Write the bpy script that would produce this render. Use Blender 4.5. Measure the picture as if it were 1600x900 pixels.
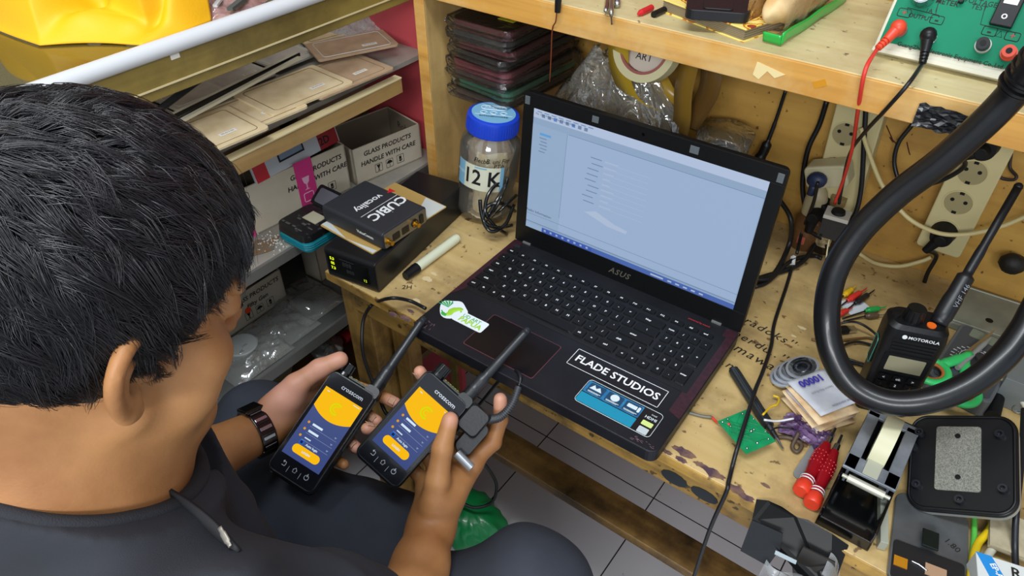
import bpy, math, random
import numpy as np
from mathutils import Matrix, Vector, Euler
random.seed(7); np.random.seed(7)
for o_ in list(bpy.data.objects): bpy.data.objects.remove(o_)
SC = bpy.context.scene; COL = SC.collection
# ------------------------------------------------------------ camera, world, lamps, exposure
CAMP = Vector((0.5532, -0.5023, 1.4297)); FPX = 1119.7; CROT = Euler((0.8748, 0.0035, 0.6385), 'XYZ')
cam = bpy.data.objects.new('camera', bpy.data.cameras.new('camera')); COL.objects.link(cam)
cam.location = CAMP; cam.rotation_euler = CROT
cam.data.sensor_width = 36; cam.data.lens = 36 * FPX / 1600; cam.data.clip_start = .01
SC.camera = cam
SC.view_settings.view_transform = 'Standard'; SC.view_settings.look = 'None'
SC.view_settings.gamma = 1; SC.view_settings.use_curve_mapping = False
SC.view_settings.exposure = 0.0
wd = bpy.data.worlds.new('world'); SC.world = wd; wd.use_nodes = True
wd.node_tree.nodes['Background'].inputs[0].default_value = (.80, .90, 1, 1)
wd.node_tree.nodes['Background'].inputs[1].default_value = .74
def area(name, loc, target, sx, sy, power, col):
    l = bpy.data.lights.new(name, 'AREA'); l.shape = 'RECTANGLE'; l.size = sx; l.size_y = sy
    l.energy = power; l.color = col
    o = bpy.data.objects.new(name, l); COL.objects.link(o); o.location = loc
    o.rotation_euler = (Vector(target) - Vector(loc)).to_track_quat('-Z', 'Y').to_euler(); return o
area('ceiling_tube_or_fill_light', (.35, -.55, 2.75), (.15, .1, .7), 1.25, .22, 27, (.93, .97, 1))
area('ceiling_tube_or_fill_light', (.95, -1.95, 2.0), (-.42, .3, .95), 1.2, .3, 36, (.95, .97, 1))  # fill light added low in front, brightens the shelves inside the cabinet

# ------------------------------------------------------------ pixel rays -> places on real planes
RM = CROT.to_matrix()
TT = .725                        # table top height
YW = .59                         # back panel of the bench
SZ = 1.107                       # upper shelf, top side
def ray(x, y): return RM @ Vector(((x - 800) / FPX, (450 - y) / FPX, -1))
def Z(x, y, z): d = ray(x, y); return CAMP + d * ((z - CAMP.z) / d.z)
def T(x, y, h=0.0): return Z(x, y, TT + h)
def XP(x, y, v): d = ray(x, y); return CAMP + d * ((v - CAMP.x) / d.x)
def YP(x, y, v): d = ray(x, y); return CAMP + d * ((v - CAMP.y) / d.y)
def DP(x, y, dep): return CAMP + ray(x, y) * dep

# ------------------------------------------------------------ materials
def lin(c):
    if isinstance(c, str): c = [int(c[i:i+2], 16) / 255 for i in (0, 2, 4)]
    return tuple(((x / 12.92) if x <= .04045 else ((x + .055) / 1.055) ** 2.4) for x in c[:3]) + (1,)
MATS = {}
def mat(name, col, rough=.5, metal=0, spec=.5, emit=0, ecol=None, trans=0, alpha=1, var=0, vscale=30, col2=None,
        bump=0, bscale=200, coat=0, stretch=None, sss=0, detail=6, thresh=None, aniso=0):
    if name in MATS: return MATS[name]
    m = bpy.data.materials.new(name); m.use_nodes = True; nt = m.node_tree; b = nt.nodes['Principled BSDF']
    I = b.inputs
    I['Base Color'].default_value = lin(col); I['Roughness'].default_value = rough; I['Metallic'].default_value = metal
    I['Specular IOR Level'].default_value = spec; I['Transmission Weight'].default_value = trans; I['Alpha'].default_value = alpha
    I['Coat Weight'].default_value = coat
    if sss:
        I['Subsurface Weight'].default_value = sss; I['Subsurface Radius'].default_value = (1, .35, .2); I['Subsurface Scale'].default_value = .006
    if emit: I['Emission Strength'].default_value = emit; I['Emission Color'].default_value = lin(ecol or col)
    if var or col2 or bump:
        tc = nt.nodes.new('ShaderNodeTexCoord'); mp = nt.nodes.new('ShaderNodeMapping')
        nt.links.new(tc.outputs['Object'], mp.inputs[0])
        if stretch: mp.inputs['Scale'].default_value = stretch
    if var or col2:
        n = nt.nodes.new('ShaderNodeTexNoise'); n.inputs['Scale'].default_value = vscale; n.inputs['Detail'].default_value = detail
        nt.links.new(mp.outputs[0], n.inputs['Vector'])
        r = nt.nodes.new('ShaderNodeValToRGB'); c = lin(col); d = lin(col2) if col2 else tuple(x * (1 - var) for x in c[:3]) + (1,)
        t = thresh or (.35, .65)
        r.color_ramp.elements[0].position = t[0]; r.color_ramp.elements[1].position = t[1]
        r.color_ramp.elements[0].color = d; r.color_ramp.elements[1].color = c
        nt.links.new(n.outputs['Fac'], r.inputs[0]); nt.links.new(r.outputs[0], I['Base Color'])
    if bump:
        n2 = nt.nodes.new('ShaderNodeTexNoise'); n2.inputs['Scale'].default_value = bscale; n2.inputs['Detail'].default_value = 4
        nt.links.new(mp.outputs[0], n2.inputs['Vector'])
        bn = nt.nodes.new('ShaderNodeBump'); bn.inputs['Strength'].default_value = bump; bn.inputs['Distance'].default_value = .002
        nt.links.new(n2.outputs['Fac'], bn.inputs['Height']); nt.links.new(bn.outputs[0], I['Normal'])
    MATS[name] = m; return m
def wood(name, c1, c2, axis='x', stain=None, stamt=.6, rough=.5, grain=1.0, stsc=7, spots=None, spt=.66):
    if name in MATS: return MATS[name]
    m = bpy.data.materials.new(name); m.use_nodes = True; nt = m.node_tree; b = nt.nodes['Principled BSDF']
    N = nt.nodes.new; Lk = nt.links.new
    tc = N('ShaderNodeTexCoord'); mp = N('ShaderNodeMapping'); Lk(tc.outputs['Object'], mp.inputs[0])
    s = {'x': (1.2, 22, 22), 'y': (22, 1.2, 22), 'z': (22, 22, 1.2)}[axis]
    mp.inputs['Scale'].default_value = [v * grain for v in s]
    n = N('ShaderNodeTexNoise'); n.inputs['Scale'].default_value = 3.2; n.inputs['Detail'].default_value = 8; n.inputs['Distortion'].default_value = .6
    Lk(mp.outputs[0], n.inputs['Vector'])
    r = N('ShaderNodeValToRGB'); r.color_ramp.elements[0].position = .3; r.color_ramp.elements[1].position = .7
    r.color_ramp.elements[0].color = lin(c2); r.color_ramp.elements[1].color = lin(c1); Lk(n.outputs['Fac'], r.inputs[0])
    out = r.outputs[0]
    if stain:
        n2 = N('ShaderNodeTexNoise'); n2.inputs['Scale'].default_value = stsc; n2.inputs['Detail'].default_value = 9; n2.inputs['Roughness'].default_value = .65
        Lk(tc.outputs['Object'], n2.inputs['Vector'])
        r2 = N('ShaderNodeValToRGB'); r2.color_ramp.elements[0].position = .45; r2.color_ramp.elements[1].position = .66
        r2.color_ramp.elements[0].color = (0, 0, 0, 1); r2.color_ramp.elements[1].color = (stamt,) * 3 + (1,)
        Lk(n2.outputs['Fac'], r2.inputs[0])
        mx = N('ShaderNodeMixRGB'); Lk(r2.outputs[0], mx.inputs[0]); Lk(out, mx.inputs[1]); mx.inputs[2].default_value = lin(stain); out = mx.outputs[0]
    if spots:
        n3 = N('ShaderNodeTexNoise'); n3.inputs['Scale'].default_value = 85; n3.inputs['Detail'].default_value = 5
        Lk(tc.outputs['Object'], n3.inputs['Vector'])
        r3 = N('ShaderNodeValToRGB'); r3.color_ramp.elements[0].position = spt; r3.color_ramp.elements[1].position = spt + .05
        r3.color_ramp.elements[0].color = (0, 0, 0, 1); r3.color_ramp.elements[1].color = (.8,) * 3 + (1,)
        Lk(n3.outputs['Fac'], r3.inputs[0])
        mx = N('ShaderNodeMixRGB'); Lk(r3.outputs[0], mx.inputs[0]); Lk(out, mx.inputs[1]); mx.inputs[2].default_value = lin(spots); out = mx.outputs[0]
    Lk(out, b.inputs['Base Color']); b.inputs['Roughness'].default_value = rough
    bn = N('ShaderNodeBump'); bn.inputs['Strength'].default_value = .25; bn.inputs['Distance'].default_value = .001
    Lk(n.outputs['Fac'], bn.inputs['Height']); Lk(bn.outputs[0], b.inputs['Normal'])
    MATS[name] = m; return m
def film(name, col='e8e8e8', alpha=.22, rough=.12, bump=1.0, bscale=35, glossy=.5):
    """clear plastic: mostly see-through with crinkled highlights"""
    if name in MATS: return MATS[name]
    m = bpy.data.materials.new(name); m.use_nodes = True; nt = m.node_tree; N = nt.nodes.new; Lk = nt.links.new
    nt.nodes.remove(nt.nodes['Principled BSDF']); out = nt.nodes['Material Output']
    tr = N('ShaderNodeBsdfTransparent'); df = N('ShaderNodeBsdfDiffuse'); gl = N('ShaderNodeBsdfGlossy'); m1 = N('ShaderNodeMixShader'); m2 = N('ShaderNodeMixShader')
    df.inputs[0].default_value = lin(col); gl.inputs['Roughness'].default_value = rough; gl.inputs[0].default_value = (1, 1, 1, 1)
    m1.inputs[0].default_value = alpha; Lk(tr.outputs[0], m1.inputs[1]); Lk(df.outputs[0], m1.inputs[2])
    fr = N('ShaderNodeFresnel'); fr.inputs[0].default_value = 1.35
    ad = N('ShaderNodeMath'); ad.operation = 'MULTIPLY_ADD'; ad.inputs[1].default_value = 1; ad.inputs[2].default_value = glossy * .12
    Lk(fr.outputs[0], ad.inputs[0]); Lk(ad.outputs[0], m2.inputs[0]); Lk(m1.outputs[0], m2.inputs[1]); Lk(gl.outputs[0], m2.inputs[2])
    tc = N('ShaderNodeTexCoord'); n = N('ShaderNodeTexNoise'); n.inputs['Scale'].default_value = bscale; n.inputs['Detail'].default_value = 3; n.inputs['Distortion'].default_value = 1.5
    Lk(tc.outputs['Object'], n.inputs['Vector']); bn = N('ShaderNodeBump'); bn.inputs['Strength'].default_value = bump; bn.inputs['Distance'].default_value = .006
    Lk(n.outputs['Fac'], bn.inputs['Height']); Lk(bn.outputs[0], gl.inputs['Normal']); Lk(bn.outputs[0], fr.inputs['Normal'])
    Lk(m2.outputs[0], out.inputs[0]); MATS[name] = m; return m

# ------------------------------------------------------------ mesh builder
def catmull(P, k=6, closed=False):
    P = [Vector(p) for p in P]; n = len(P); R = []
    rng = range(n) if closed else range(n - 1)
    for i in rng:
        if closed: a, b, c, d = P[i-1], P[i], P[(i+1) % n], P[(i+2) % n]
        else: b, c = P[i], P[i+1]; a = P[i-1] if i else b * 2 - c; d = P[i+2] if i + 2 < n else c * 2 - b
        for j in range(k):
            t = j / k
            R.append(.5 * ((2 * b) + (c - a) * t + (2 * a - 5 * b + 4 * c - d) * t * t + (3 * b - a - 3 * c + d) * t ** 3))
    if not closed: R.append(P[-1])
    return R
class MB:
    def __init__(s): s.v = []; s.f = []; s.m = []
    def add(s, vs, fs, mi=0, M=None):
        o = len(s.v)
        if M is not None: vs = [M @ Vector(v) for v in vs]
        s.v += [tuple(v) for v in vs]; s.f += [tuple(i + o for i in f) for f in fs]; s.m += [mi] * len(fs); return s
    def box(s, c, d, mi=0, M=None, tp=(1, 1)):
        x, y, z = c; a, b, h = d[0] / 2, d[1] / 2, d[2] / 2
        vs = [(x - a, y - b, z - h), (x + a, y - b, z - h), (x + a, y + b, z - h), (x - a, y + b, z - h),
              (x - a * tp[0], y - b * tp[1], z + h), (x + a * tp[0], y - b * tp[1], z + h), (x + a * tp[0], y + b * tp[1], z + h), (x - a * tp[0], y + b * tp[1], z + h)]
        return s.add(vs, [(0, 3, 2, 1), (4, 5, 6, 7), (0, 1, 5, 4), (1, 2, 6, 5), (2, 3, 7, 6), (3, 0, 4, 7)], mi, M)
    def prism(s, o, z0, z1, mi=0, M=None, sc=1.0):
        n = len(o); cx = sum(p[0] for p in o) / n; cy = sum(p[1] for p in o) / n
        vs = [(p[0], p[1], z0) for p in o] + [(cx + (p[0] - cx) * sc, cy + (p[1] - cy) * sc, z1) for p in o]
        if sum(o[i][0] * o[(i+1) % n][1] - o[(i+1) % n][0] * o[i][1] for i in range(n)) < 0:
            fs = [tuple(range(n)), tuple(range(2 * n - 1, n - 1, -1))] + [((i + 1) % n, i, n + i, n + (i + 1) % n) for i in range(n)]
        else: fs = [tuple(range(n - 1, -1, -1)), tuple(range(n, 2 * n))] + [(i, (i + 1) % n, n + (i + 1) % n, n + i) for i in range(n)]
        return s.add(vs, fs, mi, M)
    def cyl(s, a, b, r0, r1=None, n=20, mi=0, M=None, cap=True):
        a = Vector(a); b = Vector(b); r1 = r0 if r1 is None else r1; d = (b - a).normalized()
        u = d.orthogonal().normalized(); w = d.cross(u); vs = []
        for p, r in ((a, r0), (b, r1)):
            for i in range(n): t = 2 * math.pi * i / n; vs.append(p + u * (r * math.cos(t)) + w * (r * math.sin(t)))
        fs = [(i, (i + 1) % n, n + (i + 1) % n, n + i) for i in range(n)]
        if cap: fs += [tuple(range(n - 1, -1, -1)), tuple(range(n, 2 * n))]
        return s.add(vs, fs, mi, M)
    def tube(s, pts, r, n=8, closed=False, mi=0, M=None, k=5, smooth=True, flat=1):
        P = catmull(pts, k, closed) if smooth and len(pts) > 2 else [Vector(p) for p in pts]
        L = len(P); vs = []; u = None
        for i, p in enumerate(P):
            t = (P[(i+1) % L] - P[i-1]) if closed or 0 < i < L - 1 else (P[1] - P[0] if i == 0 else P[-1] - P[-2])
            t = t.normalized() if t.length > 1e-9 else Vector((0, 0, 1))
            u = (t.orthogonal() if u is None else u - t * u.dot(t)).normalized(); w = t.cross(u)
            rr = r if isinstance(r, (int, float)) else r[0] + (r[1] - r[0]) * i / (L - 1) if len(r) == 2 else r[min(len(r) - 1, round(i / (L - 1) * (len(r) - 1)))]
            for j in range(n): a = 2 * math.pi * j / n; vs.append(p + u * (rr * math.cos(a)) + w * (rr * flat * math.sin(a)))
        R = L if closed else L - 1
        fs = [(i * n + j, i * n + (j + 1) % n, ((i + 1) % L) * n + (j + 1) % n, ((i + 1) % L) * n + j) for i in range(R) for j in range(n)]
        if not closed: fs += [tuple(range(n - 1, -1, -1)), tuple(range((L - 1) * n, L * n))]
        return s.add(vs, fs, mi, M)
    def lathe(s, prof, n=32, mi=0, M=None, close=False):
        vs = []; L = len(prof)
        for r, z in prof:
            for j in range(n): a = 2 * math.pi * j / n; vs.append((r * math.cos(a), r * math.sin(a), z))
        fs = [(i * n + j, i * n + (j + 1) % n, (i + 1) * n + (j + 1) % n, (i + 1) * n + j) for i in range(L - 1) for j in range(n)]
        if close: fs += [((L - 1) * n + j, (L - 1) * n + (j + 1) % n, (j + 1) % n, j) for j in range(n)]
        elif True:
            if prof[0][0] > 1e-6: fs.append(tuple(range(n - 1, -1, -1)))
            if prof[-1][0] > 1e-6: fs.append(tuple(range((L - 1) * n, L * n)))
        return s.add(vs, fs, mi, M)
    def ball(s, c, r, n=16, mi=0, M=None):
        if isinstance(r, (int, float)): r = (r, r, r)
        c = Vector(c); vs = []; h = n // 2
        for i in range(h + 1):
            for j in range(n): p = math.pi * i / h; a = 2 * math.pi * j / n; vs.append((c.x + r[0] * math.sin(p) * math.cos(a), c.y + r[1] * math.sin(p) * math.sin(a), c.z - r[2] * math.cos(p)))
        fs = [(i * n + j, i * n + (j + 1) % n, (i + 1) * n + (j + 1) % n, (i + 1) * n + j) for i in range(h) for j in range(n)]
        return s.add(vs, fs, mi, M)
    def grid(s, f, nu, nv, mi=0, M=None, thick=0):
        vs = [Vector(f(i / nu, j / nv)) for i in range(nu + 1) for j in range(nv + 1)]
        fs = [(i * (nv + 1) + j, (i + 1) * (nv + 1) + j, (i + 1) * (nv + 1) + j + 1, i * (nv + 1) + j + 1) for i in range(nu) for j in range(nv)]
        return s.add(vs, fs, mi, M)
    def text(s, t, size, M, mi=0, align='CENTER', lift=.0002, shear=0, sp=1.0, bold=0):
        vs, fs = text_mesh(t, size, align, shear, sp, bold)
        return s.add([(v[0], v[1], v[2] + lift) for v in vs], fs, mi, M)
    def build(s, name, ms, parent=None, smooth=False, bev=0, seg=2, solid=0, M=None, sub=0):
        me = bpy.data.meshes.new(name); me.from_pydata(s.v, [], s.f)
        if not isinstance(ms, (list, tuple)): ms = [ms]
        for m in ms: me.materials.append(m)
        me.polygons.foreach_set('material_index', s.m); me.update()
        o = bpy.data.objects.new(name, me); COL.objects.link(o)
        if smooth:
            me.polygons.foreach_set('use_smooth', [True] * len(me.polygons))
            if smooth != 'all':
                try: me.set_sharp_from_angle(angle=math.radians(35))
                except Exception: pass
        if parent is not None: o.parent = parent
        if M is not None: o.matrix_local = M
        if solid: q = o.modifiers.new('s', 'SOLIDIFY'); q.thickness = solid; q.offset = 0
        if sub: q = o.modifiers.new('u', 'SUBSURF'); q.levels = sub; q.render_levels = sub
        if bev: q = o.modifiers.new('b', 'BEVEL'); q.width = bev; q.segments = seg; q.limit_method = 'ANGLE'; q.angle_limit = .6
        return o
_tc = {}
def text_mesh(t, size, align='CENTER', shear=0, sp=1.0, bold=0):
    k = (t, size, align, shear, sp, bold)
    if k in _tc: return _tc[k]
    c = bpy.data.curves.new('t', 'FONT'); c.body = t; c.size = size; c.align_x = align; c.align_y = 'CENTER'; c.shear = shear
    c.space_character = sp; c.resolution_u = 2; c.offset = bold
    o = bpy.data.objects.new('t', c); COL.objects.link(o)
    dg = bpy.context.evaluated_depsgraph_get(); me = bpy.data.meshes.new_from_object(o.evaluated_get(dg))
    r = ([tuple(v.co) for v in me.vertices], [tuple(p.vertices) for p in me.polygons])
    bpy.data.objects.remove(o); bpy.data.curves.remove(c); bpy.data.meshes.remove(me); _tc[k] = r; return r
def rrect(w, d, r, n=4, x0=0, y0=0):
    o = []
    for cx, cy, a in ((w - r, d - r, 0), (r, d - r, 90), (r, r, 180), (w - r, r, 270)):
        for i in range(n + 1): t = math.radians(a + 90 * i / n); o.append((x0 + cx + r * math.cos(t), y0 + cy + r * math.sin(t)))
    return o
def ring(r, n=24, cx=0, cy=0): return [(cx + r * math.cos(2 * math.pi * i / n), cy + r * math.sin(2 * math.pi * i / n)) for i in range(n)]
def frame(o, xd, up=(0, 0, 1)):
    x = Vector(xd).normalized(); z = Vector(up); z = (z - x * z.dot(x)).normalized(); y = z.cross(x)
    return Matrix(((x.x, y.x, z.x, o[0]), (x.y, y.y, z.y, o[1]), (x.z, y.z, z.z, o[2]), (0, 0, 0, 1)))
def frm(o, x, y):   # x dir and approx y dir
    x = Vector(x).normalized(); y = Vector(y); y = (y - x * y.dot(x)).normalized(); z = x.cross(y)
    return Matrix(((x.x, y.x, z.x, o[0]), (x.y, y.y, z.y, o[1]), (x.z, y.z, z.z, o[2]), (0, 0, 0, 1)))
def rectpx(A, B, D, z):
    """frame at corner A (pixel, plane height z), x towards B, y towards D; returns frame, width, depth"""
    a, b, d = Z(*A, z), Z(*B, z), Z(*D, z); M = frm(a, b - a, d - a)
    return M, (b - a).length, (d - a).dot(M.to_3x3().col[1])
def thing(name, label, cat, M=None, group=None):
    o = bpy.data.objects.new(name, None); COL.objects.link(o); o.empty_display_size = .05
    if M is not None: o.matrix_world = M if isinstance(M, Matrix) else Matrix.Translation(Vector(M))
    tag(o, label, cat, group); return o
def tag(o, label, cat, group=None, kind=None):
    o['label'] = label; o['category'] = cat
    if group: o['group'] = group
    if kind: o['kind'] = kind
    return o
def struct(o): o['kind'] = 'structure'; return o
def TR(x, y, z): return Matrix.Translation((x, y, z))
def RZ(a): return Matrix.Rotation(a, 4, 'Z')
def RX(a): return Matrix.Rotation(a, 4, 'X')
def RY(a): return Matrix.Rotation(a, 4, 'Y')
def copy_tree(o, parent=None):
    c = o.copy(); COL.objects.link(c); c.parent = parent
    for ch in list(o.children): copy_tree(ch, c)
    return c
black = mat('black plastic', '101114', .38, spec=.35); blackm = mat('matte black', '0b0c0d', .6, spec=.3); white = mat('white print', 'e9ebec', .5)
grey = mat('grey plastic', '6d7176', .5); chrome = mat('bright metal', 'c9ccd0', .25, 1); dsteel = mat('dark steel', '53575e', .35, .9)
gold = mat('brass', 'd8a63c', .3, 1); red = mat('red plastic', 'c8232a', .4); rubber = mat('black cable', '121316', .42)
paperw = mat('white paper', 'e4e1d6', .8); clearf = film('clear film')
# ------------------------------------------------------------ the setting
def tiles():
    m = bpy.data.materials.new('floor tiles'); m.use_nodes = True; nt = m.node_tree; b = nt.nodes['Principled BSDF']
    tc = nt.nodes.new('ShaderNodeTexCoord'); mp = nt.nodes.new('ShaderNodeMapping'); br = nt.nodes.new('ShaderNodeTexBrick')
    a, c = Z(854, 682, 0), Z(1021, 779, 0)
    mp.inputs['Location'].default_value = (-a.x, -a.y, 0)
    nt.links.new(tc.outputs['Object'], mp.inputs[0]); nt.links.new(mp.outputs[0], br.inputs[0])
    br.offset = 0; br.inputs['Scale'].default_value = 1; br.inputs['Mortar Size'].default_value = .0016; br.inputs['Mortar Smooth'].default_value = .2
    br.inputs['Brick Width'].default_value = (c - a).length; br.inputs['Row Height'].default_value = (c - a).length
    br.inputs['Color1'].default_value = lin('c9c8cb'); br.inputs['Color2'].default_value = lin('c4c4c8'); br.inputs['Mortar'].default_value = lin('2e2a28')
    n = nt.nodes.new('ShaderNodeTexNoise'); n.inputs['Scale'].default_value = 26; n.inputs['Detail'].default_value = 4
    r = nt.nodes.new('ShaderNodeValToRGB'); r.color_ramp.elements[0].position = .70; r.color_ramp.elements[1].position = .735
    r.color_ramp.elements[1].color = (.75,) * 3 + (1,); r.color_ramp.elements[0].color = (0, 0, 0, 1)
    nt.links.new(tc.outputs['Object'], n.inputs['Vector']); nt.links.new(n.outputs['Fac'], r.inputs[0])
    mx = nt.nodes.new('ShaderNodeMixRGB'); nt.links.new(r.outputs[0], mx.inputs[0]); nt.links.new(br.outputs[0], mx.inputs[1]); mx.inputs[2].default_value = lin('544438')
    nt.links.new(mx.outputs[0], b.inputs['Base Color']); b.inputs['Roughness'].default_value = .22; return m
fl = struct(MB().box((0, 0, -.02), (5, 5, .04)).build('floor', tiles()))
struct(MB().box((0, YW + .075, 1.3), (5, .05, 2.6)).build('wall_back', mat('painted wall', '7c3f36', .8, var=.2, vscale=9)))
struct(MB().box((-.98, -.7, 1.3), (.05, 3.3, 2.6)).build('wall_left', mat('plaster', 'a99f86', .8)))

pl_wall = wood('plywood back', 'cba04e', 'b0853c', 'x', '6e4a1e', .45, .55, .5, 6, spots='3a2415')
pl_top = wood('plywood table top', 'cdb27c', 'b99c63', 'x', '7f6846', .72, .42, .6, 8, spots='5a3e2b', spt=.645)
pl_edge = wood('worn bench edge', 'c49b4b', 'a37e38', 'x', '4f3a24', .8, .5, .8, 14, spots='33231c', spt=.62)
pl_face = wood('pine front', 'd6a04c', 'bb8439', 'x', 'd9c08a', .5, .5, 1, 9)
pl_side = wood('pine side board', 'cfae70', 'b8955a', 'z', '8f6f40', .5, .55, .5, 9)
pl_leg = wood('table leg timber', 'b08a45', '8b6831', 'z', '4a3518', .8, .55, 1, 16)
pl_rail = wood('worn rail timber', '8a6a38', '6b4d27', 'x', '21160c', .95, .5, .8, 9)
pl_apr = wood('worn apron timber', 'b08c46', '86652f', 'x', '2d2418', .85, .55, 1, 12, spots='1c1612', spt=.62)
bench = thing('workbench', 'yellow-brown plywood repair workbench with a low foot rail, under the laptop', 'workbench', (0.3, .3, 0))
def wpart(name, m, b, parent=bench, **k):
    o = b.build(name, m, None, **k); o.parent = parent; o.matrix_parent_inverse = parent.matrix_world.inverted() if False else Matrix.Translation(-Vector(parent.location)); return o
YF = .033
wpart('tabletop', [pl_top, pl_edge], MB().box((.42, (YF + YW) / 2, TT - .008), (1.27, YW - YF, .016), 0).box((.42, YF - .0005, TT - .0085), (1.27, .002, .0165), 1), bev=.0015)
wpart('apron', pl_apr, MB().box((.44, YF + .022, TT - .042), (1.22, .024, .048)), bev=.002)
for lx, ly, nm in ((-.172, YF + .044, 0), (1.0, YF + .044, 0), (-.172, YW - .05, 0), (1.0, YW - .05, 0)):
    wpart('leg', pl_leg, MB().box((lx, ly, (TT - .016) / 2), (.062, .062, TT - .016)), bev=.002)
wpart('leg_brace', pl_leg, MB().box((-.115, YF + .06, (TT - .07) / 2), (.036, .03, TT - .07)), bev=.002)
wpart('foot_rail', pl_rail, MB().box((.42, .127, .40), (1.12, .056, .018)), bev=.002)
# handwriting and burn marks on the bench top belong to it
ink = mat('marker ink', '17130f', .7); burn = mat('purple burn stain', '4a3340', .7, col2='8a6a50', vscale=60)
for s, (px, py), sz in (("aradoks''", (1196, 516), .021), ("berdu..''", (1186, 540), .021), ('mawa', (1178, 558), .023), ('.m', (1140, 571), .020)):
    wpart('handwriting', ink, MB().text(s, sz, frame(T(px, py, .0004), (.99, -.12, 0)), 0, shear=.2, sp=1.15))
wpart('handwriting', ink, MB().text('2H', .013, frame(T(636, 449, .0004), (.8, .6, 0)), 0))
def blot(px, py, a, c_, n, h=.0003):
    c = T(px, py, h); return MB().prism([(c.x + a * (.8 + .5 * random.random()) * math.cos(t * 6.283 / n), c.y + c_ * (.7 + .6 * random.random()) * math.sin(t * 6.283 / n)) for t in range(n)], c.z, c.z + .0001)
for k, ((px, py), r) in enumerate((((1070, 707), .011), ((1064, 718), .006), ((1096, 727), .007), ((1114, 739), .010), ((1150, 764), .009), ((1166, 777), .007), ((1042, 706), .005), ((1196, 758), .004), ((615, 492), .007), ((634, 497), .008), ((642, 486), .005))):
    wpart('burn_stain', burn, blot(px, py, r * 1.3, r * .55, 18, .0003 + k * .00004))
for k, ((px, py), r) in enumerate((((668, 436), .010), ((652, 470), .007), ((678, 428), .006), ((1253, 512), .006), ((1240, 525), .004))):
    wpart('dried_flux', mat('dried flux', 'd2bf94', .6), blot(px, py, r, r * .5, 16, .0002 + k * .00003))
bs = MB(); c = YP(1053, 748, YF + .009); bs.prism([(c.x + .018 * math.cos(t), c.z + .011 * math.sin(t)) for t in [i * .52 for i in range(12)]], 0, .0006, 0, Matrix(((1, 0, 0, 0), (0, 0, -1, YF + .0097), (0, 1, 0, 0), (0, 0, 0, 1))))
c = YP(1100, 774, YF + .009); bs.prism([(c.x + .018 * math.cos(t), c.z + .010 * math.sin(t)) for t in [i * .52 for i in range(12)]], 0, .0006, 0, Matrix(((1, 0, 0, 0), (0, 0, -1, YF + .0097), (0, 1, 0, 0), (0, 0, 0, 1))))
wpart('paint_mark', mat('dark paint', '20262a', .6), bs)

hutch = thing('shelf_unit', 'plywood shelf unit over the back half of the bench, holding the green power supply', 'shelf', (.3, .45, TT))
SYF = .321
wpart('side_panel', [pl_side, pl_face], MB().box((-.2385, (SYF + YW) / 2 + .001, .83), (.021, YW - SYF, .96)).box((-.2385, SYF - .0005, .83), (.0215, .002, .96), 1), hutch, bev=.001)
wpart('back_panel', pl_wall, MB().box((.42, YW + .006, TT + .2), (1.34, .012, .42)), hutch)
pl_sh = wood('whitish shelf board', 'd8cb9c', 'c7b783', 'x', 'a08a5c', .55, .5, .6, 6, spots='5b4630')
wpart('shelf_board', pl_sh, MB().box((.44, (SYF + YW) / 2 + .001, SZ - .009), (1.34, YW - SYF, .018)), hutch, bev=.001)
wpart('front_batten', [pl_face], MB().box((.44, SYF + .008, SZ - .019), (1.34, .022, .036)), hutch, bev=.001)
tp = MB(); 
for (px, py), w, h, a in (((1281, 131), .014, .008, .5),):
    c = YP(px, py, SYF - .0032); tp.box((0, 0, 0), (w, .0004, h), 0, TR(*c) @ RY(-a))
wpart('tape_scrap', mat('brown adhesive tape', 'c98a1e', .35), tp, hutch)
c = YP(1208, 108, SYF - .0034); wpart('peeled_patch', mat('peeled veneer', 'e3cf96', .7), MB().prism([(c.x - .02, c.z + .004), (c.x + .015, c.z - .003), (c.x + .004, c.z - .010), (c.x - .006, c.z - .004), (c.x - .014, c.z - .016), (c.x - .022, c.z - .012)], 0, .0005, 0, Matrix(((1, 0, 0, 0), (0, 0, -1, SYF - .003), (0, 1, 0, 0), (0, 0, 0, 1)))), hutch)
def crumple(c, w, h, dy, n=26, seed=1, amp=.004):
    rr = random.Random(seed); P = [[rr.uniform(-1, 1) for _ in range(n + 1)] for _ in range(n + 1)]
    return lambda u, v: (c[0] + (u - .5) * w, c[1] + amp * P[int(u * n)][int(v * n)] + dy(u, v), c[2] + (v - .5) * h * (1 - .3 * u * u) + amp * .7 * P[int(v * n)][int(u * n)])
c = YP(1487, 192, SYF - .008)
wpart('black_tape_patch', mat('crumpled black tape', '1d1e21', .3), MB().grid(crumple(c, .07, .026, lambda u, v: 0, 14, 3, .002), 14, 14), hutch, solid=.001)
# burn marks and scribbles on the back panel
for P in (((1383, 335), (1378, 345), (1374, 320), (1366, 326)), ((1376, 300), (1374, 322), (1364, 330), (1362, 337)), ((1385, 196), (1396, 222), (1390, 214), (1400, 224)), ((1417, 222), (1420, 236), (1422, 242))):
    wpart('scribble', mat('dark red ink', '4a1610', .7), MB().tube([YP(x, y, YW - .0006) for x, y in P], .0008, 5), hutch)
# ------------------------------------------------------------ hook on the wall
hk = MB(); hk.tube([YP(x, y, YW - .006 - d) for x, y, d in ((1580, 240, 0), (1578, 262, .004), (1588, 275, .01), (1583, 281, .012), (1566, 279, .012), (1560, 272, .012))], .0022, 8)
tag(hk.build('wall_hook', mat('rusty steel', '3a3230', .5, .6), smooth=True), 'small rusty bent hook screwed into the back board right of the right power strip', 'hook')
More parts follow.
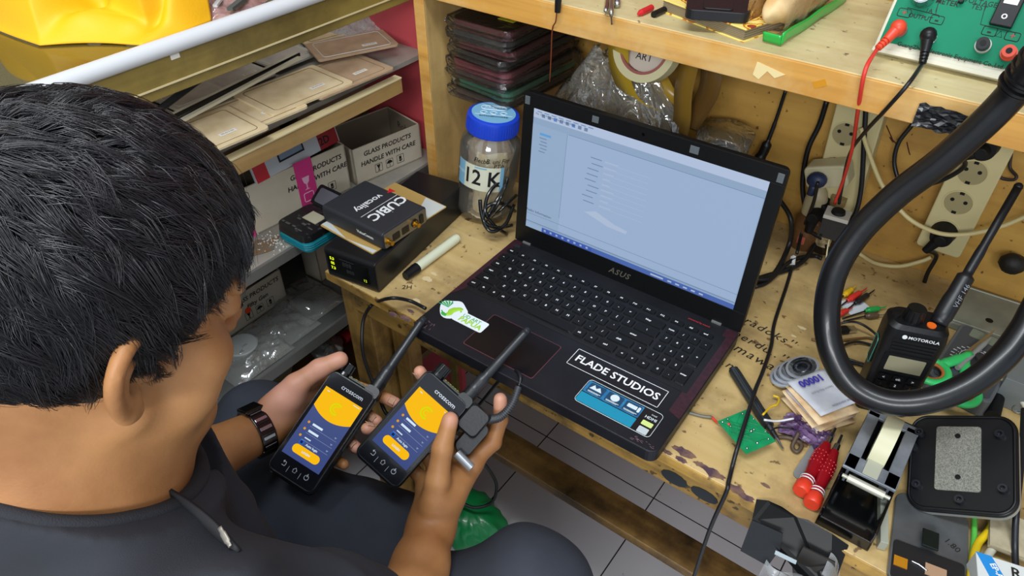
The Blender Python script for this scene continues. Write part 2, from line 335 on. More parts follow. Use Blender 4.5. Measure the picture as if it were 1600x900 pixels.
# ------------------------------------------------------------ laptop
YAWL = .0148
LM = frame((0, 0, .75), (math.cos(YAWL), math.sin(YAWL), 0))
lap = thing('laptop', 'open black laptop with maroon side edges and stickers on its palm rest, lit screen', 'laptop', LM)
lbase = mat('laptop black deck', '121318', .45, spec=.3, bump=.15, bscale=900, col2='1a1b20', vscale=14)
lmaroon = mat('laptop maroon edge', '3c1822', .4, col2='2a131b', vscale=160)
lkey = mat('laptop key', '0e0f11', .5, spec=.3); ldark = mat('laptop bezel', '0b0c0e', .4, spec=.3)
b = MB(); b.prism(rrect(.38, .258, .013, 5), -.019, 0, 0)
base = b.build('base', [lbase], lap, bev=.0015)
for x0, x1, y0, y1 in ((.0012, .017, .085, .250), (.362, .3788, .07, .250)): MB().prism([(x0, y0), (x1, y0 + .03 * (1 if x0 < .1 else -.2)), (x1, y1), (x0, y1)], -.0004, .00025).build('side_texture_strip', lmaroon, lap)
MB().box((.19, .17, .0001), (.356, .125, .0004)).build('keyboard_tray', mat('keyboard tray', '0b0c0e', .5), lap)
for fx, fy in ((.03, .225), (.35, .225), (.03, .05), (.35, .05)):
    MB().cyl((fx, fy, -.025), (fx, fy, -.019), .008).build('rubber_foot', blackm, lap)
def key(x0, x1, yc, h, leg, sz=.0052):
    w = x1 - x0 - .0028; M = TR((x0 + x1) / 2, yc, .0003)
    k = ('k', round(w, 4), h, leg)
    if k not in KC:
        b = MB(); b.prism(rrect(w, h, .0018, 3, -w / 2, -h / 2), 0, .0018, 0, None, .93)
        if leg: b.text(leg, sz, TR(-w * .08 if len(leg) > 1 else 0, 0, .0018), 1, bold=.00012)
        me = b.build('key', [lkey, white]).data; KC[k] = me; bpy.data.objects.remove(bpy.data.objects[-1]) if 0 else None
        for o in list(COL.objects):
            if o.data == me: bpy.data.objects.remove(o)
    o = bpy.data.objects.new('key', KC[k]); COL.objects.link(o); o.parent = lap; o.matrix_local = M
KC = {}
P_ = .0186
x = .007
fnl = ['esc', 'F1', 'F2', 'F3', 'F4', 'F5', 'F6', 'F7', 'F8', 'F9', 'F10', 'F11', 'F12', 'ins', 'del', 'end']
for i, t in enumerate(fnl): key(x, x + .0218, .2205, .0085, t, .0042); x += .0218
def row(y, x0, w0, l0, keys, xe, le):
    key(x0, x0 + w0, y, .0155, l0, .0045); x = x0 + w0
    for t in keys: key(x, x + P_, y, .0155, t); x += P_
    key(x, xe, y, .0155, le, .0045); return x
row(.2010, .007, .0165, '~', list('1234567890-='), .2925, 'bksp')
row(.1818, .007, .0245, 'tab', list('QWERTYUIOP[]'), .2925, '\\')
row(.1626, .007, .0295, 'caps', list("ASDFGHJKL;'"), .2925, 'enter')
row(.1434, .007, .0415, 'shift', list('ZXCVBNM,./'), .2735, 'shift'); key(.2745, .2915, .1434, .0155, '^')
x = .007
for w, t in ((.0205, 'ctrl'), (.0178, 'fn'), (.0178, '#'), (.0178, 'alt'), (.112, ''), (.0178, 'alt'), (.0178, '='), (.030, 'ctrl')): key(x, x + w, .1236, .0155, t, .0045); x += w
for xc, t in ((.2678, '<'), (.2835, 'v'), (.3000, '>')): key(xc - .008, xc + .008, .1215, .0135, t)
for j, (yy, ks) in enumerate(((.2010, ['num', '/', '*', '-']), (.1818, list('789')), (.1626, list('456')), (.1434, list('123')))):
    for i, t in enumerate(ks): key(.2945 + i * .0165, .311 + i * .0165, yy, .0155, t, .0046)
key(.311, .3275, .1236, .0155, '0'); key(.3275, .344, .1236, .0155, '.')
key(.344, .3605, .1722, .0345, '+'); key(.344, .3605, .1334, .0345, 'enter', .004)
MB().prism(rrect(.112, .070, .003, 3, .083, .016), .0001, .0005).build('touchpad', mat('touchpad', '121114', .25, spec=.3), lap)
MB().prism(rrect(.114, .072, .003, 3, .082, .015), 0, .0003).build('touchpad_rim', mat('worn rim', '5a2f38', .5), lap)
st = MB().box((.0235, .254, .0012), (.014, .008, .003)).build('hinge_cap', mat('hinge cap', '9a9b97', .4, .6), lap)
MB().box((.3455, .254, .0012), (.014, .008, .003)).build('hinge_cap', MATS['hinge cap'], lap)
MB().prism(rrect(.012, .006, .003, 4, .009, .234), 0, .0012).build('power_button', mat('power button', '3a3b42', .3, .5), lap)
rt = MB(); rt.text('powered by sound', .0042, TR(.3255, .2385, .0004) @ RZ(-.0), 0, bold=.0001); rt.build('red_lettering', mat('red print', 'b02a30', .5), lap)
# stickers
s = MB(); s.prism([(.016 + .0215 * math.cos(a) * (1 + .12 * math.sin(3 * a)), .060 + .0185 * math.sin(a) * (1 + .1 * math.cos(4 * a))) for a in [i * math.pi / 16 for i in range(32)]], .0002, .0005, 0, TR(.012, 0, 0))
s.prism(rrect(.052, .022, .003, 3, .038, .044), .0002, .00052, 0, TR(0, 0, 0))
stk = s.build('bird_sticker', [mat('sticker white', 'dfe8ec', .35)], lap)
g1 = mat('sticker green', '3aa845', .4); g2 = mat('sticker lime', '9ccf3a', .4); g3 = mat('sticker teal', '2c9c6a', .4)
b = MB()
for i in range(5): a = 1.7 + i * .34; b.prism([(.020, .060), (.020 + .019 * math.cos(a + .1), .060 + .016 * math.sin(a + .1)), (.020 + .013 * math.cos(a - .15), .060 + .011 * math.sin(a - .15))], 0, .0007, 0 if i % 2 else 2)
b.tube([(.022, .046, .0007), (.030, .050, .0007), (.029, .058, .0007), (.036, .066, .0007), (.042, .062, .0007)], [.001, .004, .005, .004, .0012], 6, mi=1, M=Matrix.Scale(.25, 4, (0, 0, 1)) @ TR(0, 0, .002))
b.tube([(.016, .050, .0007), (.024, .045, .0007), (.032, .048, .0007)], [.001, .003, .001], 6, mi=0, M=Matrix.Scale(.25, 4, (0, 0, 1)) @ TR(0, 0, .002))
b.text('UD ART', .0085, TR(.063, .0598, .0005), 0, bold=.0001); b.text('PAPUA', .0125, TR(.066, .0515, .0005), 1, bold=.0004)
b.build('bird_print', [g1, g2, g3], stk)
b = MB(); b.prism(rrect(.134, .033, .0015, 2, .2155, .0645), .0002, .00045, 0)
o_ = b.build('name_sticker', [mat('sticker black', '111216', .3)], lap)
b = MB()
for x0, y0, w, h in ((.2162, .0652, .1326, .0007), (.2162, .0968, .1326, .0007), (.2162, .0652, .0007, .0322), (.3481, .0652, .0007, .0322)): b.box((x0 + w / 2, y0 + h / 2, .0005), (w, h, .0002))
b.text('FLADE STUDIOS', .0170, TR(.2825, .081, .0005), 0, bold=.0003, sp=.99); b.build('name_lettering', [white], o_)
b = MB(); b.prism(rrect(.106, .043, .005, 3, .2565, .0165), .0002, .00045, 0)
o_ = b.build('feature_sticker', [mat('sticker black', '111216', .3)], lap)
bb = MB(); bb.prism(rrect(.078, .020, .001, 2, .2585, .0365), .0003, .0006, 0); bb.prism(rrect(.078, .0165, .001, 2, .2585, .0185), .0003, .0006, 1)
for x0 in (.262, .288, .313): bb.prism(rrect(.022, .017, .002, 2, x0, .038), .0005, .0007, 2)
bb.prism(ring(.0058, 20, .299, .0485), .0006, .0008, 3); bb.prism(rrect(.013, .006, .001, 2, .3165, .046), .0006, .0008, 3); bb.prism(rrect(.0035, .009, .0015, 2, .3305, .044), .0006, .0008, 3)
bb.prism([(.264, .045), (.268, .053), (.272, .048), (.276, .052), (.281, .045)], .0006, .0008, 3)
for x0 in (.264, .290, .315): bb.box((x0 + .009, .041, .0007), (.018, .0008, .0003), 3); bb.box((x0 + .008, .0395, .0007), (.015, .0006, .0003), 3)
bb.prism(rrect(.014, .0075, .001, 2, .3435, .0315), .0003, .0006, 4); bb.prism(rrect(.013, .010, .001, 2, .344, .0185), .0003, .0006, 5)
bb.text('HDMI', .0062, TR(.3505, .0448, .0005), 3, bold=.0001); bb.text('intel', .004, TR(.352, .0515, .0005), 3)
bb.tube([(x, y, .0006) for x, y in rrect(.1045, .0415, .005, 3, .2573, .0172)], .00035, 4, True, 3, smooth=False)
bb.build('feature_print', [mat('sticker blue', '1d5f8f', .35, col2='2f86b4', vscale=90), mat('sticker teal blue', '1488a8', .35), mat('sticker deep blue', '16405f', .4), mat('sticker pale', 'cfdde0', .45), mat('sticker yellow green', 'cbdd86', .45), mat('sticker grey', 'b9c2c6', .45)], o_)
sc_ = MB()
for i in range(26):
    x0 = random.uniform(.002, .03); y0 = random.uniform(.006, .022); a = random.uniform(0, 3.1); l = random.uniform(.002, .006)
    sc_.tube([(x0, y0, .0002), (x0 + l * math.cos(a), y0 + l * math.sin(a), .0002)], .00022, 4)
for i in range(14):
    x0 = random.uniform(.34, .372); y0 = random.uniform(.004, .012); a = random.uniform(-.4, .4); l = random.uniform(.002, .006)
    sc_.tube([(x0, y0, .0002), (x0 + l * math.cos(a), y0 + l * math.sin(a), .0002)], .00018, 4)
o_ = sc_.build('scratches', mat('scratched pink', '8d6a78', .6), lap); o_['kind'] = 'stuff'
# lid: local frame t along the lid from hinge, built in its own part
la = 1.4771; LID = TR(0, .253, 0) @ RX(la)      # x right, y up the lid, z towards the viewer? (RX maps y->(cos,sin), z->(-sin,cos))
lidM = LID @ Matrix(((1, 0, 0, 0), (0, 1, 0, 0), (0, 0, 1, 0), (0, 0, 0, 1)))
W, H = .38, .2455; DO = .031
fr_ = MB(); o1 = rrect(W, H, .008, 4); 
# frame as ring of quads around the display, closed body behind
fr_.prism(rrect(W, H, .008, 4), -.010, -.0015, 0)
for x0, y0, w, h in ((0, 0, W, DO), (0, DO + .1935, W, H - DO - .1935), (0, DO, .018, .1935), (.362, DO, .018, .1935)): fr_.prism(rrect(w, h, .0005, 1, x0, y0), -.0015, .0006, 0)
lid = fr_.build('lid', [ldark], lap, M=lidM, bev=.0006)
for x0 in (.004, .370):
    MB().box((x0 + .003, H - .012, .0012), (.008, .012, .0012)).build('lid_bumper', mat('bumper grey', '555b5e', .4), lid, bev=.0003)
MB().box((.118, H - .010, .0012), (.010, .009, .0012)).build('lid_bumper', MATS['bumper grey'], lid, bev=.0003)
MB().box((.262, H - .010, .0012), (.012, .010, .0012)).build('lid_bumper', MATS['bumper grey'], lid, bev=.0003)
MB().cyl((.19, H - .0105, .0004), (.19, H - .0105, .0010), .0022).build('webcam', mat('lens black', '050507', .1), lid)
b = MB(); b.text('ASUS', .0135, TR(.188, .015, .0007), 0, shear=.35, sp=1.15, bold=.0002); b.build('maker_lettering', mat('dull silver', '8a8578', .4, .7), lid)
E_ = .40
scr = MB().box((.19, DO + .1935 / 2, -.0008), (.344, .1935, .0008), 0).build('screen', [mat('screen glow', '14171c', .3, emit=.8, ecol='9ab3d3')], lid)
def sm(n, c, e=.92): return mat(n, '14171c', .5, spec=.2, emit=e, ecol=c)
u = MB(); x0, y0 = .018, DO; zt = -.0003
def R_(a, b_, w, h, mi, z=0): u.box((x0 + a + w / 2, y0 + b_ + h / 2, zt + z), (w, h, .0001), mi)
R_(0, .1805, .344, .013, 0); R_(0, .0125, .058, .158, 1); R_(.0585, .0125, .284, .158, 2)
R_(0, .0105, .344, .0012, 3, .0001); R_(.06, .1700, .284, .0007, 3, .0001); R_(.0582, .035, .0006, .135, 3, .0001); R_(0, .0245, .344, .0006, 3, .0001)
R_(.030, 0, .314, .0078, 4, .0001); R_(0, 0, .030, .0078, 1, .0001); R_(.030, 0, .090, .0078, 5, .00012)
for i in range(8): R_(.034 + i * .0108, .0024, .0036, .0032, 1, .0002)
for i in range(5): R_(.245 + i * .012, .0026, .006, .0022, 6, .0002)
R_(.218, .0024, .020, .0024, 6, .0002)
R_(.013, .1565, .019, .0035, 7, .0002)
rnd = random.Random(4)
for i in range(5): R_(.013 + (i % 2) * .002, .1515 - i * .0052, .010 + rnd.random() * .009, .0014, 3, .0002)
for i in range(9): R_(.100 + rnd.uniform(-.004, .004) - i * .0007, .148 - i * .0086, .018, .0013, 3, .0002); R_(.122, .148 - i * .0086, .010 + rnd.random() * .012, .0013, 6, .0002)
for i in range(9): R_(.121, .1465 - i * .0086, .070, .0004, 6, .0001)
for i in range(9): R_(.004 + i * .010, .1832, .0055, .0050, [8, 3, 3][i % 3], .0002) if i > 0 else None
for i in range(8): R_(.006 + i * .012, .1895, .008, .0012, 3, .0002)
u.prism([(x0 + .100, y0 + .062), (x0 + .118, y0 + .069), (x0 + .134, y0 + .064), (x0 + .150, y0 + .059), (x0 + .172, y0 + .056), (x0 + .170, y0 + .051), (x0 + .140, y0 + .052), (x0 + .120, y0 + .057)], zt, zt + .0002, 6)
u.text('Radio Information', .0062, TR(x0 + .022, y0 + .0305, zt + .0001), 9)
u.text('File  Edit  Program  View  Tools  Help', .0042, TR(x0 + .036, y0 + .1865, zt + .0001), 9)
u.build('screen_content', [sm('ui white', 'b5c4df'), sm('ui pane', '96aecb'), sm('ui body', '9cb3d2'), sm('ui line', '6f87a8'), sm('ui taskbar', '4a66ae'), sm('ui task dark', '3f5bb0'), sm('ui pale', 'aebfd8'), sm('ui select', '5da0d8'), sm('ui icon', '5c86c4'), sm('ui ink', '3d4c66', .7)], scr)
# ------------------------------------------------------------ left end of the bench
BA, BB_, BC = T(514, 430), T(592, 459), T(712, 326)
BD = (BB_ - BA).normalized(); BDp = Vector((-BD.y, BD.x, 0)); BW = (BB_ - BA).length; BL_ = .258; BH = .055
RBM = frm(BA, BD, BDp)
rb = thing('repeater_box', 'flat black box with a small lit display, at the left table corner under the router', 'electronic box', RBM)
MB().prism(rrect(BL_, BH, .005, 3), -BW, 0, 0, Matrix(((0, 0, 1, BW), (1, 0, 0, 0), (0, 1, 0, 0), (0, 0, 0, 1)))).build('case', [mat('repeater black', '17181a', .33)], rb, bev=.002)
MB().box((BW * .46, -.0006, .029), (BW * .80, .0016, .034)).build('front_panel', [mat('panel glass', '08090a', .15)], rb, bev=.0004)
g = MB(); FP = Matrix(((1, 0, 0, 0), (0, 0, -1, -.0016), (0, 1, 0, 0), (0, 0, 0, 1)))
for i, t in enumerate(('5.3', '05', '7.3')): g.text(t, .007, FP @ TR(BW * .16, .040 - i * .009, 0), 0, bold=.0003)
g.text('12', .007, FP @ TR(BW * .78, .018, 0), 0)
g.text('888', .012, FP @ TR(BW * .45, .036, 0), 1); g.text('888', .010, FP @ TR(BW * .50, .024, 0), 1)
g.text('_______', .008, FP @ TR(BW * .45, .047, 0), 2)
g.build('display_digits', [mat('lime digits', 'c8d820', .5, emit=1.1), mat('unlit digits', '3a3e3c', .5), grey], rb)
MB().box((BW * .99, BL_ * .35, .046), (.0014, BL_ * .5, .004)).build('side_groove', blackm, rb)
# sheet of card under the router
z1 = TT + BH
def slab(name, A, B, D, z, h, m, label, cat, bev=.0004, group=None, r=0):
    M, w, d = rectpx(A, B, D, z + h)
    M = M @ TR(0, 0, -h); o = MB().prism(rrect(w, d, max(r, .0006), 3), 0, h).build(name, m, None, M=M, bev=bev); tag(o, label, cat, group); return o, w, d, M
cardM, cw, cd = rectpx((500, 352), (582, 397), (598, 276), z1 + .0012)
cd_ = MB().prism(rrect(cw, cd, .002, 2), 0, .0012).build('card_sheet', [mat('brown card', 'b99653', .7)], None, M=cardM @ TR(0, 0, -.0012))
tag(cd_, 'brown card sheet with white corners lying between the router and the black box', 'card')
b = MB(); b.prism([(cw * .99, cd * .99), (cw * .62, cd * .99), (cw * .99, cd * .45)], .0012, .0015); b.build('white_corner', mat('pale card', 'c9cdc8', .6), cd_)
b = MB(); b.prism([(cw * .99, cd * .01), (cw * .50, cd * .01), (cw * .99, cd * .06), ], .0012, .0015); b.prism([(cw * .0, cd * .02), (cw * .5, cd * .01), (cw * .12, cd * .08), (cw * .0, cd * .10)], .0012, .0015); b.build('white_corner', MATS['pale card'], cd_)
# router
RH = .030; zr = z1 + .0012 + RH
rM, rw, rd = rectpx((502, 321), (596, 367), (574, 281), zr)
rM = rM @ TR(0, 0, -RH)
ro = thing('vehicle_router', 'dark grey rectangular router with white and red lettering, on a card sheet', 'router', rM)
rmat = mat('router grey', '2c2e33', .5)
MB().prism(rrect(rd, RH, .006, 4), -rw, 0, 0, Matrix(((0, 0, 1, rw), (1, 0, 0, 0), (0, 1, 0, 0), (0, 0, 0, 1)))).build('case', [rmat], ro, bev=.0015)
ps = Matrix(((0, 0, 1, rw), (1, 0, 0, 0), (0, 1, 0, 0), (0, 0, 0, 1)))    # port face: x' = +y, y' = z
MB().prism(rrect(rd - .006, RH - .005, .003, 3, .003, .0025), 0, .0014, 0, ps).build('port_plate', mat('plate steel', '8f8b80', .35, .8), ro)
b = MB()
for a, w, h in ((.020, .015, .012), (.040, .015, .012), ): b.prism(rrect(w, h, .001, 1, a, .007), .0012, .0020, 0, ps)
b.prism(ring(.007, 16, .068, .014), .0012, .003, 0, ps); b.prism(rrect(.008, .016, .002, 2, rd - .018, .006), .0012, .003, 0, ps)
b.build('socket', mat('socket black', '08080a', .3), ro)
for a in (.009, rd - .030):
    b = MB(); b.cyl((a, .014, .001), (a, .014, .012), .0038, n=12, M=ps); b.cyl((a, .014, .001), (a, .014, .004), .0055, n=6, M=ps); b.build('antenna_jack', gold, ro)
b = MB(); b.box((rw * .78, .008, RH * .8), (.0, .0, .0)) if 0 else None
tx = frm((rw * .52, rd * .55, RH + .0002), (0, -1, 0), (1, 0, 0))
b.text('CUBIC', .026, tx @ TR(-.004, .020, 0), 0, bold=.0007, shear=.1)
b.text('vocality', .0185, tx @ TR(.004, -.014, 0), 0, bold=.0003)
for yy, w_ in ((.0055, .078), (.0345, .0)): b.box((0, yy, .0002), (w_ + .001, .0009, .0002), 0, tx)
b.prism([(-.046, -.018), (-.046, -.004), (-.034, -.011)], 0, .0004, 1, tx)
b.build('case_lettering', [white, red], ro)
b = MB(); b.text('VoiceComm', .007, Matrix(((1, 0, 0, rw * .72), (0, 0, -1, -.0003), (0, 1, 0, RH * .5), (0, 0, 0, 1))), 0, bold=.0003); b.build('front_lettering', white, ro)
# marker pen
A, B = T(714, 372, .008), T(652, 418, .008); d = (B - A).normalized(); mk = thing('marker_pen', 'white marker pen with a black cap lying beside the black box', 'marker', frm(A, d, Vector((-d.y, d.x, 0))))
L1 = (B - A).length; L2 = L1 + (T(634, 432, .008) - B).length
MB().cyl((.002, 0, 0), (L1, 0, 0), .0078, .0078, 20).build('barrel', mat('ivory plastic', 'd9dcc0', .4), mk, smooth=True, bev=.001)
b = MB(); b.cyl((L1, 0, 0), (L2, 0, 0), .0085, .007, 20)
for i in range(5): b.cyl((L1 + .004, .0085 * math.cos(i + .3), .0075 * math.sin(i + .3)), (L2 - .002, .0068 * math.cos(i + .3), .0062 * math.sin(i + .3)), .0011, n=6)
b.build('cap', black, mk, smooth=True)
MB().cyl((-.001, 0, 0), (.002, 0, 0), .0068).build('end_plug', MATS['ivory plastic'], mk)
# jar
jc = T(757, 328); JM = frame((jc.x, jc.y, TT + .004), (.8, .6, 0)) @ RY(.11) @ Matrix.Diagonal((1.0, 1.0, 1.13, 1))
jar = thing('plastic_jar', 'clear plastic jar with a blue screw lid and a 12 K label', 'jar', JM)
cl_ = film('jar plastic', 'efe8d6', .10, .06, .15, 12, .5)
R0 = .050; HJ = .142
MB().lathe([(0, .002), (R0 * .8, .0), (R0 * .98, .006), (R0, .016), (R0 * .95, .04), (R0 * .95, .05), (R0, .06), (R0, .112), (R0 * .93, .124), (.037, .134), (.037, .142)], 40, 0).build('jar_body', cl_, jar, smooth='all', solid=.0012)
b = MB(); b.lathe([(0, .1615), (.0385, .1615), (.0415, .1600), (.0425, .157), (.0425, .137), (.0415, .136), (.036, .136)][::-1], 48)
for i in range(60): a = i * math.pi / 30; b.cyl((.0425 * math.cos(a), .0425 * math.sin(a), .138), (.0425 * math.cos(a), .0425 * math.sin(a), .156), .0006, n=4)
ld = b.build('lid', mat('blue lid', '1c43c8', .35), jar, smooth=True)
b = MB(); b.prism(ring(.0355, 40), .1615, .1621, 0); 
u0 = TR(0, 0, .1622)
b.tube([(x, y, 0) for x, y in rrect(.040, .013, .006, 4, -.020, .009)], .0007, 4, True, 1, u0, smooth=False)
b.text('ARBEN', .010, u0 @ TR(0, .0155, 0), 1)
for xx in (-.016, 0, .016): b.tube([(xx + .0055 * math.cos(t), -.002 + .0045 * math.sin(t), 0) for t in [i * .6 for i in range(10)]], .0006, 4, False, 1, u0, smooth=False); b.text('e', .006, u0 @ TR(xx, -.002, 0), 2)
b.box((0, -.0095, 0), (.060, .0008, .0003), 1, u0); b.text('KITCHENWARE', .0065, u0 @ TR(0, -.015, 0), 2, bold=.0001)
b.build('lid_label', [mat('label light blue', '7fb7d8', .4), mat('label white', 'dfe9ee', .4), mat('label navy', '1c3350', .4)], ld)
def wrap(b, a0, a1, z0, z1, r, mi, n=14):
    b.grid(lambda u, v: (r * math.cos(a0 + (a1 - a0) * u), r * math.sin(a0 + (a1 - a0) * u), z0 + (z1 - z0) * v), n, 1, mi)
def wrap_text(b, t, size, a0, zc, r, mi, bold=0, shear=0):
    vs, fs = text_mesh(t, size, 'CENTER', shear, 1, bold)
    b.add([((r) * math.cos(a0 + v[0] / r), r * math.sin(a0 + v[0] / r), zc + v[1]) for v in vs], fs, mi)
ca = math.atan2(-.8 * .6 - .6 * .8 if 0 else -1, .05) # facing the camera in jar frame
ca = -math.pi / 2 - .12
b = MB(); wrap(b, ca - 1.05, ca + .62, .058, .098, R0 + .0016, 0); wrap(b, ca - 1.05, ca - .72, .058, .098, R0 + .0018, 1); wrap(b, ca + .50, ca + .62, .058, .098, R0 + .0018, 1)
wrap_text(b, '12 K', .034, ca - .12, .078, R0 + .0022, 2, .0006); wrap_text(b, 'ARBEN', .007, ca - .9, .080, R0 + .0022, 3); wrap(b, ca - .35, ca + .05, .0945, .0965, R0 + .0020, 1)
b.build('front_label', [mat('label cream', 'dcdfc8', .5), MATS['label light blue'], mat('label ink', '15151a', .5), MATS['label white']], jar, smooth='all')
b = MB(); b.grid(lambda u, v: ((.034 + .004 * math.sin(9 * v)) * math.cos(ca - .5 + 1.5 * u), (.034 + .004 * math.sin(7 * u)) * math.sin(ca - .5 + 1.5 * u), .012 + .100 * v), 12, 10, 0)
b.text('Buatan', .011, frame((0, 0, 0), (1, 0, 0)) @ TR(0, 0, 0), 0) if 0 else None
wrap_text(b, 'B. uni Fitr', .010, ca + .38, .108, R0 + .0014, 1, .0001, .2); wrap_text(b, 'PTih', .010, ca + .42, .100, R0 + .0014, 1, .0001, .2); wrap_text(b, 'Flecbo', .010, ca - .15, .107, R0 + .0014, 1, .0001, .2)
b.build('paper_insert', [mat('yellowed paper', 'e2d3a6', .8, col2='cdb988', vscale=40), ink], jar)
b = MB(); rr = random.Random(3)
for i in range(26):
    a = rr.uniform(0, 6.28); r = rr.uniform(0, .034); z = .006 + rr.uniform(0, .018); v = Vector((rr.uniform(-1, 1), rr.uniform(-1, 1), rr.uniform(-.3, .3))).normalized() * .007
    c = Vector((r * math.cos(a), r * math.sin(a), z)); b.cyl(c - v, c + v, rr.uniform(.0015, .003), n=6)
o_ = b.build('small_components', mat('brown component', '9b7a45', .5, col2='5e4c33', vscale=90), jar); o_['kind'] = 'stuff'
# clip and leads in front of the jar
cl = thing('cable_bundle', 'glossy black coiled cable with clips hanging between the jar and laptop screen', 'cable', (T(786, 372).x, T(786, 372).y, TT))
O_ = Vector(cl.location)
def Lp(px, py, dep): return DP(px, py, dep) - O_
dj = (T(786, 372) - CAMP).dot(RM @ Vector((0, 0, -1)))
b = MB()
for P in (((792, 366, 0), (772, 352, -.02), (758, 330, -.03), (765, 300, -.03), (788, 278, -.02), (792, 284, -.02), (778, 310, -.03), (762, 338, -.03)),
          ((805, 330, 0), (785, 318, -.03), (762, 322, -.03), (755, 344, -.03), (768, 362, -.03), (790, 350, -.02), (803, 320, -.01)),
          ((750, 312, -.03), (752, 332, -.03), (758, 348, -.03), (776, 356, -.02), (800, 352, 0))):
    b.tube([Lp(x, y, dj + d) for x, y, d in P], .0032, 8)
b.build('cable', mat('glossy black cable', '0b0c0e', .15, coat=.5), cl, smooth='all')
b = MB(); b.tube([Lp(791, 288, dj - .045), Lp(778, 318, dj - .045), Lp(760, 346, dj - .03)], [.002, .006, .003], 8, flat=.5); b.tube([Lp(806, 306, dj - .03), Lp(784, 326, dj - .045), Lp(768, 340, dj - .03)], [.006, .006, .002], 8, flat=.5)
b.build('clip', MATS['glossy black cable'], cl, smooth='all')
# stacked tablets / phones, cardboard box behind
czz = T(740, 250)
bx0 = thing('cardboard_box', 'small brown cardboard box under the stack of wrapped phones', 'box', (-.160, .50, TT))
MB().box((0, 0, .0885), (.13, .15, .177)).build('carton', [mat('carton brown', 'a9824e', .75, var=.12, vscale=20)], bx0, bev=.001)
b = MB(); b.text('Price', .016, Matrix(((1, 0, 0, -.035), (0, 0, -1, -.0755), (0, 1, 0, .10), (0, 0, 0, 1))), 0); b.text('Box 12', .016, Matrix(((1, 0, 0, -.035), (0, 0, -1, -.0755), (0, 1, 0, .08), (0, 0, 0, 1))), 0); b.build('box_lettering', ink, bx0)
cols = ['4e1d26', '23262c', '5b2530', '1f2227', '6d2b38', '382a2a', '2f6b52', '3b2b28']
pb = film('phone wrap', 'c9bca8', .03, .16, .6, 45, .1)
for i, c in enumerate(reversed(cols)):
    zz = TT + .178 + i * .0168; a = random.uniform(-.05, .05)
    M = TR(-.150 + random.uniform(-.004, .004), .455 + random.uniform(-.004, .004), zz) @ RZ(a - .06)
    nm = {'4e1d26': 'maroon wrapped phone with a yellow tag, topmost of the stack', '23262c': 'black wrapped phone second from the top of the stack', '5b2530': 'dull red wrapped phone third from the top of the stack', '1f2227': 'black wrapped phone fourth from the top of the stack', '6d2b38': 'pinkish red wrapped phone fifth from the top of the stack', '382a2a': 'dark brown wrapped phone third from the bottom of the stack', '2f6b52': 'green wrapped phone second from the bottom of the stack', '3b2b28': 'brown wrapped phone at the very bottom of the stack'}[c]
    t = thing('wrapped_phone', nm, 'phone', M, 'wrapped phones stacked under the shelf')
    MB().prism(rrect(.120, .19, .016, 5, -.060, -.095), .002, .0135).build('phone_body', mat('phone ' + c, c, .3), t, bev=.003)
    rr = random.Random(i)
    b = MB(); N_ = 26
    o_ = []
    for z in (.001, .008, .0150):
        o_.append([(x * (1.04 if z != .008 else 1.10) + rr.uniform(-.002, .002), y * 1.05 + rr.uniform(-.003, .003), z + rr.uniform(-.001, .001)) for x, y in rrect(.124, .20, .012, 5, -.062, -.100)])
    n = len(o_[0]); vs = sum(o_, []); b.add(vs, [tuple(range(n))[::-1], tuple(range(2 * n, 3 * n))] + [(k * n + j, k * n + (j + 1) % n, (k + 1) * n + (j + 1) % n, (k + 1) * n + j) for k in (0, 1) for j in range(n)])
    b.build('plastic_wrap', pb, t)
    if i == 7:
        b = MB(); b.box((.028, -.055, .0160), (.030, .018, .0006), 0, TR(0, 0, -.0003)); b.text('6P', .012, TR(.030, -.055, .0162), 1); b.build('tag', [mat('yellow tag', 'c3b52a', .5), ink], t)
# clear plastic bag behind the laptop
bag = film('crinkled clear bag', 'e4e6dc', .17, .10, 2.0, 22, 1.6)
def bagf(cx, cy, z0, rx, ry, h, seed, top=.25):
    rr = random.Random(seed); ph = [rr.uniform(0, 6.28) for _ in range(12)]
    def f(u, v):
        a = u * 2 * math.pi; r = (1 - v ** 2.2 * (1 - top)) * (1 + .10 * math.sin(5 * a + ph[0] + 4 * v) + .07 * math.sin(11 * a + ph[1] - 7 * v) + .04 * math.sin(23 * a + ph[2] + 15 * v))
        return (cx + rx * r * math.cos(a), cy + ry * r * math.sin(a), z0 + h * v + .008 * math.sin(7 * a + ph[3]) * v)
    return f
b = MB(); b.grid(bagf(0, 0, 0, .135, .055, .275, 5, .30), 72, 26, 0)
o_ = b.build('plastic_bag', bag, None, smooth='all', M=TR(.045, .455, TT + .002)); tag(o_, 'crumpled clear plastic bag standing behind the laptop screen', 'plastic bag')
# masking tape roll and brown tape strips hanging under the shelf
mt = thing('masking_tape_roll', 'pale masking tape roll hanging against the underside of the shelf behind the clear bag', 'tape roll', YP(1012, 74, .42))
TM = Matrix.Rotation(math.pi / 2 - .35, 4, 'X')
MB().lathe([(.038, -.012), (.049, -.012), (.049, .012), (.038, .012)], 40, M=TM, close=True).build('tape', mat('masking tape', 'd4cda0', .7), mt, smooth=True)
b = MB(); b.lathe([(.034, -.012), (.038, -.0121), (.038, .0121), (.034, .012)], 40, M=TM, close=True); b.lathe([(.001, .0), (.034, .0), (.034, .002), (.001, .002)], 30, 1, TM); b.text('ART', .014, TM @ TR(0, .0, .003) @ TR(0, -.014, 0), 2); b.build('core', [mat('tape core', '9e5a52', .6), mat('core label', 'cfc3b4', .6), ink], mt)
br = mat('brown packing tape', '8a6a28', .25); yb = mat('yellow packing tape', 'b99a2e', .3)
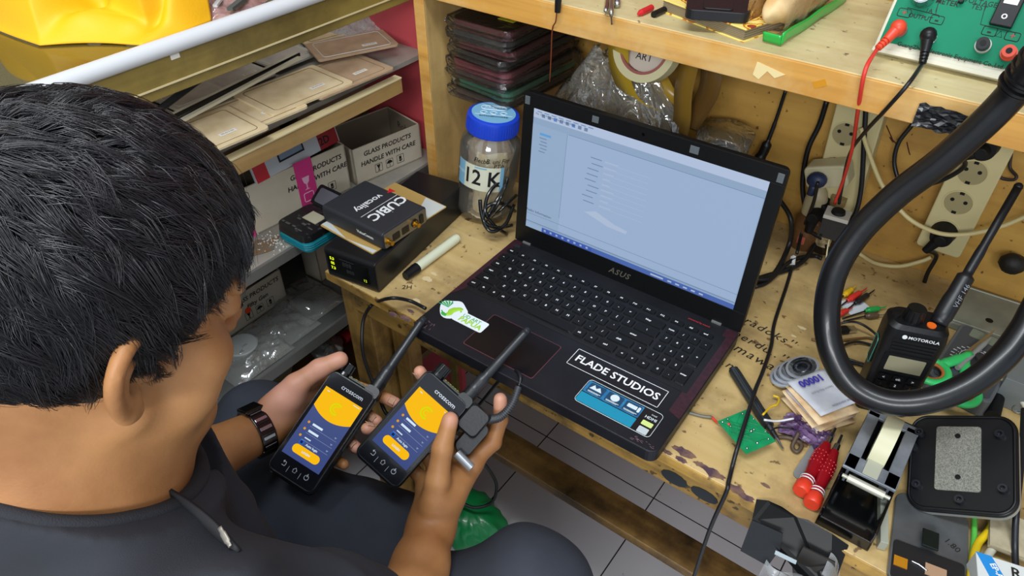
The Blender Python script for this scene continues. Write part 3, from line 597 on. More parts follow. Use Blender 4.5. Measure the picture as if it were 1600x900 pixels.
def ribbon(P, w, wd_, m, name, label, cat='tape'):
    Pc = catmull(P, 8); b = MB(); vs = []
    for p in Pc: vs += [p - wd_ * w / 2, p + wd_ * w / 2]
    b.add(vs, [(2 * i, 2 * i + 1, 2 * i + 3, 2 * i + 2) for i in range(len(Pc) - 1)]); c = Vector(sum(((p.x, p.y, p.z)[0] for p in Pc), 0) and (0, 0, 0))
    o = b.build(name, m, None, smooth='all', solid=.0006); return tag(o, label, cat)
xd = Vector((1, -.1, 0)).normalized()
ribbon([YP(966, 60, .40), YP(968, 110, .41), YP(985, 150, .43), YP(1020, 170, .45)], .036, xd, yb, 'tape_loop', 'yellowish packing tape strip hanging at the left of the masking tape roll')
ribbon([YP(1078, 96, .44), YP(1068, 140, .44), YP(1066, 180, .45), YP(1062, 210, .47)], .030, xd, br, 'tape_loop', 'brown packing tape strip hanging nearest the right of the masking tape roll')
ribbon([YP(1112, 100, .46), YP(1108, 140, .46), YP(1090, 175, .47), YP(1074, 200, .48)], .034, xd, mat('dark packing tape', '6c4f26', .3), 'tape_loop', 'dark brown tape strip hanging furthest right behind the laptop screen')
ribbon([YP(1020, 110, .47), YP(1040, 150, .46), YP(1052, 185, .48), YP(1050, 205, .49)], .05, xd, mat('amber packing tape', 'b08d33', .3), 'tape_loop', 'wide amber tape strip hanging directly below the masking tape roll')
# clear tub behind the laptop
tb = thing('clear_tub', 'small clear plastic tub holding blue and dark scraps behind the laptop screen', 'tub', frame(YP(1128, 232, .50) + Vector((0, 0, -.03)), (1, 0, 0)))
MB().lathe([(0, 0), (.035, 0), (.04, .03), (.045, .06)], 28).build('tub_body', film('tub plastic', 'd0c6a4', .15, .1, .8, 40, 1), tb, smooth='all')
MB().ball((0, 0, .02), (.034, .030, .018)).build('dark_scrap', mat('scrap dark', '2b3436', .4, col2='66706c', vscale=60), tb)
MB().box((.004, -.004, .035), (.028, .02, .008)).build('blue_scrap', mat('scrap blue', '23548c', .4), tb, bev=.002)
tb.location = (tb.location.x, tb.location.y, max(tb.location.z, TT + .06))
# ------------------------------------------------------------ upper shelf
S0 = SZ
def S(x, y, h=0.0): return Z(x, y, S0 + h)
# green power supply: only its lower front is in the picture
A, B = S(1362, 79, .006), S(1585, 131, .006); d = (B - A).normalized()
PM = frm(A, d, Vector((0, 0, 1)) + Vector((-d.y, d.x, 0)) * .55)    # x along the front, y up the sloping face, z out towards the room
Wp = (B - A).length + .0; Hp = .15
psu = thing('power_supply', 'green-fronted bench power supply with red and black sockets standing on the upper shelf', 'power supply', PM)
MB().box((Wp / 2, Hp / 2, -.06), (Wp, Hp, .12)).build('housing', mat('psu cream', 'cfccb8', .45), psu, bev=.002)
MB().box((Wp / 2, Hp / 2 + .006, .001), (Wp - .008, Hp - .012, .003)).build('front_panel', mat('psu green', '067c5a', .6, spec=.25), psu, bev=.0006)
# terminal positions by pixel on the face
PMi = PM.inverted(); nrm = PM.to_3x3().col[2]; P0 = Vector(A)
def face(px, py, off=.0025):
    dd = ray(px, py); q = P0 + nrm * off; t = (q - CAMP).dot(nrm) / dd.dot(nrm); return PMi @ (CAMP + dd * t)
def term(px, py, name, m, m2):
    c = face(px, py); b = MB(); b.cyl(c, c + Vector((0, 0, .016)), .0068, .0062, 20, 1); b.cyl(c + Vector((0, 0, .016)), c + Vector((0, 0, .0165)), .0030, .003, 12, 2); b.cyl(c, c + Vector((0, 0, .005)), .0078, .0078, 20, 0)
    b.build(name, [m2, m, blackm], psu, smooth=True); return c
oran = mat('orange plug', 'd8452a', .4)
c1 = term(1406, 48, 'socket', oran, grey); c2 = term(1452, 60, 'socket', mat('pale socket', 'b9bab2', .4), chrome)
c3 = term(1536, 72, 'socket', black, mat('pale socket', 'b9bab2', .4)); c4 = term(1576, 84, 'socket', oran, oran)
g = MB(); fz = .0027
def line(P, r=.0004): g.tube([face(x, y, fz) for x, y in P], r, 4, smooth=False)
line(((1418, 20), (1418, 12), (1467, 24), (1467, 27))); line(((1462, 22), (1468, -4)))
for x, y in ((1413, 20), (1464, 31), (1546, 49), (1582, 57)):
    c = face(x, y, fz); g.tube([(c.x + a, c.y + b_, c.z) for a, b_ in rrect(.013, .0085, .0015, 2, -.0065, -.0042)], .0004, 4, True, smooth=False)
g.text('+', .010, TR(*face(1413, 20, fz)), 1); g.text('-', .012, TR(*face(1464, 31, fz)), 0, bold=.0003); g.text('-', .012, TR(*face(1546, 49, fz)), 0, bold=.0003); g.text('+', .010, TR(*face(1582, 57, fz)), 1)
c = face(1562, 53, fz); g.tube([(c.x - .003, c.y - .003, c.z), (c.x + .003, c.y - .003, c.z), (c.x, c.y + .003, c.z)], .0004, 4, True, smooth=False)
g.text('OUTPUT', .0062, TR(*face(1438, 27, fz)), 0, bold=.0001); g.text('1A', .0062, TR(*face(1452, 17, fz)), 0); g.text('METER', .0075, TR(*face(1480, 4, fz)), 0, bold=.0001); g.text('VOLTAGE', .0072, TR(*face(1532, 4, fz)), 0); g.text('TEST', .0072, TR(*face(1530, 12, fz)), 0)
line(((1540, 8), (1532, 38), (1586, 51), (1586, 54))); line(((1462, 18), (1470, -6), (1500, -2)))
c = face(1474, 84, fz); MB().text('GuangZhou', .0062, TR(*face(1424, 73, fz)), 0, bold=.0001).build('maker_lettering', ink, psu); MB().text('Electronic Equipment Co.,Ltd.', .0062, TR(*face(1508, 92, fz)), 0, bold=.0001).build('maker_lettering', ink, psu)
g.build('panel_lettering', [ink, mat('red print', 'b02a30', .5)], psu)['kind'] = 'stuff'
c = face(1443, -4); b = MB(); b.cyl(c, c + Vector((0, 0, .018)), .012, .010, 24, 0); b.cyl(c + Vector((0, 0, .018)), c + Vector((0, 0, .0185)), .009, .009, 20, 0); b.build('dial_knob', chrome, psu, smooth=True, bev=.0006)
c = face(1502, 2); b = MB(); b.cyl(c, c + Vector((0, 0, .008)), .003, .0025, 12); b.build('toggle', black, psu, smooth=True)
c = face(1574, 18); b = MB(); b.box((c.x, c.y, .006), (.021, .032, .008)); sw = b.build('rocker_switch', black, psu, bev=.001)
b = MB(); b.box((c.x, c.y + .009, .0103), (.013, .007, .0006)); b.text('O', .007, TR(c.x, c.y - .007, .0102), 0, bold=.0002); b.build('switch_mark', white, sw)
MB().box((Wp / 2, .0025, .0008), (Wp, .005, .004)).build('lower_rim', MATS['psu cream'], psu, bev=.0006)
for fx in (.02, Wp - .02): MB().box((fx, -.002, -.02), (.016, .008, .016)).build('foot', blackm, psu)
# plugs with cables
W1, W2 = PM @ c1, PM @ c2
def plug(cpt, px2, py2, dep2, m, name, label, pts, cm):
    c = Vector(cpt) + nrm * .012
    b = MB(); e = DP(px2, py2, dep2); dd = (e - c)
    b.cyl(Vector(cpt) + nrm * .004, c + nrm * .006, .0075, .0075, 16); b.ball(c + nrm * .004, .0085, 14)
    b.cyl(c + nrm * .004, c + dd * .55, .0070, .0050, 12)
    for k in range(4): q = c + dd * (.55 + k * .12); b.cyl(q, q + dd * .06, .0050 - k * .0003, .0048 - k * .0003, 12)
    b.cyl(c + dd * .5, e, .0035, .0025, 10)
    t = thing(name, label, 'cable', tuple(c)); o = b.build('plug', m, t, smooth=True, M=TR(*(-c)))
    MB().tube([e] + pts, .0023, 8, k=8).build('cable', cm, t, smooth='all', M=TR(*(-c)))
dps = lambda p: (p - CAMP).dot(RM @ Vector((0, 0, -1)))
plug(W1, 1371, 76, dps(W1) - .012, oran, 'test_lead', 'red test lead plugged into the power supply, hanging down to the small black box', [YP(1352, 110, .305), YP(1341, 170, .325), YP(1332, 230, .40), YP(1318, 280, .45), YP(1304, 318, .47)], mat('red cable', 'd83a2e', .4))
plug(W2, 1441, 100, dps(W2) - .012, black, 'test_lead', 'black test lead plugged into the power supply left of its black socket', [YP(1420, 130, .305), YP(1385, 170, .31), YP(1350, 208, .36), YP(1328, 240, .42), YP(1316, 290, .46), YP(1311, 318, .47)], rubber)
# bread bag
Cb = S(1219, 72, .001); dB = (S(1318, 6) - Cb).normalized()
bd = thing('bread_bag', 'green-edged clear bag holding a pale bread roll on the upper shelf', 'bread', frame(Cb, dB) @ TR(.098, .025, 0))
def bread(u, v):
    a = u * 2 * math.pi; p = v * math.pi; return (.000 + .090 * math.sin(p) * math.cos(a) * (1 + .05 * math.sin(3 * a)), .000 + .0235 * math.sin(p) * math.sin(a) * (1 + .06 * math.sin(2 * a + 4 * v)), .028 - .024 * math.cos(p) + .002 * math.sin(8 * a) * math.sin(p))
MB().grid(bread, 36, 20).build('bread_roll', mat('bread crust', 'ecd5a6', .6, col2='cf9f5c', vscale=22), bd, smooth='all')
def bagshell(u, v):
    a = u * 2 * math.pi; c_, s_ = math.cos(a), math.sin(a); q = (abs(c_) ** 4 + abs(s_) ** 4) ** .25
    return ((-.097 + .20 * v),   .024 * c_ / q * (1 + .05 * math.sin(9 * v * 3)), max(.003, .034 + .032 * s_ / q * (.55 + .45 * math.sin(math.pi * min(1, v + .12))) + .002 * math.sin(20 * v + 3 * a)))
MB().grid(bagshell, 32, 22).build('clear_wrapper', film('bread wrapper', 'f4f0e4', .03, .12, .7, 30, .15), bd, smooth='all')
b = MB()
b.grid(lambda u, v: (-.098 + .20 * u, -.025, .001 + .014 * v + .001 * math.sin(14 * u)), 24, 4)
b.grid(lambda u, v: (-.098 - .004 * v, -.025 + .022 * u, .001 + .012 * v), 8, 3)
b.build('green_edge', mat('green plastic film', '1fae45', .3, coat=.3), bd, smooth='all', solid=.0018)
# floral-cover book
bk = thing('floral_notebook', 'thick notebook with a yellow floral cover lying on the upper shelf', 'book', None)
A, B, D = (1176, 46), (1048, -6), (1250, -20)
A, B, D = (1166, 46), (1034, -2), (1216, -18)
M, w, dd = rectpx(A, B, D, S0 + .016); M = frm(M.col[3].to_3d(), M.to_3x3().col[1], -M.to_3x3().col[0] * -1) if 0 else M
if M.to_3x3().col[2].z < 0:   # keep the normal upwards
    M = frm(M.col[3].to_3d(), M.to_3x3().col[1], M.to_3x3().col[0]); w, dd = dd, w
bk.matrix_world = M @ TR(0, 0, -.016)
fm = bpy.data.materials.new('floral cover'); fm.use_nodes = True; nt = fm.node_tree
vo = nt.nodes.new('ShaderNodeTexVoronoi'); vo.inputs['Scale'].default_value = 45; tc_ = nt.nodes.new('ShaderNodeTexCoord'); rp = nt.nodes.new('ShaderNodeValToRGB')
nt.links.new(tc_.outputs['Object'], vo.inputs['Vector']); nt.links.new(vo.outputs['Distance'], rp.inputs[0]); rp.color_ramp.interpolation = 'CONSTANT'
for p_, c_ in ((0, 'f0d24a'), (.12, '9c3a1c'), (.30, 'efcf55'), (.40, 'c9782a'), (.5, 'f3dd7a')):
    e_ = rp.color_ramp.elements[0] if p_ == 0 else (rp.color_ramp.elements[1] if p_ == .12 else rp.color_ramp.elements.new(p_)); e_.position = p_; e_.color = lin(c_)
nt.links.new(rp.outputs[0], nt.nodes['Principled BSDF'].inputs['Base Color'])
MB().box((w / 2, dd / 2, .0008), (w, dd, .0016)).build('back_cover', fm, bk, bev=.0003)
MB().box((w / 2, dd / 2, .0152), (w, dd, .0016)).build('front_cover', fm, bk, bev=.0003)
b = MB()
for i in range(12): b.box((w / 2 - .001, dd / 2 + .000, .0022 + i * .0010), (w - .006 + .001 * (i % 2), dd - .006 + .0012 * (i % 3), .0009))
b.build('pages', mat('book pages', '8f8062', .8), bk)
# device lying on the book
c = Z(1118, 2, S0 + .028); dv = MB(); dv.prism(rrect(.075, .15, .01, 5, -.0375, -.0), -.012, 0, 0); dv.prism(rrect(.035, .03, .004, 4, -.0175, .006), 0, .0015, 0)
o_ = dv.build('handheld_device', mat('black rubber', '121417', .45), None, bev=.002, M=frame(Z(1122, 18, S0 + .029), (.92, .4, 0))); tag(o_, 'rounded black handheld device lying on the yellow floral notebook', 'device')
# shelf-edge small things
def capsule(name, label, cat, A, B, r, m, r2=None):
    d = B - A; L = d.length; M = frm(A, d, Vector((0, 0, 1)).cross(d)); b = MB(); b.cyl((0, 0, 0), (L * .8, 0, 0), r, r, 16); b.cyl((L * .8, 0, 0), (L, 0, 0), r, r2 or r * .4, 16)
    o = b.build(name, m, None, smooth=True, M=M); return tag(o, label, cat)
capsule('pen_cap', 'red pen cap lying on the upper shelf', 'pen cap', S(1018, 12, .004), S(997, 22, .004), .0042, red)
capsule('pen_cap', 'black pen cap lying right beside the red one on the upper shelf', 'pen cap', S(1038, 15, .004), S(1021, 23, .004), .0042, black, .004)
# tool tips poking over the edge
def tool(name, label, P, r, m, cat='tool', n=8): o = MB().tube(P, r, n, k=6).build(name, m, None, smooth='all'); return tag(o, label, cat)
tool('tweezers', 'silver tweezers tip poking over the shelf edge at the left', [S(950, -6, .004), YP(947, 14, SYF - .006), YP(946, 22, SYF - .006)], [.0035, .003, .0012], chrome)
tool('drill_bit', 'thin twisted steel bit pointing down over the shelf edge between two silver tools', [S(956, -8, .006), YP(955, 15, SYF - .012), YP(956, 38, SYF - .012)], [.0035, .0032, .0012], mat('twisted steel', 'a49c90', .35, .9))
tool('screwdriver_bit', 'short silver bit resting on the shelf edge right of the twisted steel bit', [S(966, -4, .005), S(964, 8, .005)], [.0035, .0042], chrome)
t = thing('hanging_lead', 'thin brown wire with a black end hanging over the shelf edge at the left', 'wire', tuple(YP(872, 0, SYF - .01)))
O_ = Vector(t.location)
MB().cyl(YP(873, -8, SYF - .01) - O_, YP(871, 19, SYF - .01) - O_, .005, .004, 10).build('black_end', black, t, smooth=True)
MB().tube([YP(870, 19, SYF - .01) - O_, YP(868, 34, SYF - .008) - O_, YP(863, 46, SYF - .004) - O_, YP(861, 90, SYF - .004) - O_, YP(859, 128, SYF - .004) - O_], .0009, 5).build('wire', mat('brown wire', '6e3018', .4), t, smooth='all')
# ------------------------------------------------------------ power strips on the back board
pcream = mat('strip cream', 'c9bd8c', .5); prec = mat('strip recess', '9c9068', .5)
def strip(BLp, BRp, UPp, H, name, label, socks):
    y = YW - .032; A, B, U = YP(*BLp, y), YP(*BRp, y), YP(*UPp, y); M = frm(A, B - A, U - A); w = (B - A).length
    t = thing(name, label, 'power strip', M); MB().prism(rrect(w, H, .006, 4), -.030, 0).build('housing', pcream, t, bev=.002)
    Mi = M.inverted(); out = []
    for px, py in socks:
        c = Mi @ YP(px, py, y); 
        b = MB(); b.lathe([(.0195, .0002), (.0195, .0012), (.018, .0012), (.0175, -.0001)], 32, M=TR(c.x, c.y, 0)); b.prism(ring(.0178, 28, c.x, c.y), 0, .0003, 1)
        b.cyl((c.x - .0085, c.y + .003, .0003), (c.x - .0085, c.y + .003, .0006), .0028, n=12, mi=2); b.cyl((c.x + .0085, c.y + .003, .0003), (c.x + .0085, c.y + .003, .0006), .0028, n=12, mi=2)
        b.box((c.x, c.y - .0155, .0006), (.006, .004, .0008), 2); b.box((c.x, c.y + .0155, .0006), (.006, .004, .0008), 2)
        b.build('socket', [pcream, prec, blackm], t); out.append(M @ c)
    return t, M, w, out
RS = strip((1430, 382), (1498, 405), (1512, 230), .295, 'power_strip', 'cream power strip on the right of the back board with two empty round sockets', [(1519, 270), (1497, 317), (1475, 362), (1540, 225)])
LS = strip((1258, 352), (1324, 372), (1300, 196), .280, 'power_strip', 'cream power strip on the left of the back board behind the red lead', [(1283, 322), (1302, 262), (1320, 210)])
def eplug(c, dz, r, m, name, label, pts, cr=.0032, body=None):
    """round plug standing out of the board at c with its cable"""
    n = Vector((0, -1, 0)); t = thing(name, label, 'plug', tuple(c))
    b = MB(); b.cyl((0, .0, 0), n * .022, r, r * .82, 24); b.cyl(n * .022, n * dz, r * .55, r * .42, 16)
    if body: b.cyl(n * (dz * .7), n * (dz * .7) + body, r * .5, r * .3, 12)
    b.build('plug_body', m, t, smooth=True, bev=.001)
    MB().tube([n * (dz * .7) + (body or Vector()) * .9] + [p - c for p in pts], cr, 8, k=8).build('cable', rubber, t, smooth='all')
c = RS[3][2]; eplug(c, .03, .0175, blackm, 'mains_plug', 'black plug in the lowest socket of the right power strip, cable going down', [YP(1463, 400, .555), YP(1448, 430, .56), YP(1436, 472, .57)], body=Vector((-.012, -.004, -.026)))
c = RS[3][3]; eplug(c, .035, .0185, blackm, 'mains_plug', 'black plug under the shelf edge in the topmost socket of the right power strip', [YP(1505, 262, .545), YP(1465, 284, .55), YP(1415, 292, .56), YP(1398, 260, .57), YP(1403, 225, .575), YP(1425, 195, .58), YP(1432, 180, .58)], body=Vector((-.02, -.006, -.012)))
c = LS[3][0]; eplug(c, .045, .020, blackm, 'mains_plug', 'black plug low in the left power strip above the small black box', [YP(1290, 380, .54), YP(1296, 420, .50), T(1300, 470, .004), T(1296, 520, .004)], body=Vector((.0, -.006, -.03)))
ad = thing('mains_adapter', 'white plug-in adapter with a dark blue plug in the left power strip', 'adapter', frame(LS[3][1] + Vector((0, -.002, 0)), (.93, 0, .38), (0, -1, 0)))
MB().prism(rrect(.062, .036, .008, 5, -.031, -.018), 0, .034).build('adapter_body', mat('adapter ivory', 'c4bb98', .45), ad, bev=.003)
b = MB(); b.ball((-.010, .000, .042), (.015, .013, .011), 14); b.cyl((-.012, -.004, .042), (-.022, -.022, .046), .008, .005, 12); b.build('blue_plug', mat('navy plug', '1d2b4a', .5), ad, smooth='all')
# black mains cable out of the blue plug down to the white connector, behind and onto the bench
def cable(name, label, P, r, m, n=8, cat='cable', k=8): return tag(MB().tube(P, r, n, k=k).build(name, m, None, smooth='all'), label, cat)
BUn = Vector((0, 0, 0))
wc = thing('charging_cable', 'thin black cable with a white connector running down the bench to its front edge', 'cable', tuple(T(1242, 410, .01)))
O_ = Vector(wc.location); P1 = [YP(1278, 285, .50), YP(1270, 320, .51), YP(1254, 360, .53), T(1245, 396, .02)]
MB().tube([p - O_ for p in P1], .0026, 8, k=8).build('cable', rubber, wc, smooth='all')
MB().tube([T(1240, 402, .012) - O_, T(1238, 412, .010) - O_], .0045, 6).build('white_connector', mat('connector white', 'dadcdc', .4), wc, smooth=True)
P2 = [T(1238, 416, .008), T(1228, 450, .004), T(1210, 505, .004), T(1205, 540, .006), T(1192, 580, .016), T(1180, 610, .024), T(1166, 655, .026), T(1152, 700, .020), T(1144, 730, .006), T(1138, 755, .005), Vector((T(1134, 770).x, YF - .006, TT - .004)), Vector((T(1134, 770).x - .004, YF - .012, TT - .08)), Vector((T(1134, 770).x - .006, YF - .008, TT - .25))]
MB().tube([p - O_ for p in P2], .0026, 8, k=8).build('cable', rubber, wc, smooth='all')
# small black box with pale top and cable
rl = thing('relay_box', 'small black box with a pale top hanging below the left power strip', 'electronic box', frame(YP(1303, 352, .470), (1, .1, .0)))
MB().box((0, 0, .0), (.034, .028, .034)).build('housing', mat('relay black', '242424', .55), rl, bev=.001)
MB().box((0, 0, .0185), (.0342, .0282, .006)).build('top_cap', mat('pale plate', 'b8b4a8', .5), rl, bev=.0005)
MB().cyl((0, 0, .0215), (0, 0, .026), .010, .009).build('grommet', blackm, rl, smooth=True)
for fx in (-.012, .012): MB().cyl((fx, -.0135, -.013), (fx, -.0148, -.013), .0022, n=10).build('screw_hole', blackm, rl)
cable('thin_white_wire', 'thin pale wire dropping from the small black box to the bench', [YP(1297, 368, .46), YP(1292, 395, .46), T(1288, 440, .02), T(1284, 480, .004)], .0011, mat('ivory wire', 'd8cfa2', .5), 6, 'wire')
# cables along the wall
cable('mains_cable', 'black cable with a thick strain relief hanging on the back board behind the laptop', [YP(1228, 140, .572), YP(1215, 180, .572), YP(1206, 205, .570), YP(1194, 235, .565), YP(1184, 252, .56)], [.0028, .0028, .0034, .008, .009], rubber)
cable('mains_cable', 'black cable looping down the back board between the laptop and the left power strip', [YP(1292, 157, .575), YP(1280, 195, .575), YP(1262, 235, .57), YP(1254, 290, .565), YP(1262, 340, .56), YP(1275, 372, .55), T(1250, 412, .006), T(1195, 432, .006), T(1180, 436, .006)], .0040, rubber)
cable('mains_cable', 'black cable hanging down the right side of the left power strip', [YP(1354, 150, .545), YP(1350, 220, .542), YP(1346, 290, .54), YP(1338, 330, .535), YP(1326, 348, .535)], .0036, rubber)
cable('mains_cable', 'black cable curving out from behind the laptop screen edge', [T(1168, 436, .012), T(1205, 432, .010), YP(1232, 385, .50), YP(1236, 345, .50), YP(1222, 318, .515), YP(1205, 300, .52)], .0040, rubber)
cable('mains_cable', 'loose black cable forming a loop on the bench right of the laptop', [T(1180, 448, .005), T(1200, 440, .005), T(1236, 408, .012), T(1270, 400, .005), T(1284, 404, .005)], .0034, rubber)
cable('ivory_cable', 'long cream cable hanging in a deep curve across the right power strip', [YP(1345, 200, .54), YP(1358, 240, .54), YP(1376, 285, .54), YP(1398, 318, .535), YP(1425, 345, .53), YP(1466, 364, .525), YP(1510, 366, .53), YP(1560, 355, .54), YP(1602, 338, .55), YP(1640, 318, .56)], .0032, mat('cream cable', 'cfc08a', .5))
cable('ivory_cable', 'cream cable curving low from the bottom of the right power strip to the left', [YP(1455, 402, .57), YP(1440, 408, .565), YP(1405, 416, .56), YP(1370, 412, .56), YP(1345, 398, .57), YP(1310, 372, .575), YP(1290, 340, .58)], .0032, MATS['cream cable'])
# bottles behind the laptop
bt = thing('glue_bottle', 'small clear bottle with a pale conical cap behind the right edge of the laptop screen', 'bottle', (T(1216, 400).x + .02, .548, TT))
MB().lathe([(0, 0), (.021, 0), (.022, .004), (.022, .050), (.018, .058), (.013, .062)], 28).build('bottle_body', mat('amber bottle', '6d4a2c', .15, alpha=.75), bt, smooth=True)
MB().lathe([(.0165, .062), (.0175, .064), (.017, .090), (.012, .104), (.005, .113), (0, .114)], 28).build('cap', mat('pale cap', 'b7a986', .4, alpha=.9), bt, smooth=True)
MB().prism(rrect(.012, .014, .001, 2, -.006, .014), 0, .0006, 0, Matrix(((1, 0, 0, 0), (0, 0, -1, -.0218), (0, 1, 0, 0), (0, 0, 0, 1)))).build('red_label', mat('faded red label', 'a8503c', .6), bt)
bt = thing('glue_bottle', 'dark brown bottle with a printed label behind the small black box', 'bottle', (T(1262, 400).x + .012, .555, TT))
MB().lathe([(0, 0), (.018, 0), (.019, .004), (.019, .060), (.012, .070), (.010, .085), (0, .086)], 28).build('bottle_body', mat('dark bottle', '241a12', .2), bt, smooth=True)
b = MB(); wrap(b, -2.4, -.9, .015, .055, .0194, 0); b.build('label', mat('worn label', 'b5a276', .6, col2='6a5a3e', vscale=120), bt, smooth='all')
MB().lathe([(0.011, .085), (.012, .086), (.012, .10), (0, .101)], 20).build('cap', mat('tan cap', '8f7a50', .5), bt, smooth=True)
# ------------------------------------------------------------ right side of the bench
# big black gooseneck of a bench lamp
gn = [(1640, 78, .60), (1586, 142, .64), (1540, 190, .665), (1470, 252, .70), (1400, 305, .735), (1340, 365, .765), (1304, 425, .785), (1292, 490, .80), (1300, 550, .80), (1330, 600, .795), (1385, 628, .78), (1450, 626, .765), (1515, 600, .755), (1565, 560, .75), (1600, 515, .75), (1640, 450, .75)]
lamp = thing('gooseneck_lamp_arm', 'thick black gooseneck tube hanging in a big loop in front of the two-way radio', 'lamp arm', tuple(T(1385, 655)))
O_ = Vector(lamp.location); G = [Vector((1.02, .20, 1.16)) - O_, DP(1900, -110, .60) - O_, DP(1760, -12, .59) - O_] + [DP(*g) - O_ for g in gn] + [DP(1740, 350, .76) - O_, DP(1860, 420, .84) - O_, Vector((1.0, .165, .76)) - O_]
low = min(p.z for p in G)
MB().tube(G, [.0145] * 3 + [.0140] * 12, 20, k=10).build('flexible_tube', mat('satin black rubber', '101114', .34, spec=.4, coat=.1, bump=.1, bscale=60), lamp, smooth='all')
b = MB(); a0, a1 = G[3], G[4]; d = (a1 - a0)
for i in range(9): q = a0 + d * (.1 + i * .1); b.cyl(q, q + d * .055, .0185 if i % 2 else .0165, n=24)
b.build('ribbed_collar', mat('black collar', '0c0d0f', .4), lamp, smooth=True)
MB().box((1.0, .165, .755), (.07, .06, .06)).build('clamp', mat('matte black', '0b0c0d', .6), lamp, bev=.004, M=TR(*(-O_)))
MB().box((1.03, .20, 1.150), (.06, .30, .05)).build('bracket_arm', mat('matte black', '0b0c0d', .6), lamp, bev=.004, M=TR(*(-O_)))
# two-way radio with antenna
TSX, TSZ = 1.12, 1.12; tpp = Z(1436, 500, TT + .128 * TSZ); rx_ = Matrix.Rotation(.22, 3, 'Z') @ (Z(1484, 515, TT + .128) - Z(1395, 487, TT + .128)).normalized()
TW = thing('two_way_radio', 'black two-way radio with keypad and long antenna standing inside the gooseneck loop', 'two-way radio', frame((tpp.x, tpp.y, TT), rx_) @ Matrix.Diagonal((TSX, TSX, TSZ, 1)))
b = MB(); 
def loftbox(b, secs, n=5, mi=0):   # secs: (z, w, d, r, cx, cy)
    rings = [[(x + cx, y + cy, z) for x, y in rrect(w, dd_, r, n, -w / 2, -dd_ / 2)] for z, w, dd_, r, cx, cy in secs]; m = len(rings[0])
    b.add(sum(rings, []), [tuple(range(m))[::-1], tuple(range((len(rings) - 1) * m, len(rings) * m))] + [(k * m + j, k * m + (j + 1) % m, (k + 1) * m + (j + 1) % m, (k + 1) * m + j) for k in range(len(rings) - 1) for j in range(m)], mi)
loftbox(b, [(0, .052, .032, .006, 0, 0), (.004, .055, .035, .007, 0, 0), (.06, .056, .036, .007, 0, 0), (.112, .060, .038, .009, 0, 0), (.124, .058, .036, .010, 0, .001), (.128, .050, .030, .010, 0, .002)])
b.build('radio_body', mat('radio black', '0d0e10', .42, spec=.35, bump=.1, bscale=500), TW, smooth=True)
FR = Matrix(((1, 0, 0, 0), (0, 0, -1, -.0185), (0, 1, 0, 0), (0, 0, 0, 1)))
b = MB(); b.prism(rrect(.046, .028, .002, 2, -.023, .066), 0, .0012); b.build('display_bezel', black, TW, M=FR)
b = MB(); b.prism(rrect(.036, .020, .001, 2, -.018, .070), .0010, .0016); b.build('display', mat('lcd tan', '8f8a70', .3), TW, M=FR)
b = MB()
for i in range(4): b.box((0, .0985 + i * .0045, .0006), (.040 + .001 * i, .0022, .0016))
b.build('speaker_grille', mat('grille black', '050506', .5), TW, M=FR)
b = MB(); b.text('MOTOROLA', .0052, TR(.006, .1180, .0012), 0, bold=.0001); b.prism(ring(.0024, 16, -.012, .1180), .0008, .0016, 0); b.build('radio_lettering', white, TW, M=FR)
legs_ = ['<', 'ok', '>', '1', '2', '3', '4', '5', '6', '7', '8', '9', '*', '0', '#']
for i, t in enumerate(legs_):
    x_, y_ = -.0145 + (i % 3) * .0145, .059 - (i // 3) * .0098
    b = MB(); b.prism(rrect(.011, .007, .002, 2, x_ - .0055, y_ - .0035), 0, .0018); b.text(t, .0046, TR(x_, y_, .0018), 1 if i not in (3, 5) else 2, bold=.0001); b.build('key', [black, white, gold], TW, M=FR)
MB().prism(rrect(.012, .035, .004, 4, -.006, .062), -.0005, .0018).build('talk_button', mat('button rubber', '0c0d0e', .6), TW, M=Matrix(((0, 0, -1, -.0285), (-1, 0, 0, 0), (0, 1, 0, 0), (0, 0, 0, 1))))
b = MB(); b.tube([(x, y, .0018) for x, y in rrect(.013, .036, .004, 4, -.0065, .0615)], .0005, 5, True, smooth=False); b.build('teal_ring', mat('teal ring', '2f7e6e', .4), TW, M=Matrix(((0, 0, -1, -.0285), (-1, 0, 0, 0), (0, 1, 0, 0), (0, 0, 0, 1))))
b = MB(); b.cyl((-.006, .0, .127), (-.006, 0, .143), .010, .0085, 20); 
for i in range(10): a = i * .628; b.cyl((-.006 + .0095 * math.cos(a), .0095 * math.sin(a), .129), (-.006 + .0082 * math.cos(a), .0082 * math.sin(a), .142), .0012, n=5)
b.build('channel_knob', mat('knob black', '0d0e10', .35), TW, smooth=True)
MB().prism(ring(.0045, 16), 0, .0015).build('orange_button', mat('orange rubber', 'e2641c', .4), TW, M=TR(.011, -.006, .128))
MB().cyl((-.022, 0, .126), (-.022, 0, .131), .004).build('top_button', black, TW)
ab = TW.matrix_world.inverted() @ DP(1462, 482, dps(Vector((tpp.x, tpp.y, TT + .128)) )); ab = Vector((.019, .002, .126))
aw = TW.matrix_world @ ab; at_ = DP(1591, 292, (aw - CAMP).dot(RM @ Vector((0, 0, -1))) - .005)
dl = TW.matrix_world.inverted() @ at_ - ab
b = MB(); b.tube([ab, ab + dl * .10, ab + dl * .30, ab + dl * .42, ab + dl * .7, ab + dl], [.0085, .0095, .0085, .0050, .0042, .0042], 14, smooth=True); b.ball(ab + dl, .0046, 12)
b.build('antenna', mat('antenna black', '15161a', .4), TW, smooth='all')
b = MB(); dn = dl.normalized(); wv = TW.matrix_world.inverted().to_3x3() @ Vector((.55, -.6, .6)); nn = (wv - dn * wv.dot(dn)).normalized()
b.text('VHF 146', .0075, frm(ab + dl * .21 + nn * .0100, dn, nn.cross(dn)), 0); b.build('antenna_lettering', mat('grey print', '7f8388', .6), TW)
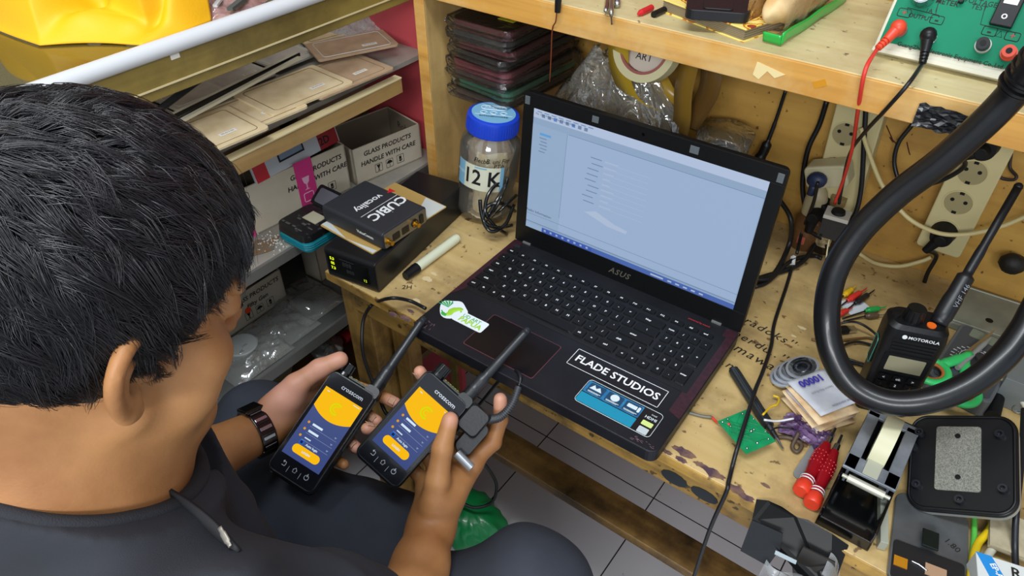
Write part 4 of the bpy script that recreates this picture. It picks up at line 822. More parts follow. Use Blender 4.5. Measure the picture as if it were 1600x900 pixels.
# grey case behind, multimeter
cs = thing('grey_case', 'flat grey-green plastic case leaning at the back board behind the multimeter', 'case', None)
M, w, dd = rectpx((1478, 500), (1640, 556), (1508, 444), TT + .012)
cs.matrix_world = M @ TR(0, 0, -.012)
b = MB(); b.prism(rrect(w, dd, .005, 3), 0, .012); b.build('case_body', mat('case grey green', '8c9082', .55, col2='7a7e72', vscale=25), cs, bev=.002)
b = MB(); b.tube([(x, y, .012) for x, y in rrect(w - .012, dd - .012, .004, 3, .006, .006)], .0012, 6, True, smooth=False); b.cyl((w * .40, dd * .32, .0118), (w * .40, dd * .32, .0124), .005, n=16, mi=1); b.build('case_rim', [mat('rim grey', 'a3a699', .5), blackm], cs)
M, w, dd = rectpx((1450, 582), (1570, 640), (1492, 496), TT + .030); w = min(w, .075); dd = max(dd, .13)
mm = thing('multimeter', 'grey digital multimeter with a round range dial lying behind the gooseneck loop', 'multimeter', M @ TR(0, 0, -.030))
MB().prism(rrect(w, dd, .008, 4), 0, .028).build('meter_body', mat('meter grey', '5c6064', .5), mm, bev=.002)
MB().prism(rrect(w - .008, dd - .010, .006, 4, .004, .005), .028, .0292).build('face_plate', mat('meter face', '44484d', .5), mm)
b = MB(); b.lathe([(.0215, 0), (.0215, .003), (.0205, .003), (.0205, 0)], 32, M=TR(w * .52, dd * .46, .0292), close=True)
for i in range(26):
    a = i * .2417; 
    b.box((w * .52 + .0285 * math.cos(a), dd * .46 + .0285 * math.sin(a), .0294), (.0045, .0016, .0003)); b.box((w * .52 + .0240 * math.cos(a), dd * .46 + .0240 * math.sin(a), .0294), (.0012, .0012, .0003))
b.build('dial_scale', mat('meter print', 'c5c9cb', .5), mm)
b = MB(); b.prism(rrect(.030, .022, .003, 3, w * .52 + .004, dd * .5 + .002), .0290, .0296); b.build('red_zone', mat('meter maroon', '7a2f3c', .5), mm)
b = MB(); b.cyl((w * .52, dd * .46, .029), (w * .52, dd * .46, .034), .0185, .0175, 28); b.box((0, 0, .036), (.028, .005, .006), 0, TR(w * .52, dd * .46, 0) @ RZ(-.9)); b.build('range_dial', mat('dial dark', '2c2f33', .4), mm, smooth=True)
b = MB(); b.prism(rrect(.045, .018, .002, 2, w * .5 - .0225, dd - .024), .0291, .0300); b.build('meter_display', mat('lcd grey', '77806f', .3), mm)
# green scissors
sc1 = mat('bright green handle', '35c46a', .35); sc2 = mat('orange grip', 'b96a34', .6)
SM = frame(T(1494, 574, .034), (T(1512, 552) - T(1452, 610)).normalized()) @ Matrix.Diagonal((1.15, 1.15, 1, 1))
sx = thing('scissors', 'green-handled scissors with orange finger rings lying beside the two-way radio', 'scissors', SM)
for sgn, cx, cy, rr_ in ((1, -.030, .014, .016), (-1, -.030, -.020, .017)):
    b = MB(); b.tube([(cx + rr_ * math.cos(t) * 1.15, cy + rr_ * math.sin(t), 0) for t in [i * .524 for i in range(12)]], .0042, 10, True); b.tube([(cx + rr_ * 1.1, cy, 0), (.0, cy * .55, .0), (.030, cy * -.05, 0)], [.0045, .006, .0045], 10)
    h = b.build('handle', sc1, sx, smooth='all', M=TR(0, 0, .003 * sgn))
    MB().tube([(cx + (rr_ - .0045) * math.cos(t) * 1.15, cy + (rr_ - .0045) * math.sin(t), 0) for t in [i * .524 for i in range(12)]], .0020, 8, True).build('ring_liner', sc2, h, smooth='all')
for sgn in (1, -1): MB().prism([(.02, -.005 * sgn), (.10, .0), (.02, .006 * sgn)], -.001, .001).build('blade', chrome, sx, M=TR(0, 0, .001 * sgn))
# crumpled foil and screw beside the scissors, probe tip, pale sticky note
tag(MB().grid(lambda u, v: (T(1508, 585).x - .02 + .04 * u, T(1508, 585).y - .012 + .024 * v, TT + .004 + .007 * abs(math.sin(9 * u + 5 * v) * math.cos(13 * v - 3 * u))), 16, 10).build('crumpled_foil', mat('foil', 'c9ccd0', .2, 1), None, solid=.0003), 'small piece of crumpled silver foil right of the green scissors', 'foil')
capsule('probe_tip', 'pale yellow probe tip lying across the multimeter dial', 'probe', T(1496, 575, .034), T(1548, 528, .040), .0035, mat('probe grey', '8d8f8a', .5, alpha=.9), .0012)
nt_, _, _, _ = slab('paper_note', (1398, 618), (1421, 627), (1408, 598), TT + .001, .001, mat('cream note', 'cfcfae', .8), 'small cream paper scrap leaning at the foot of the two-way radio', 'paper')
# coloured clips
clipd = [('yellow', 'e0b41c', (1318, 462), (1336, 448)), ('red', 'd8322a', (1324, 470), (1352, 452)), ('black', '1c1d20', (1336, 474), (1364, 455)), ('green', '1fa04c', (1352, 486), (1382, 480)), ('red', 'c8322a', (1308, 492), (1330, 482)), ('brown', '5e4a38', (1352, 494), (1380, 492))]
pls = {0: 'yellow test clip, furthest from the laptop in the fan of test clips', 1: 'red test clip between the yellow and the black one in the fan', 2: 'black test clip next to the white paper in the fan of clips', 3: 'green test clip pointing towards the two-way radio', 4: 'red test clip nearest the front, half behind the gooseneck tube', 5: 'brown test clip lying just in front of the green one'}
for i, (nm, hx, A, B) in enumerate(clipd):
    a, b2 = T(*A, .006), T(*B, .006); d = b2 - a; t = thing('test_clip', pls[i], 'clip', tuple(a), 'coloured test clips beside the two-way radio')
    cm = mat('clip ' + hx, hx, .35)
    MB().tube([Vector((0, 0, 0)), d * .25, d * .6, d * .75], [.0028, .0048, .0042, .002], 10).build('grip', cm, t, smooth='all')
    MB().tube([d * .7, d * 1.0, d * 1.08 + Vector((0, .002, 0))], [.0014, .0011, .0006], 6).build('hook', cm if i != 5 else chrome, t, smooth='all')
    MB().tube([Vector((0, 0, 0)), -d * .35 + Vector((0, 0, -.002)), -d * .9 + Vector((-.004, -.008, -.004))], .0012, 6).build('lead', rubber, t, smooth='all')
wp_, _, _, _ = slab('paper_sheet', (1330, 492), (1362, 482), (1322, 468), TT + .0002, .0006, mat('blue white paper', 'd5dde6', .7), 'small white paper lying under the coloured test clips', 'paper')
# usb plug with lead, coiled thin leads
t = thing('usb_plug', 'black USB plug with a short metal end lying left of the two-way radio', 'plug', frame(T(1318, 516, .005), (T(1335, 516) - T(1308, 519)).normalized()))
MB().box((-.004, 0, 0), (.022, .012, .008)).build('plug_body', black, t, bev=.002)
MB().box((.012, 0, 0), (.012, .010, .0045)).build('metal_end', chrome, t)
cable('thin_lead', 'thin black lead arching from the USB plug to the two-way radio', [T(1305, 508, .005), T(1325, 503, .012), T(1345, 506, .018), T(1368, 522, .01), T(1380, 540, .004)], .0018, rubber, 7)
cable('thin_lead', 'thin brown twisted lead lying just in front of the USB plug', [T(1268, 530, .003), T(1290, 535, .003), T(1330, 530, .003), T(1358, 528, .003), T(1376, 535, .003)], .0016, mat('brown lead', '6d4c22', .5), 7)
cable('thin_lead', 'thin black lead looping beside the gooseneck tube', [T(1366, 540, .004), T(1340, 534, .006), T(1318, 540, .006), T(1310, 552, .004), T(1340, 566, .003), T(1380, 574, .004)], .0018, rubber, 7)
cable('thin_lead', 'short black lead nearest the front edge between gooseneck and two-way radio', [T(1316, 566, .004), T(1345, 570, .004), T(1372, 582, .004)], .0022, rubber, 7)
# four small round speakers lying in a row
for i, (px, py, k) in enumerate(((1228, 592, 0), (1234, 587, 1), (1242, 583, 2), (1253, 579, 3))):
    c = T(px, py, .006 + i * .005); lab = ['leftmost, lowest of the four round metal speakers leaning in a row', 'second from left of the four round metal speakers leaning in a row', 'third from left of the four round metal speakers leaning in a row', 'topmost round metal speaker with a dark dished face by the banknotes'][i]
    M = TR(c.x, c.y, c.z + .004) @ RY(-.35) @ RX(.15); t = thing('small_speaker', lab, 'speaker', M @ Matrix.Diagonal((1.12, 1.12, 1.12, 1)), 'small round speakers')
    MB().lathe([(0, -.003), (.012, -.003), (.0165, .0), (.0185, .0005), (.0185, .0025), (.016, .003)], 32).build('rim', mat('speaker rim', 'c3c8cf', .25, .6), t, smooth=True)
    MB().lathe([(.0155, .003), (.013, .0022), (.0095, .0035), (.0085, .0042), (.0085, .0022), (.0075, .0022), (.005, .0034), (0, .0040)], 32).build('cone', mat('speaker cone', '10161f', .22), t, smooth=True)
# banknotes
notem = [mat('note lilac', 'b9b0c4', .7, col2='cfc9d2', vscale=50), mat('note brown', 'c9a071', .7, col2='e0c8a0', vscale=50), mat('note white back', 'c9ccd2', .7, col2='b6b9c4', vscale=40)]
NM, nw, nd = rectpx((1284, 656), (1346, 632), (1228, 600), TT + .036); NM = NM @ TR(nw / 2, nd / 2, -.036) @ RZ(math.pi / 2)
for i in range(9):
    top = i == 8; w_, d_ = nd - .001 * (i % 3), nw
    z0 = .006 + i * .0037; rr = random.Random(i * 3 + 1); ph = rr.uniform(0, 6); k_ = rr.uniform(.0005, .0016)
    lab = ['lowest brown note of the banknote pile, beside the purple plastic', 'second lowest banknote of the pile', 'third lowest banknote of the pile', 'fourth banknote from the bottom of the pile', 'middle banknote of the pile', 'fourth banknote from the top of the pile', 'third banknote from the top of the pile', 'second banknote from the top of the pile', 'white and lilac banknote printed 10000, topmost of the pile'][i]
    M = NM @ TR(rr.uniform(-.005, .005), rr.uniform(-.004, .004), z0) @ RZ(rr.uniform(-.10, .10) if not top else 0)
    b = MB(); b.grid(lambda u, v: ((u - .5) * w_, (v - .5) * d_, k_ * math.sin(3.1 * u + ph) + (0 if not top else .002 * math.sin(2.6 * u)) - (.004 * (1 - u) if i < 5 else 0)), 14, 6)
    t = b.build('banknote', notem[2] if top else notem[(1, 1, 0, 1, 1, 0, 1, 1)[i]], None, smooth='all', solid=.0009, M=M); tag(t, lab, 'banknote', 'pile of folded banknotes')
    if top:
        g = MB(); g.text('10000', .0145, RZ(math.pi / 2), 0, bold=.0005); o_ = g.build('number_print', mat('violet print', '3a2fa0', .6), t, M=TR(w_ * .5 - .012, .004, .0036))
        MB().text('Sepuluh Ribu Rupiah', .0040, RZ(math.pi / 2), 0).build('small_print', mat('grey note print', '6e6f80', .6), t, M=TR(w_ * .5 - .030, .002, .0036))
        MB().text('BANK INDONESIA', .004, RZ(math.pi / 2), 0).build('small_print', MATS['grey note print'], t, M=TR(-w_ * .5 + .006, -.008, .0030))
# purple plastic and white card
def crump(cx, cy, w_, d_, h_, seed, n=14):
    rr = random.Random(seed); G_ = [[rr.uniform(0, 1) for _ in range(n + 1)] for _ in range(n + 1)]
    return lambda u, v: (cx + (u - .5) * w_ * (1 + .2 * G_[int(v * n)][0]), cy + (v - .5) * d_ * (1 + .25 * G_[int(u * n)][1]), TT + .001 + h_ * G_[int(u * n)][int(v * n)] * math.sin(math.pi * (.1 + .8 * u)))
c = T(1258, 678); tag(MB().grid(crump(c.x, c.y, .055, .032, .012, 3), 14, 14).build('purple_wrapper', mat('purple film', '4a3054', .25, col2='80668c', vscale=60, coat=.5), None, solid=.0004), 'crumpled purple plastic wrapper lying in front of the banknotes', 'wrapper')
slab('white_card', (1222, 668), (1258, 690), (1238, 652), TT + .0003, .0008, mat('cool white card', 'c9d0d8', .5), 'small white card between the green circuit board and the purple wrapper', 'card')
cable('dark_wire_tangle', 'dark brown wire curl in front of the purple wrapper', [T(1212, 683, .003), T(1232, 684, .004), T(1252, 694, .006), T(1246, 706, .004), T(1238, 698, .004), T(1248, 676, .012)], .0026, mat('brown sleeve', '4c3c2e', .5), 7, 'wire')
# dark tube screwdriver
A, B, C_ = T(1146, 578, .008), T(1199, 664, .008), T(1224, 702, .004)
d = (C_ - A).normalized(); L0 = (B - A).length; L1 = (C_ - A).length; t = thing('precision_screwdriver', 'dark grey metal screwdriver passing under the green circuit board', 'screwdriver', frm(A, d, Vector((0, 0, 1)).cross(d)))
b = MB(); b.cyl((0, 0, 0), (L0, 0, 0), .0068, .0068, 24, 0)
for i in range(16): a = i * .3927; b.cyl((.004, .0066 * math.cos(a), .0066 * math.sin(a)), (L0 - .004, .0066 * math.cos(a), .0066 * math.sin(a)), .0006, n=4)
b.build('handle', mat('gunmetal', '4c5258', .35, .8), t, smooth=True)
MB().cyl((L0, 0, 0), (L0 + (L1 - L0) * .55, 0, 0), .0045, .0032, 14).build('chuck', dsteel, t, smooth=True)
MB().cyl((L0 + (L1 - L0) * .5, 0, 0), (L1, 0, 0), .0024, .0012, 10).build('tip', chrome, t, smooth=True)
# circuit board
A, B, D = (1166, 709), (1212, 689), (1136, 652)
M, w, dd = rectpx(A, B, D, TT + .019)
pc = thing('circuit_board', 'small green circuit board with coloured wires tilted over the dark screwdriver', 'circuit board', M @ TR(0, 0, -.0016))
g1_ = mat('board green', '10915a', .35, col2='0c7f4d', vscale=70)
b = MB(); b.box((w / 2, dd / 2, .0008), (w, dd, .0016)); b.build('board', g1_, pc)
b = MB(); rr = random.Random(8)
for i in range(16):
    x_, y_ = rr.uniform(.005, w - .005), rr.uniform(.005, dd - .005); P = [(x_, y_, .0017)]
    for k in range(3): x_ = min(w - .003, max(.003, x_ + rr.choice((-1, 0, 1)) * .012)); y_ = min(dd - .003, max(.003, y_ + rr.choice((-1, 1, 0)) * .012)); P.append((x_, y_, .0017))
    b.tube(P, .00025, 4, smooth=False)
o_ = b.build('traces', mat('trace green', '0a6b40', .4), pc)
for x_, y_, r_ in ((.006, .006, .0018), (w - .006, .006, .0016), (w * .5, .007, .002), (w * .62, dd * .45, .0022), (w * .72, dd * .46, .0018), (w * .52, dd * .62, .0013), (w * .1, dd * .93, .0018), (w * .3, dd * .95, .0014), (w * .8, dd * .93, .0018), (w * .95, dd * .7, .0014), (w * .95, dd * .3, .0014), (w * .2, dd * .75, .0012)):
    MB().lathe([(0, .003), (r_ * .5, .0028), (r_, .0016)][::-1], 10, M=TR(x_, y_, 0)).build('solder_joint', mat('solder', 'c3c6c9', .25, 1), pc, smooth='all')
pcI = pc.matrix_world.inverted()
for nm, hx, P, r_ in (('red_wire', 'd33d2c', [T(1140, 663, .020), T(1122, 660, .006), T(1112, 652, .004)], .0016), ('grey_wire', '6d6a60', [T(1112, 652, .004), T(1096, 650, .003), T(1074, 644, .003)], .0020), ('yellow_wire', 'd9b41c', [T(1192, 648, .020), T(1204, 636, .014), T(1214, 632, .012), T(1217, 622, .008), T(1208, 618, .008)], .0014), ('white_wire', 'd9dade', [T(1194, 656, .020), T(1215, 658, .012), T(1240, 654, .014)], .0014), ('black_wire', '1a1a1c', [T(1200, 676, .020), T(1215, 668, .014), T(1240, 670, .012)], .0012)):
    MB().tube([pcI @ p for p in P], r_, 6).build(nm, mat('wire ' + hx, hx, .45), pc, smooth='all')
# spudger and two red screwdrivers
A, B = T(1248, 742, .001), T(1282, 690, .001); M = frm(A, B - A, Vector((0, 0, 1)).cross(B - A)); L0 = (B - A).length
o_ = MB().prism(rrect(L0 + .012, .0125, .006, 5, -.006, -.00625), 0, .0012).build('metal_spudger', mat('brushed grey', 'a3a6a8', .4, .5), None, M=M); tag(o_, 'flat grey metal spudger lying left of the red screwdrivers', 'tool')
rm_ = mat('red anodised', 'a3131f', .28, .35); rm2 = mat('red cap', 'd63a22', .35)
for i, (A, B) in enumerate((((1251, 768), (1292, 694)), ((1268, 788), (1304, 706)))):
    a, b2 = T(*A, .011), T(*B, .011); d = (b2 - a).normalized(); L0 = (b2 - a).length
    t = thing('red_screwdriver', ['red precision screwdriver beside the grey spudger', 'red precision screwdriver beside the tape dispenser'][i], 'screwdriver', frm(a, d, Vector((0, 0, 1)).cross(d)), 'two red precision screwdrivers')
    MB().lathe([(0, -.001), (.0085, -.001), (.0098, .001), (.0098, .012), (.0085, .014)], 10, M=RY(math.pi / 2)).build('swivel_cap', rm2, t, smooth=True)
    b = MB(); b.lathe([(.0072, .014), (.0072, .018), (.0078, .019), (.0078, .022), (.0070, .023), (.0066, .03), (.0080, .045), (.0080, .066), (.0062, .078), (.0050, L0)], 16, M=RY(math.pi / 2))
    for k in range(12):
        a_ = k * .5236
        for q in range(4): b.ball((.047 + q * .006, .0078 * math.cos(a_), .0078 * math.sin(a_)), .0014, 6)
    b.build('handle', rm_, t, smooth=True)
    for q in (.0165, .0205): MB().lathe([(.0074, q), (.0082, q), (.0082, q + .0012), (.0074, q + .0012)], 16, M=RY(math.pi / 2), close=True).build('white_ring', white, t)
    MB().cyl((L0, 0, 0), (L0 + .012, 0, 0), .0042, .0036, 14).build('collar', chrome, t, smooth=True)
    MB().cyl((L0 + .012, 0, 0), (L0 + .03, 0, 0), .0018, .0014, 8).build('shaft', dsteel, t, smooth=True)
# tape dispenser: open black box with a metal frame and a tape roll
A, B, D = (1277, 808), (1361, 853), (1330, 690)
M, w, dd = rectpx(A, B, D, TT + .012); dd = .165
td = thing('tape_dispenser', 'black box-shaped tape dispenser with a steel frame and pale tape roll', 'tape dispenser', M @ TR(0, 0, -.012))
gl_ = mat('glossy black box', '08090b', .15, coat=.3); 
b = MB(); b.box((w / 2, dd / 2, .002), (w, dd, .004))
for c_, s_ in (((.0015, dd / 2, .017), (.003, dd, .030)), ((w - .0015, dd / 2, .017), (.003, dd, .030)), ((w / 2, .0015, .009), (w, .003, .014)), ((w / 2, dd - .0015, .022), (w, .003, .04))): b.box(c_, s_)
b.build('box_shell', gl_, td, bev=.001)
fm_ = mat('worn steel frame', '9aa0a8', .42, .45, col2='757b84', vscale=30)
b = MB()
for x_ in (.007, w - .007): b.box((x_, dd * .66, .040), (.013, dd * .60, .004)); b.box((x_, dd * .66, .028), (.003, dd * .58, .026))
b.box((w / 2, dd * .42, .040), (w, .022, .004)); b.box((w / 2, dd * .95, .040), (w, .012, .004))
b.build('steel_frame', fm_, td, bev=.0008)
b = MB(); b.cyl((.010, dd * .315, .034), (w - .008, dd * .315, .034), .0045, n=16); b.cyl((.004, dd * .315, .034), (w - .002, dd * .315, .034), .0022, n=10); b.build('roller', mat('roller pale', 'b8b7a6', .35, .3), td, smooth=True)
b = MB(); b.lathe([(.014, -.009), (.036, -.009), (.036, .009), (.014, .009)], 40, M=TR(w * .50, dd * .72, .036) @ RY(math.pi / 2), close=True); o_ = b.build('tape_roll', mat('pale tape', 'c9c6a4', .45), td, smooth=True)
b = MB(); b.prism(rrect(.016, .026, .001, 2, w * .5 - .008, dd * .36), .0425, .0432); b.build('tape_end', mat('translucent tape', 'a9aa98', .4), td)
# clear plastic piece right of dispenser
o_, _, _, _ = slab('clear_plastic_strip', (1376, 846), (1389, 850), (1403, 762), TT + .001, .014, mat('milky plastic', 'a7ab9c', .25, alpha=.8), 'milky clear plastic strip standing between the tape dispenser and the black plate', 'plastic part', .002)
# housing plate with flex parts, lying in front of black plate
hM, w, dd = rectpx((1386, 905), (1512, 955), (1416, 770), TT + .006)
hp = thing('phone_housing', 'scratched grey phone back with black module parts at the front edge of the bench', 'phone part', hM @ TR(0, 0, -.006))
MB().prism(rrect(w, dd, .012, 5), 0, .006).build('housing_plate', mat('scratched grey', '55585a', .3, .5, col2='7a7e80', vscale=14), hp, bev=.001)
b = MB(); b.prism(rrect(w * .92, dd * .40, .004, 3, w * .03, dd * .03), .006, .0078); b.build('module_cover', mat('module black', '161719', .45), hp, bev=.0004)
hI = hp.matrix_world.inverted()
def hpt(px, py, h=.0082): p = hI @ T(px, py, h); return p
c = hpt(1407, 878); MB().box((c.x, c.y, c.z), (.013, .012, .0012)).build('copper_patch', mat('copper orange', 'c98a1c', .35, .4), hp)
c = hpt(1462, 894); MB().box((c.x, c.y, c.z), (.020, .014, .0012)).build('copper_patch', mat('copper tan', 'a9886c', .4), hp)
c = hpt(1450, 855); MB().box((c.x, c.y + .006, c.z + .006), (.016, .022, .003), 0, None).build('camera_module', mat('camera dark', '1b2422', .15, .4), hp, bev=.0008)
c = hpt(1436, 886); b = MB(); b.tube([(c.x - .008, c.y + .004, c.z), (c.x, c.y + .002, c.z + .001), (c.x + .008, c.y - .001, c.z)], .0010, 6); b.build('flex_cable', chrome, hp, smooth='all')
c = hpt(1488, 852, .0065); b = MB(); b.text('1.80', .010, TR(c.x, c.y, .0063) @ RZ(-.6), 0); b.build('pen_mark', ink, hp)
# black rounded plate with metal insert
w, dd = .106, .115; bpC = CAMP + (Vector((.696, .403, 1.308 - .75)) - CAMP) * .75
M = frm(bpC, (.84, .06, .53), (-.27, .90, .34)) @ TR(-w / 2, -dd / 2, 0)
bp = thing('black_base_plate', 'large rounded black plastic base plate with a speckled metal strip on it', 'plate', M @ TR(0, 0, -.030))
b = MB(); b.prism(rrect(w, dd, .020, 8), .024, .030, 0, None); b.build('plate', mat('plate black', '0a0b0e', .38, spec=.35), bp, smooth=True, bev=.002)
b = MB(); b.prism(rrect(w * .985, dd * .985, .020, 8, w * .0075, dd * .0075), .017, .024); b.build('pale_underside', mat('underside grey', '8f918c', .4), bp, smooth=True)
b = MB(); b.tube([(x, y, .0305) for x, y in rrect(w - .006, dd - .006, .017, 8, .003, .003)], .0018, 6, True, smooth=False); b.build('raised_rim', mat('plate black', '0a0b0e', .38, spec=.35), bp, smooth='all')
bI = bp.matrix_world.inverted()
bnr = bp.matrix_world.to_3x3().col[2]; bpo = bp.matrix_world @ Vector((0, 0, .031))
def bface(x, y): d_ = ray(x, y); return bI @ (CAMP + d_ * ((bpo - CAMP).dot(bnr) / d_.dot(bnr)))
q = [bface(x, y) for x, y in ((1463, 766), (1534, 769), (1461, 666), (1532, 668))]
x0_, x1_ = (q[0].x + q[2].x) / 2, (q[1].x + q[3].x) / 2; y0_, y1_ = (q[0].y + q[1].y) / 2, (q[2].y + q[3].y) / 2
mi_ = MB().prism(rrect(x1_ - x0_, y1_ - y0_, .003, 3, x0_, y0_), .030, .0318).build('metal_strip', mat('speckled metal', '9b9b90', .5, .5, col2='6f7068', vscale=900, thresh=(.4, .6)), bp)
for px, py in ((1497, 682), (1497, 746)): c = bface(px, py); MB().lathe([(.0028, 0), (.0028, .0010), (.0016, .0010), (.0013, .0002)], 16, M=TR(c.x, c.y, .0318)).build('strip_screw', blackm, bp, smooth=True)
for px, py in ((1433, 758), (1568, 765), (1500, 782), (1438, 677), (1563, 680), (1427, 698)):
    c = bface(px, py); b = MB(); b.lathe([(.0050, 0), (.0046, .006), (.0026, .006), (.0022, .002)], 20, M=TR(c.x, c.y, .030)); b.build('screw_post', mat('post black', '1a1c22', .3), bp, smooth=True)
# bent black plastic at the front edge
bf = thing('black_bracket', 'bent black plastic bracket hanging over the front edge of the bench', 'bracket', tuple(T(1245, 845)))
O_ = Vector(bf.location); bk_ = mat('matte black sheet', '08090a', .4, spec=.3)
def poly(pts, name, m, th=.0018):
    P = [Vector(p) - O_ for p in pts]; b = MB(); b.add(P, [tuple(range(len(P)))]); return b.build(name, m, bf, solid=th)
E1, E2, E3, E4 = T(1182, 780, .001), T(1262, 812, .012), T(1326, 852, .002), T(1310, 905, -.01)
poly([E1, T(1200, 782, .004), T(1222, 792, .010), T(1245, 808, .010), E2, T(1300, 834, .010), E3, E4 + Vector((0, -.01, -.02)), T(1250, 900, -.02), T(1175, 812, -.004)], 'main_sheet', bk_)
poly([T(1175, 812, .004), T(1223, 833, .006), T(1219, 858, -.012), T(1200, 884, -.035), T(1157, 860, -.035)], 'side_flap', mat('dark sheet grey', '16181c', .4))
poly([T(1255, 854, .008), T(1305, 878, .006), T(1304, 915, -.04), T(1240, 915, -.05), T(1238, 885, -.03)], 'side_flap', mat('brown black sheet', '2a2724', .35))
poly([T(1212, 860, .006), T(1245, 876, .006), T(1243, 882, .004), T(1210, 866, .004)], 'clear_tab', mat('cloudy tab', '8c9aa0', .3), .003)
b = MB(); c = T(1225, 892, .0) - O_; b.grid(lambda u, v: (c.x - .02 + .04 * u, c.y - .015 + .03 * v, c.z - .02 + .012 * math.sin(5 * u) * math.cos(4 * v)), 10, 10); b.build('clear_film', film('film scrap', 'cfd4d6', .35, .25, .6, 40, .3), bf, smooth='all')
b = MB(); c = T(1302, 880, .0) - O_; b.grid(lambda u, v: (c.x - .006 + .018 * u, c.y - .022 + .03 * v, c.z + .004 - .03 * u * u), 8, 8); b.build('clear_film', MATS['film scrap'], bf, smooth='all')
# wires and boxes at the lower right
cable('green_wire', 'light green wire running out of the picture at the lower right', [T(1523, 798, .010), T(1522, 840, .006), T(1518, 880, .006), T(1512, 930, .006)], .0030, mat('green wire', '58b84a', .4), cat='wire')
cable('yellow_wire', 'thick yellow wire running out of the picture at the lower right', [T(1560, 803, .014), T(1545, 830, .010), T(1528, 850, .008), T(1520, 880, .008), T(1514, 930, .008)], .0042, mat('yellow wire', 'e0c01c', .4), cat='wire')
cable('white_wire', 'thick white wire between the yellow wire and the paper stack', [T(1584, 808, .016), T(1566, 838, .012), T(1545, 866, .010), T(1532, 895, .010), T(1520, 930, .010)], .0042, mat('white wire', 'cfcdbd', .5), cat='wire')
cable('dark_cable', 'dark blue-black cable running down the right edge past the black plate', [T(1600, 640, .05), T(1596, 720, .048), T(1588, 800, .040), T(1586, 860, .02), T(1590, 930, .012)], .0034, mat('navy cable', '15181f', .4))
for i in range(6):
    A = (1540 + i * 1, 845 - i * 1); M, w, dd = rectpx((1545, 852), (1625, 884), (1575, 806), TT + .003 + i * .003)
    rr = random.Random(i); o_ = MB().box((w / 2, dd / 2, 0), (w, dd, .0024)).build('paper_pad', mat('aged paper', 'b7ad92', .8, col2='a0967a', vscale=60), None, M=M @ TR(rr.uniform(-.002, .002), rr.uniform(-.002, .002), 0) @ RZ(rr.uniform(-.05, .05)))
    tag(o_, ['lowest', 'second lowest', 'third lowest', 'third highest', 'second highest', 'topmost'][i] + ' paper pad of the small stack under the dark cable at the right', 'paper', 'stack of aged paper pads')
bxM, w, dd = rectpx((1530, 925), (1620, 955), (1545, 868), TT + .03)
bx = thing('printed_box', 'white and blue printed box at the lower right corner of the bench', 'box', bxM @ TR(0, 0, -.03))
MB().box((w / 2, dd / 2, .015), (w, dd, .03)).build('carton', mat('white carton', 'cdd2d0', .6), bx, bev=.0008)
MB().prism([(0, dd), (.014, dd), (.030, dd * .3), (.014, dd * .3)], .0300, .0304).build('blue_band', mat('blue band', '1d86cf', .5), bx)
MB().text('EP-A3', .008, TR(.018, dd * .62, .0305) @ RZ(-1.1), 0, bold=.0002).build('box_lettering', white, bx)
MB().text('R', .016, TR(.035, dd * .75, .0301), 0, bold=.0003).build('box_lettering', ink, bx)
# right edge things
t = thing('white_usb_cable', 'white cable with a flat connector at the right edge behind the black plate', 'cable', tuple(T(1545, 604, .02))); O_ = Vector(t.location)
MB().box((0, 0, 0), (.018, .010, .007)).build('connector', mat('connector ivory', 'cfcdbb', .45), t, bev=.0015, M=RZ(.3))
MB().tube([T(1552, 600, .022) - O_, T(1562, 594, .026) - O_, T(1573, 591, .026) - O_, T(1582, 600, .024) - O_, T(1592, 618, .02) - O_, T(1610, 650, .015) - O_], .0032, 8).build('cable', MATS['connector ivory'], t, smooth='all')
capsule('black_stick', 'short black rubber stick lying under the white connector', 'stick', T(1551, 650, .009), T(1566, 588, .012), .0085, blackm, .0085)
o_, _, _, _ = slab('grey_instrument', (1572, 590), (1660, 625), (1590, 516), TT + .001, .045, mat('instrument grey', '6a7070', .45), 'grey instrument corner at the right edge behind the gooseneck loop', 'instrument', .003)
b = MB(); P = []
c0, c1_ = T(1592, 640, .008), T(1583, 612, .008)
for i in range(90): a = i * .9; f_ = i / 89; p = c0.lerp(c1_, f_); P.append(p + Vector((.006 * math.cos(a), .002 * math.sin(a), .006 * math.sin(a))))
tag(b.tube(P, .0008, 5, k=2).build('coil_spring', mat('spring steel', '8b8d86', .35, .8), None, smooth='all'), 'small steel coil spring at the right edge above the black plate', 'spring')
tag(MB().grid(crump(T(1620, 425).x, .57, .04, .02, .03, 6), 12, 12).build('black_bundle', mat('matte black', '0e0f11', .6), None, solid=.001), 'dark bundle at the right edge against the back board', 'bundle') if 0 else None
c = YP(1582, 412, .56); b = MB(); b.ball(c, (.018, .014, .016), 10); tag(b.build('black_plug', mat('rough black', '17130f', .6, bump=.8, bscale=80), None, smooth='all'), 'rough black plug by the back board at the right edge', 'plug')
# ------------------------------------------------------------ glass display cabinet on the left
XF = -.28
cab = thing('display_cabinet', 'glass and wood display cabinet with a red end wall along the left side', 'cabinet', (-.53, -.2, 0))
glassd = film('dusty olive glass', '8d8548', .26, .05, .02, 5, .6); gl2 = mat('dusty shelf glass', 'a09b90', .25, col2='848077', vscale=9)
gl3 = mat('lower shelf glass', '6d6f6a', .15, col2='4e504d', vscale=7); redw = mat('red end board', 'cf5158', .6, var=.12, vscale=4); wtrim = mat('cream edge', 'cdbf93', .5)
olive = wood('olive plank', '94803f', '796731', 'y', '4c3f1c', .6, .4, .7, 8); metl = mat('shelf edge metal', '8b8c87', .35, .6)
def cpart(name, m, b, **k): return wpart(name, m, b, cab, **k)
Y0, Y1 = -1.25, .392
cpart('top_glass', glassd, MB().box(((XF - .78) / 2, (Y0 + Y1) / 2, 1.094), (.50, Y1 - Y0, .008)))
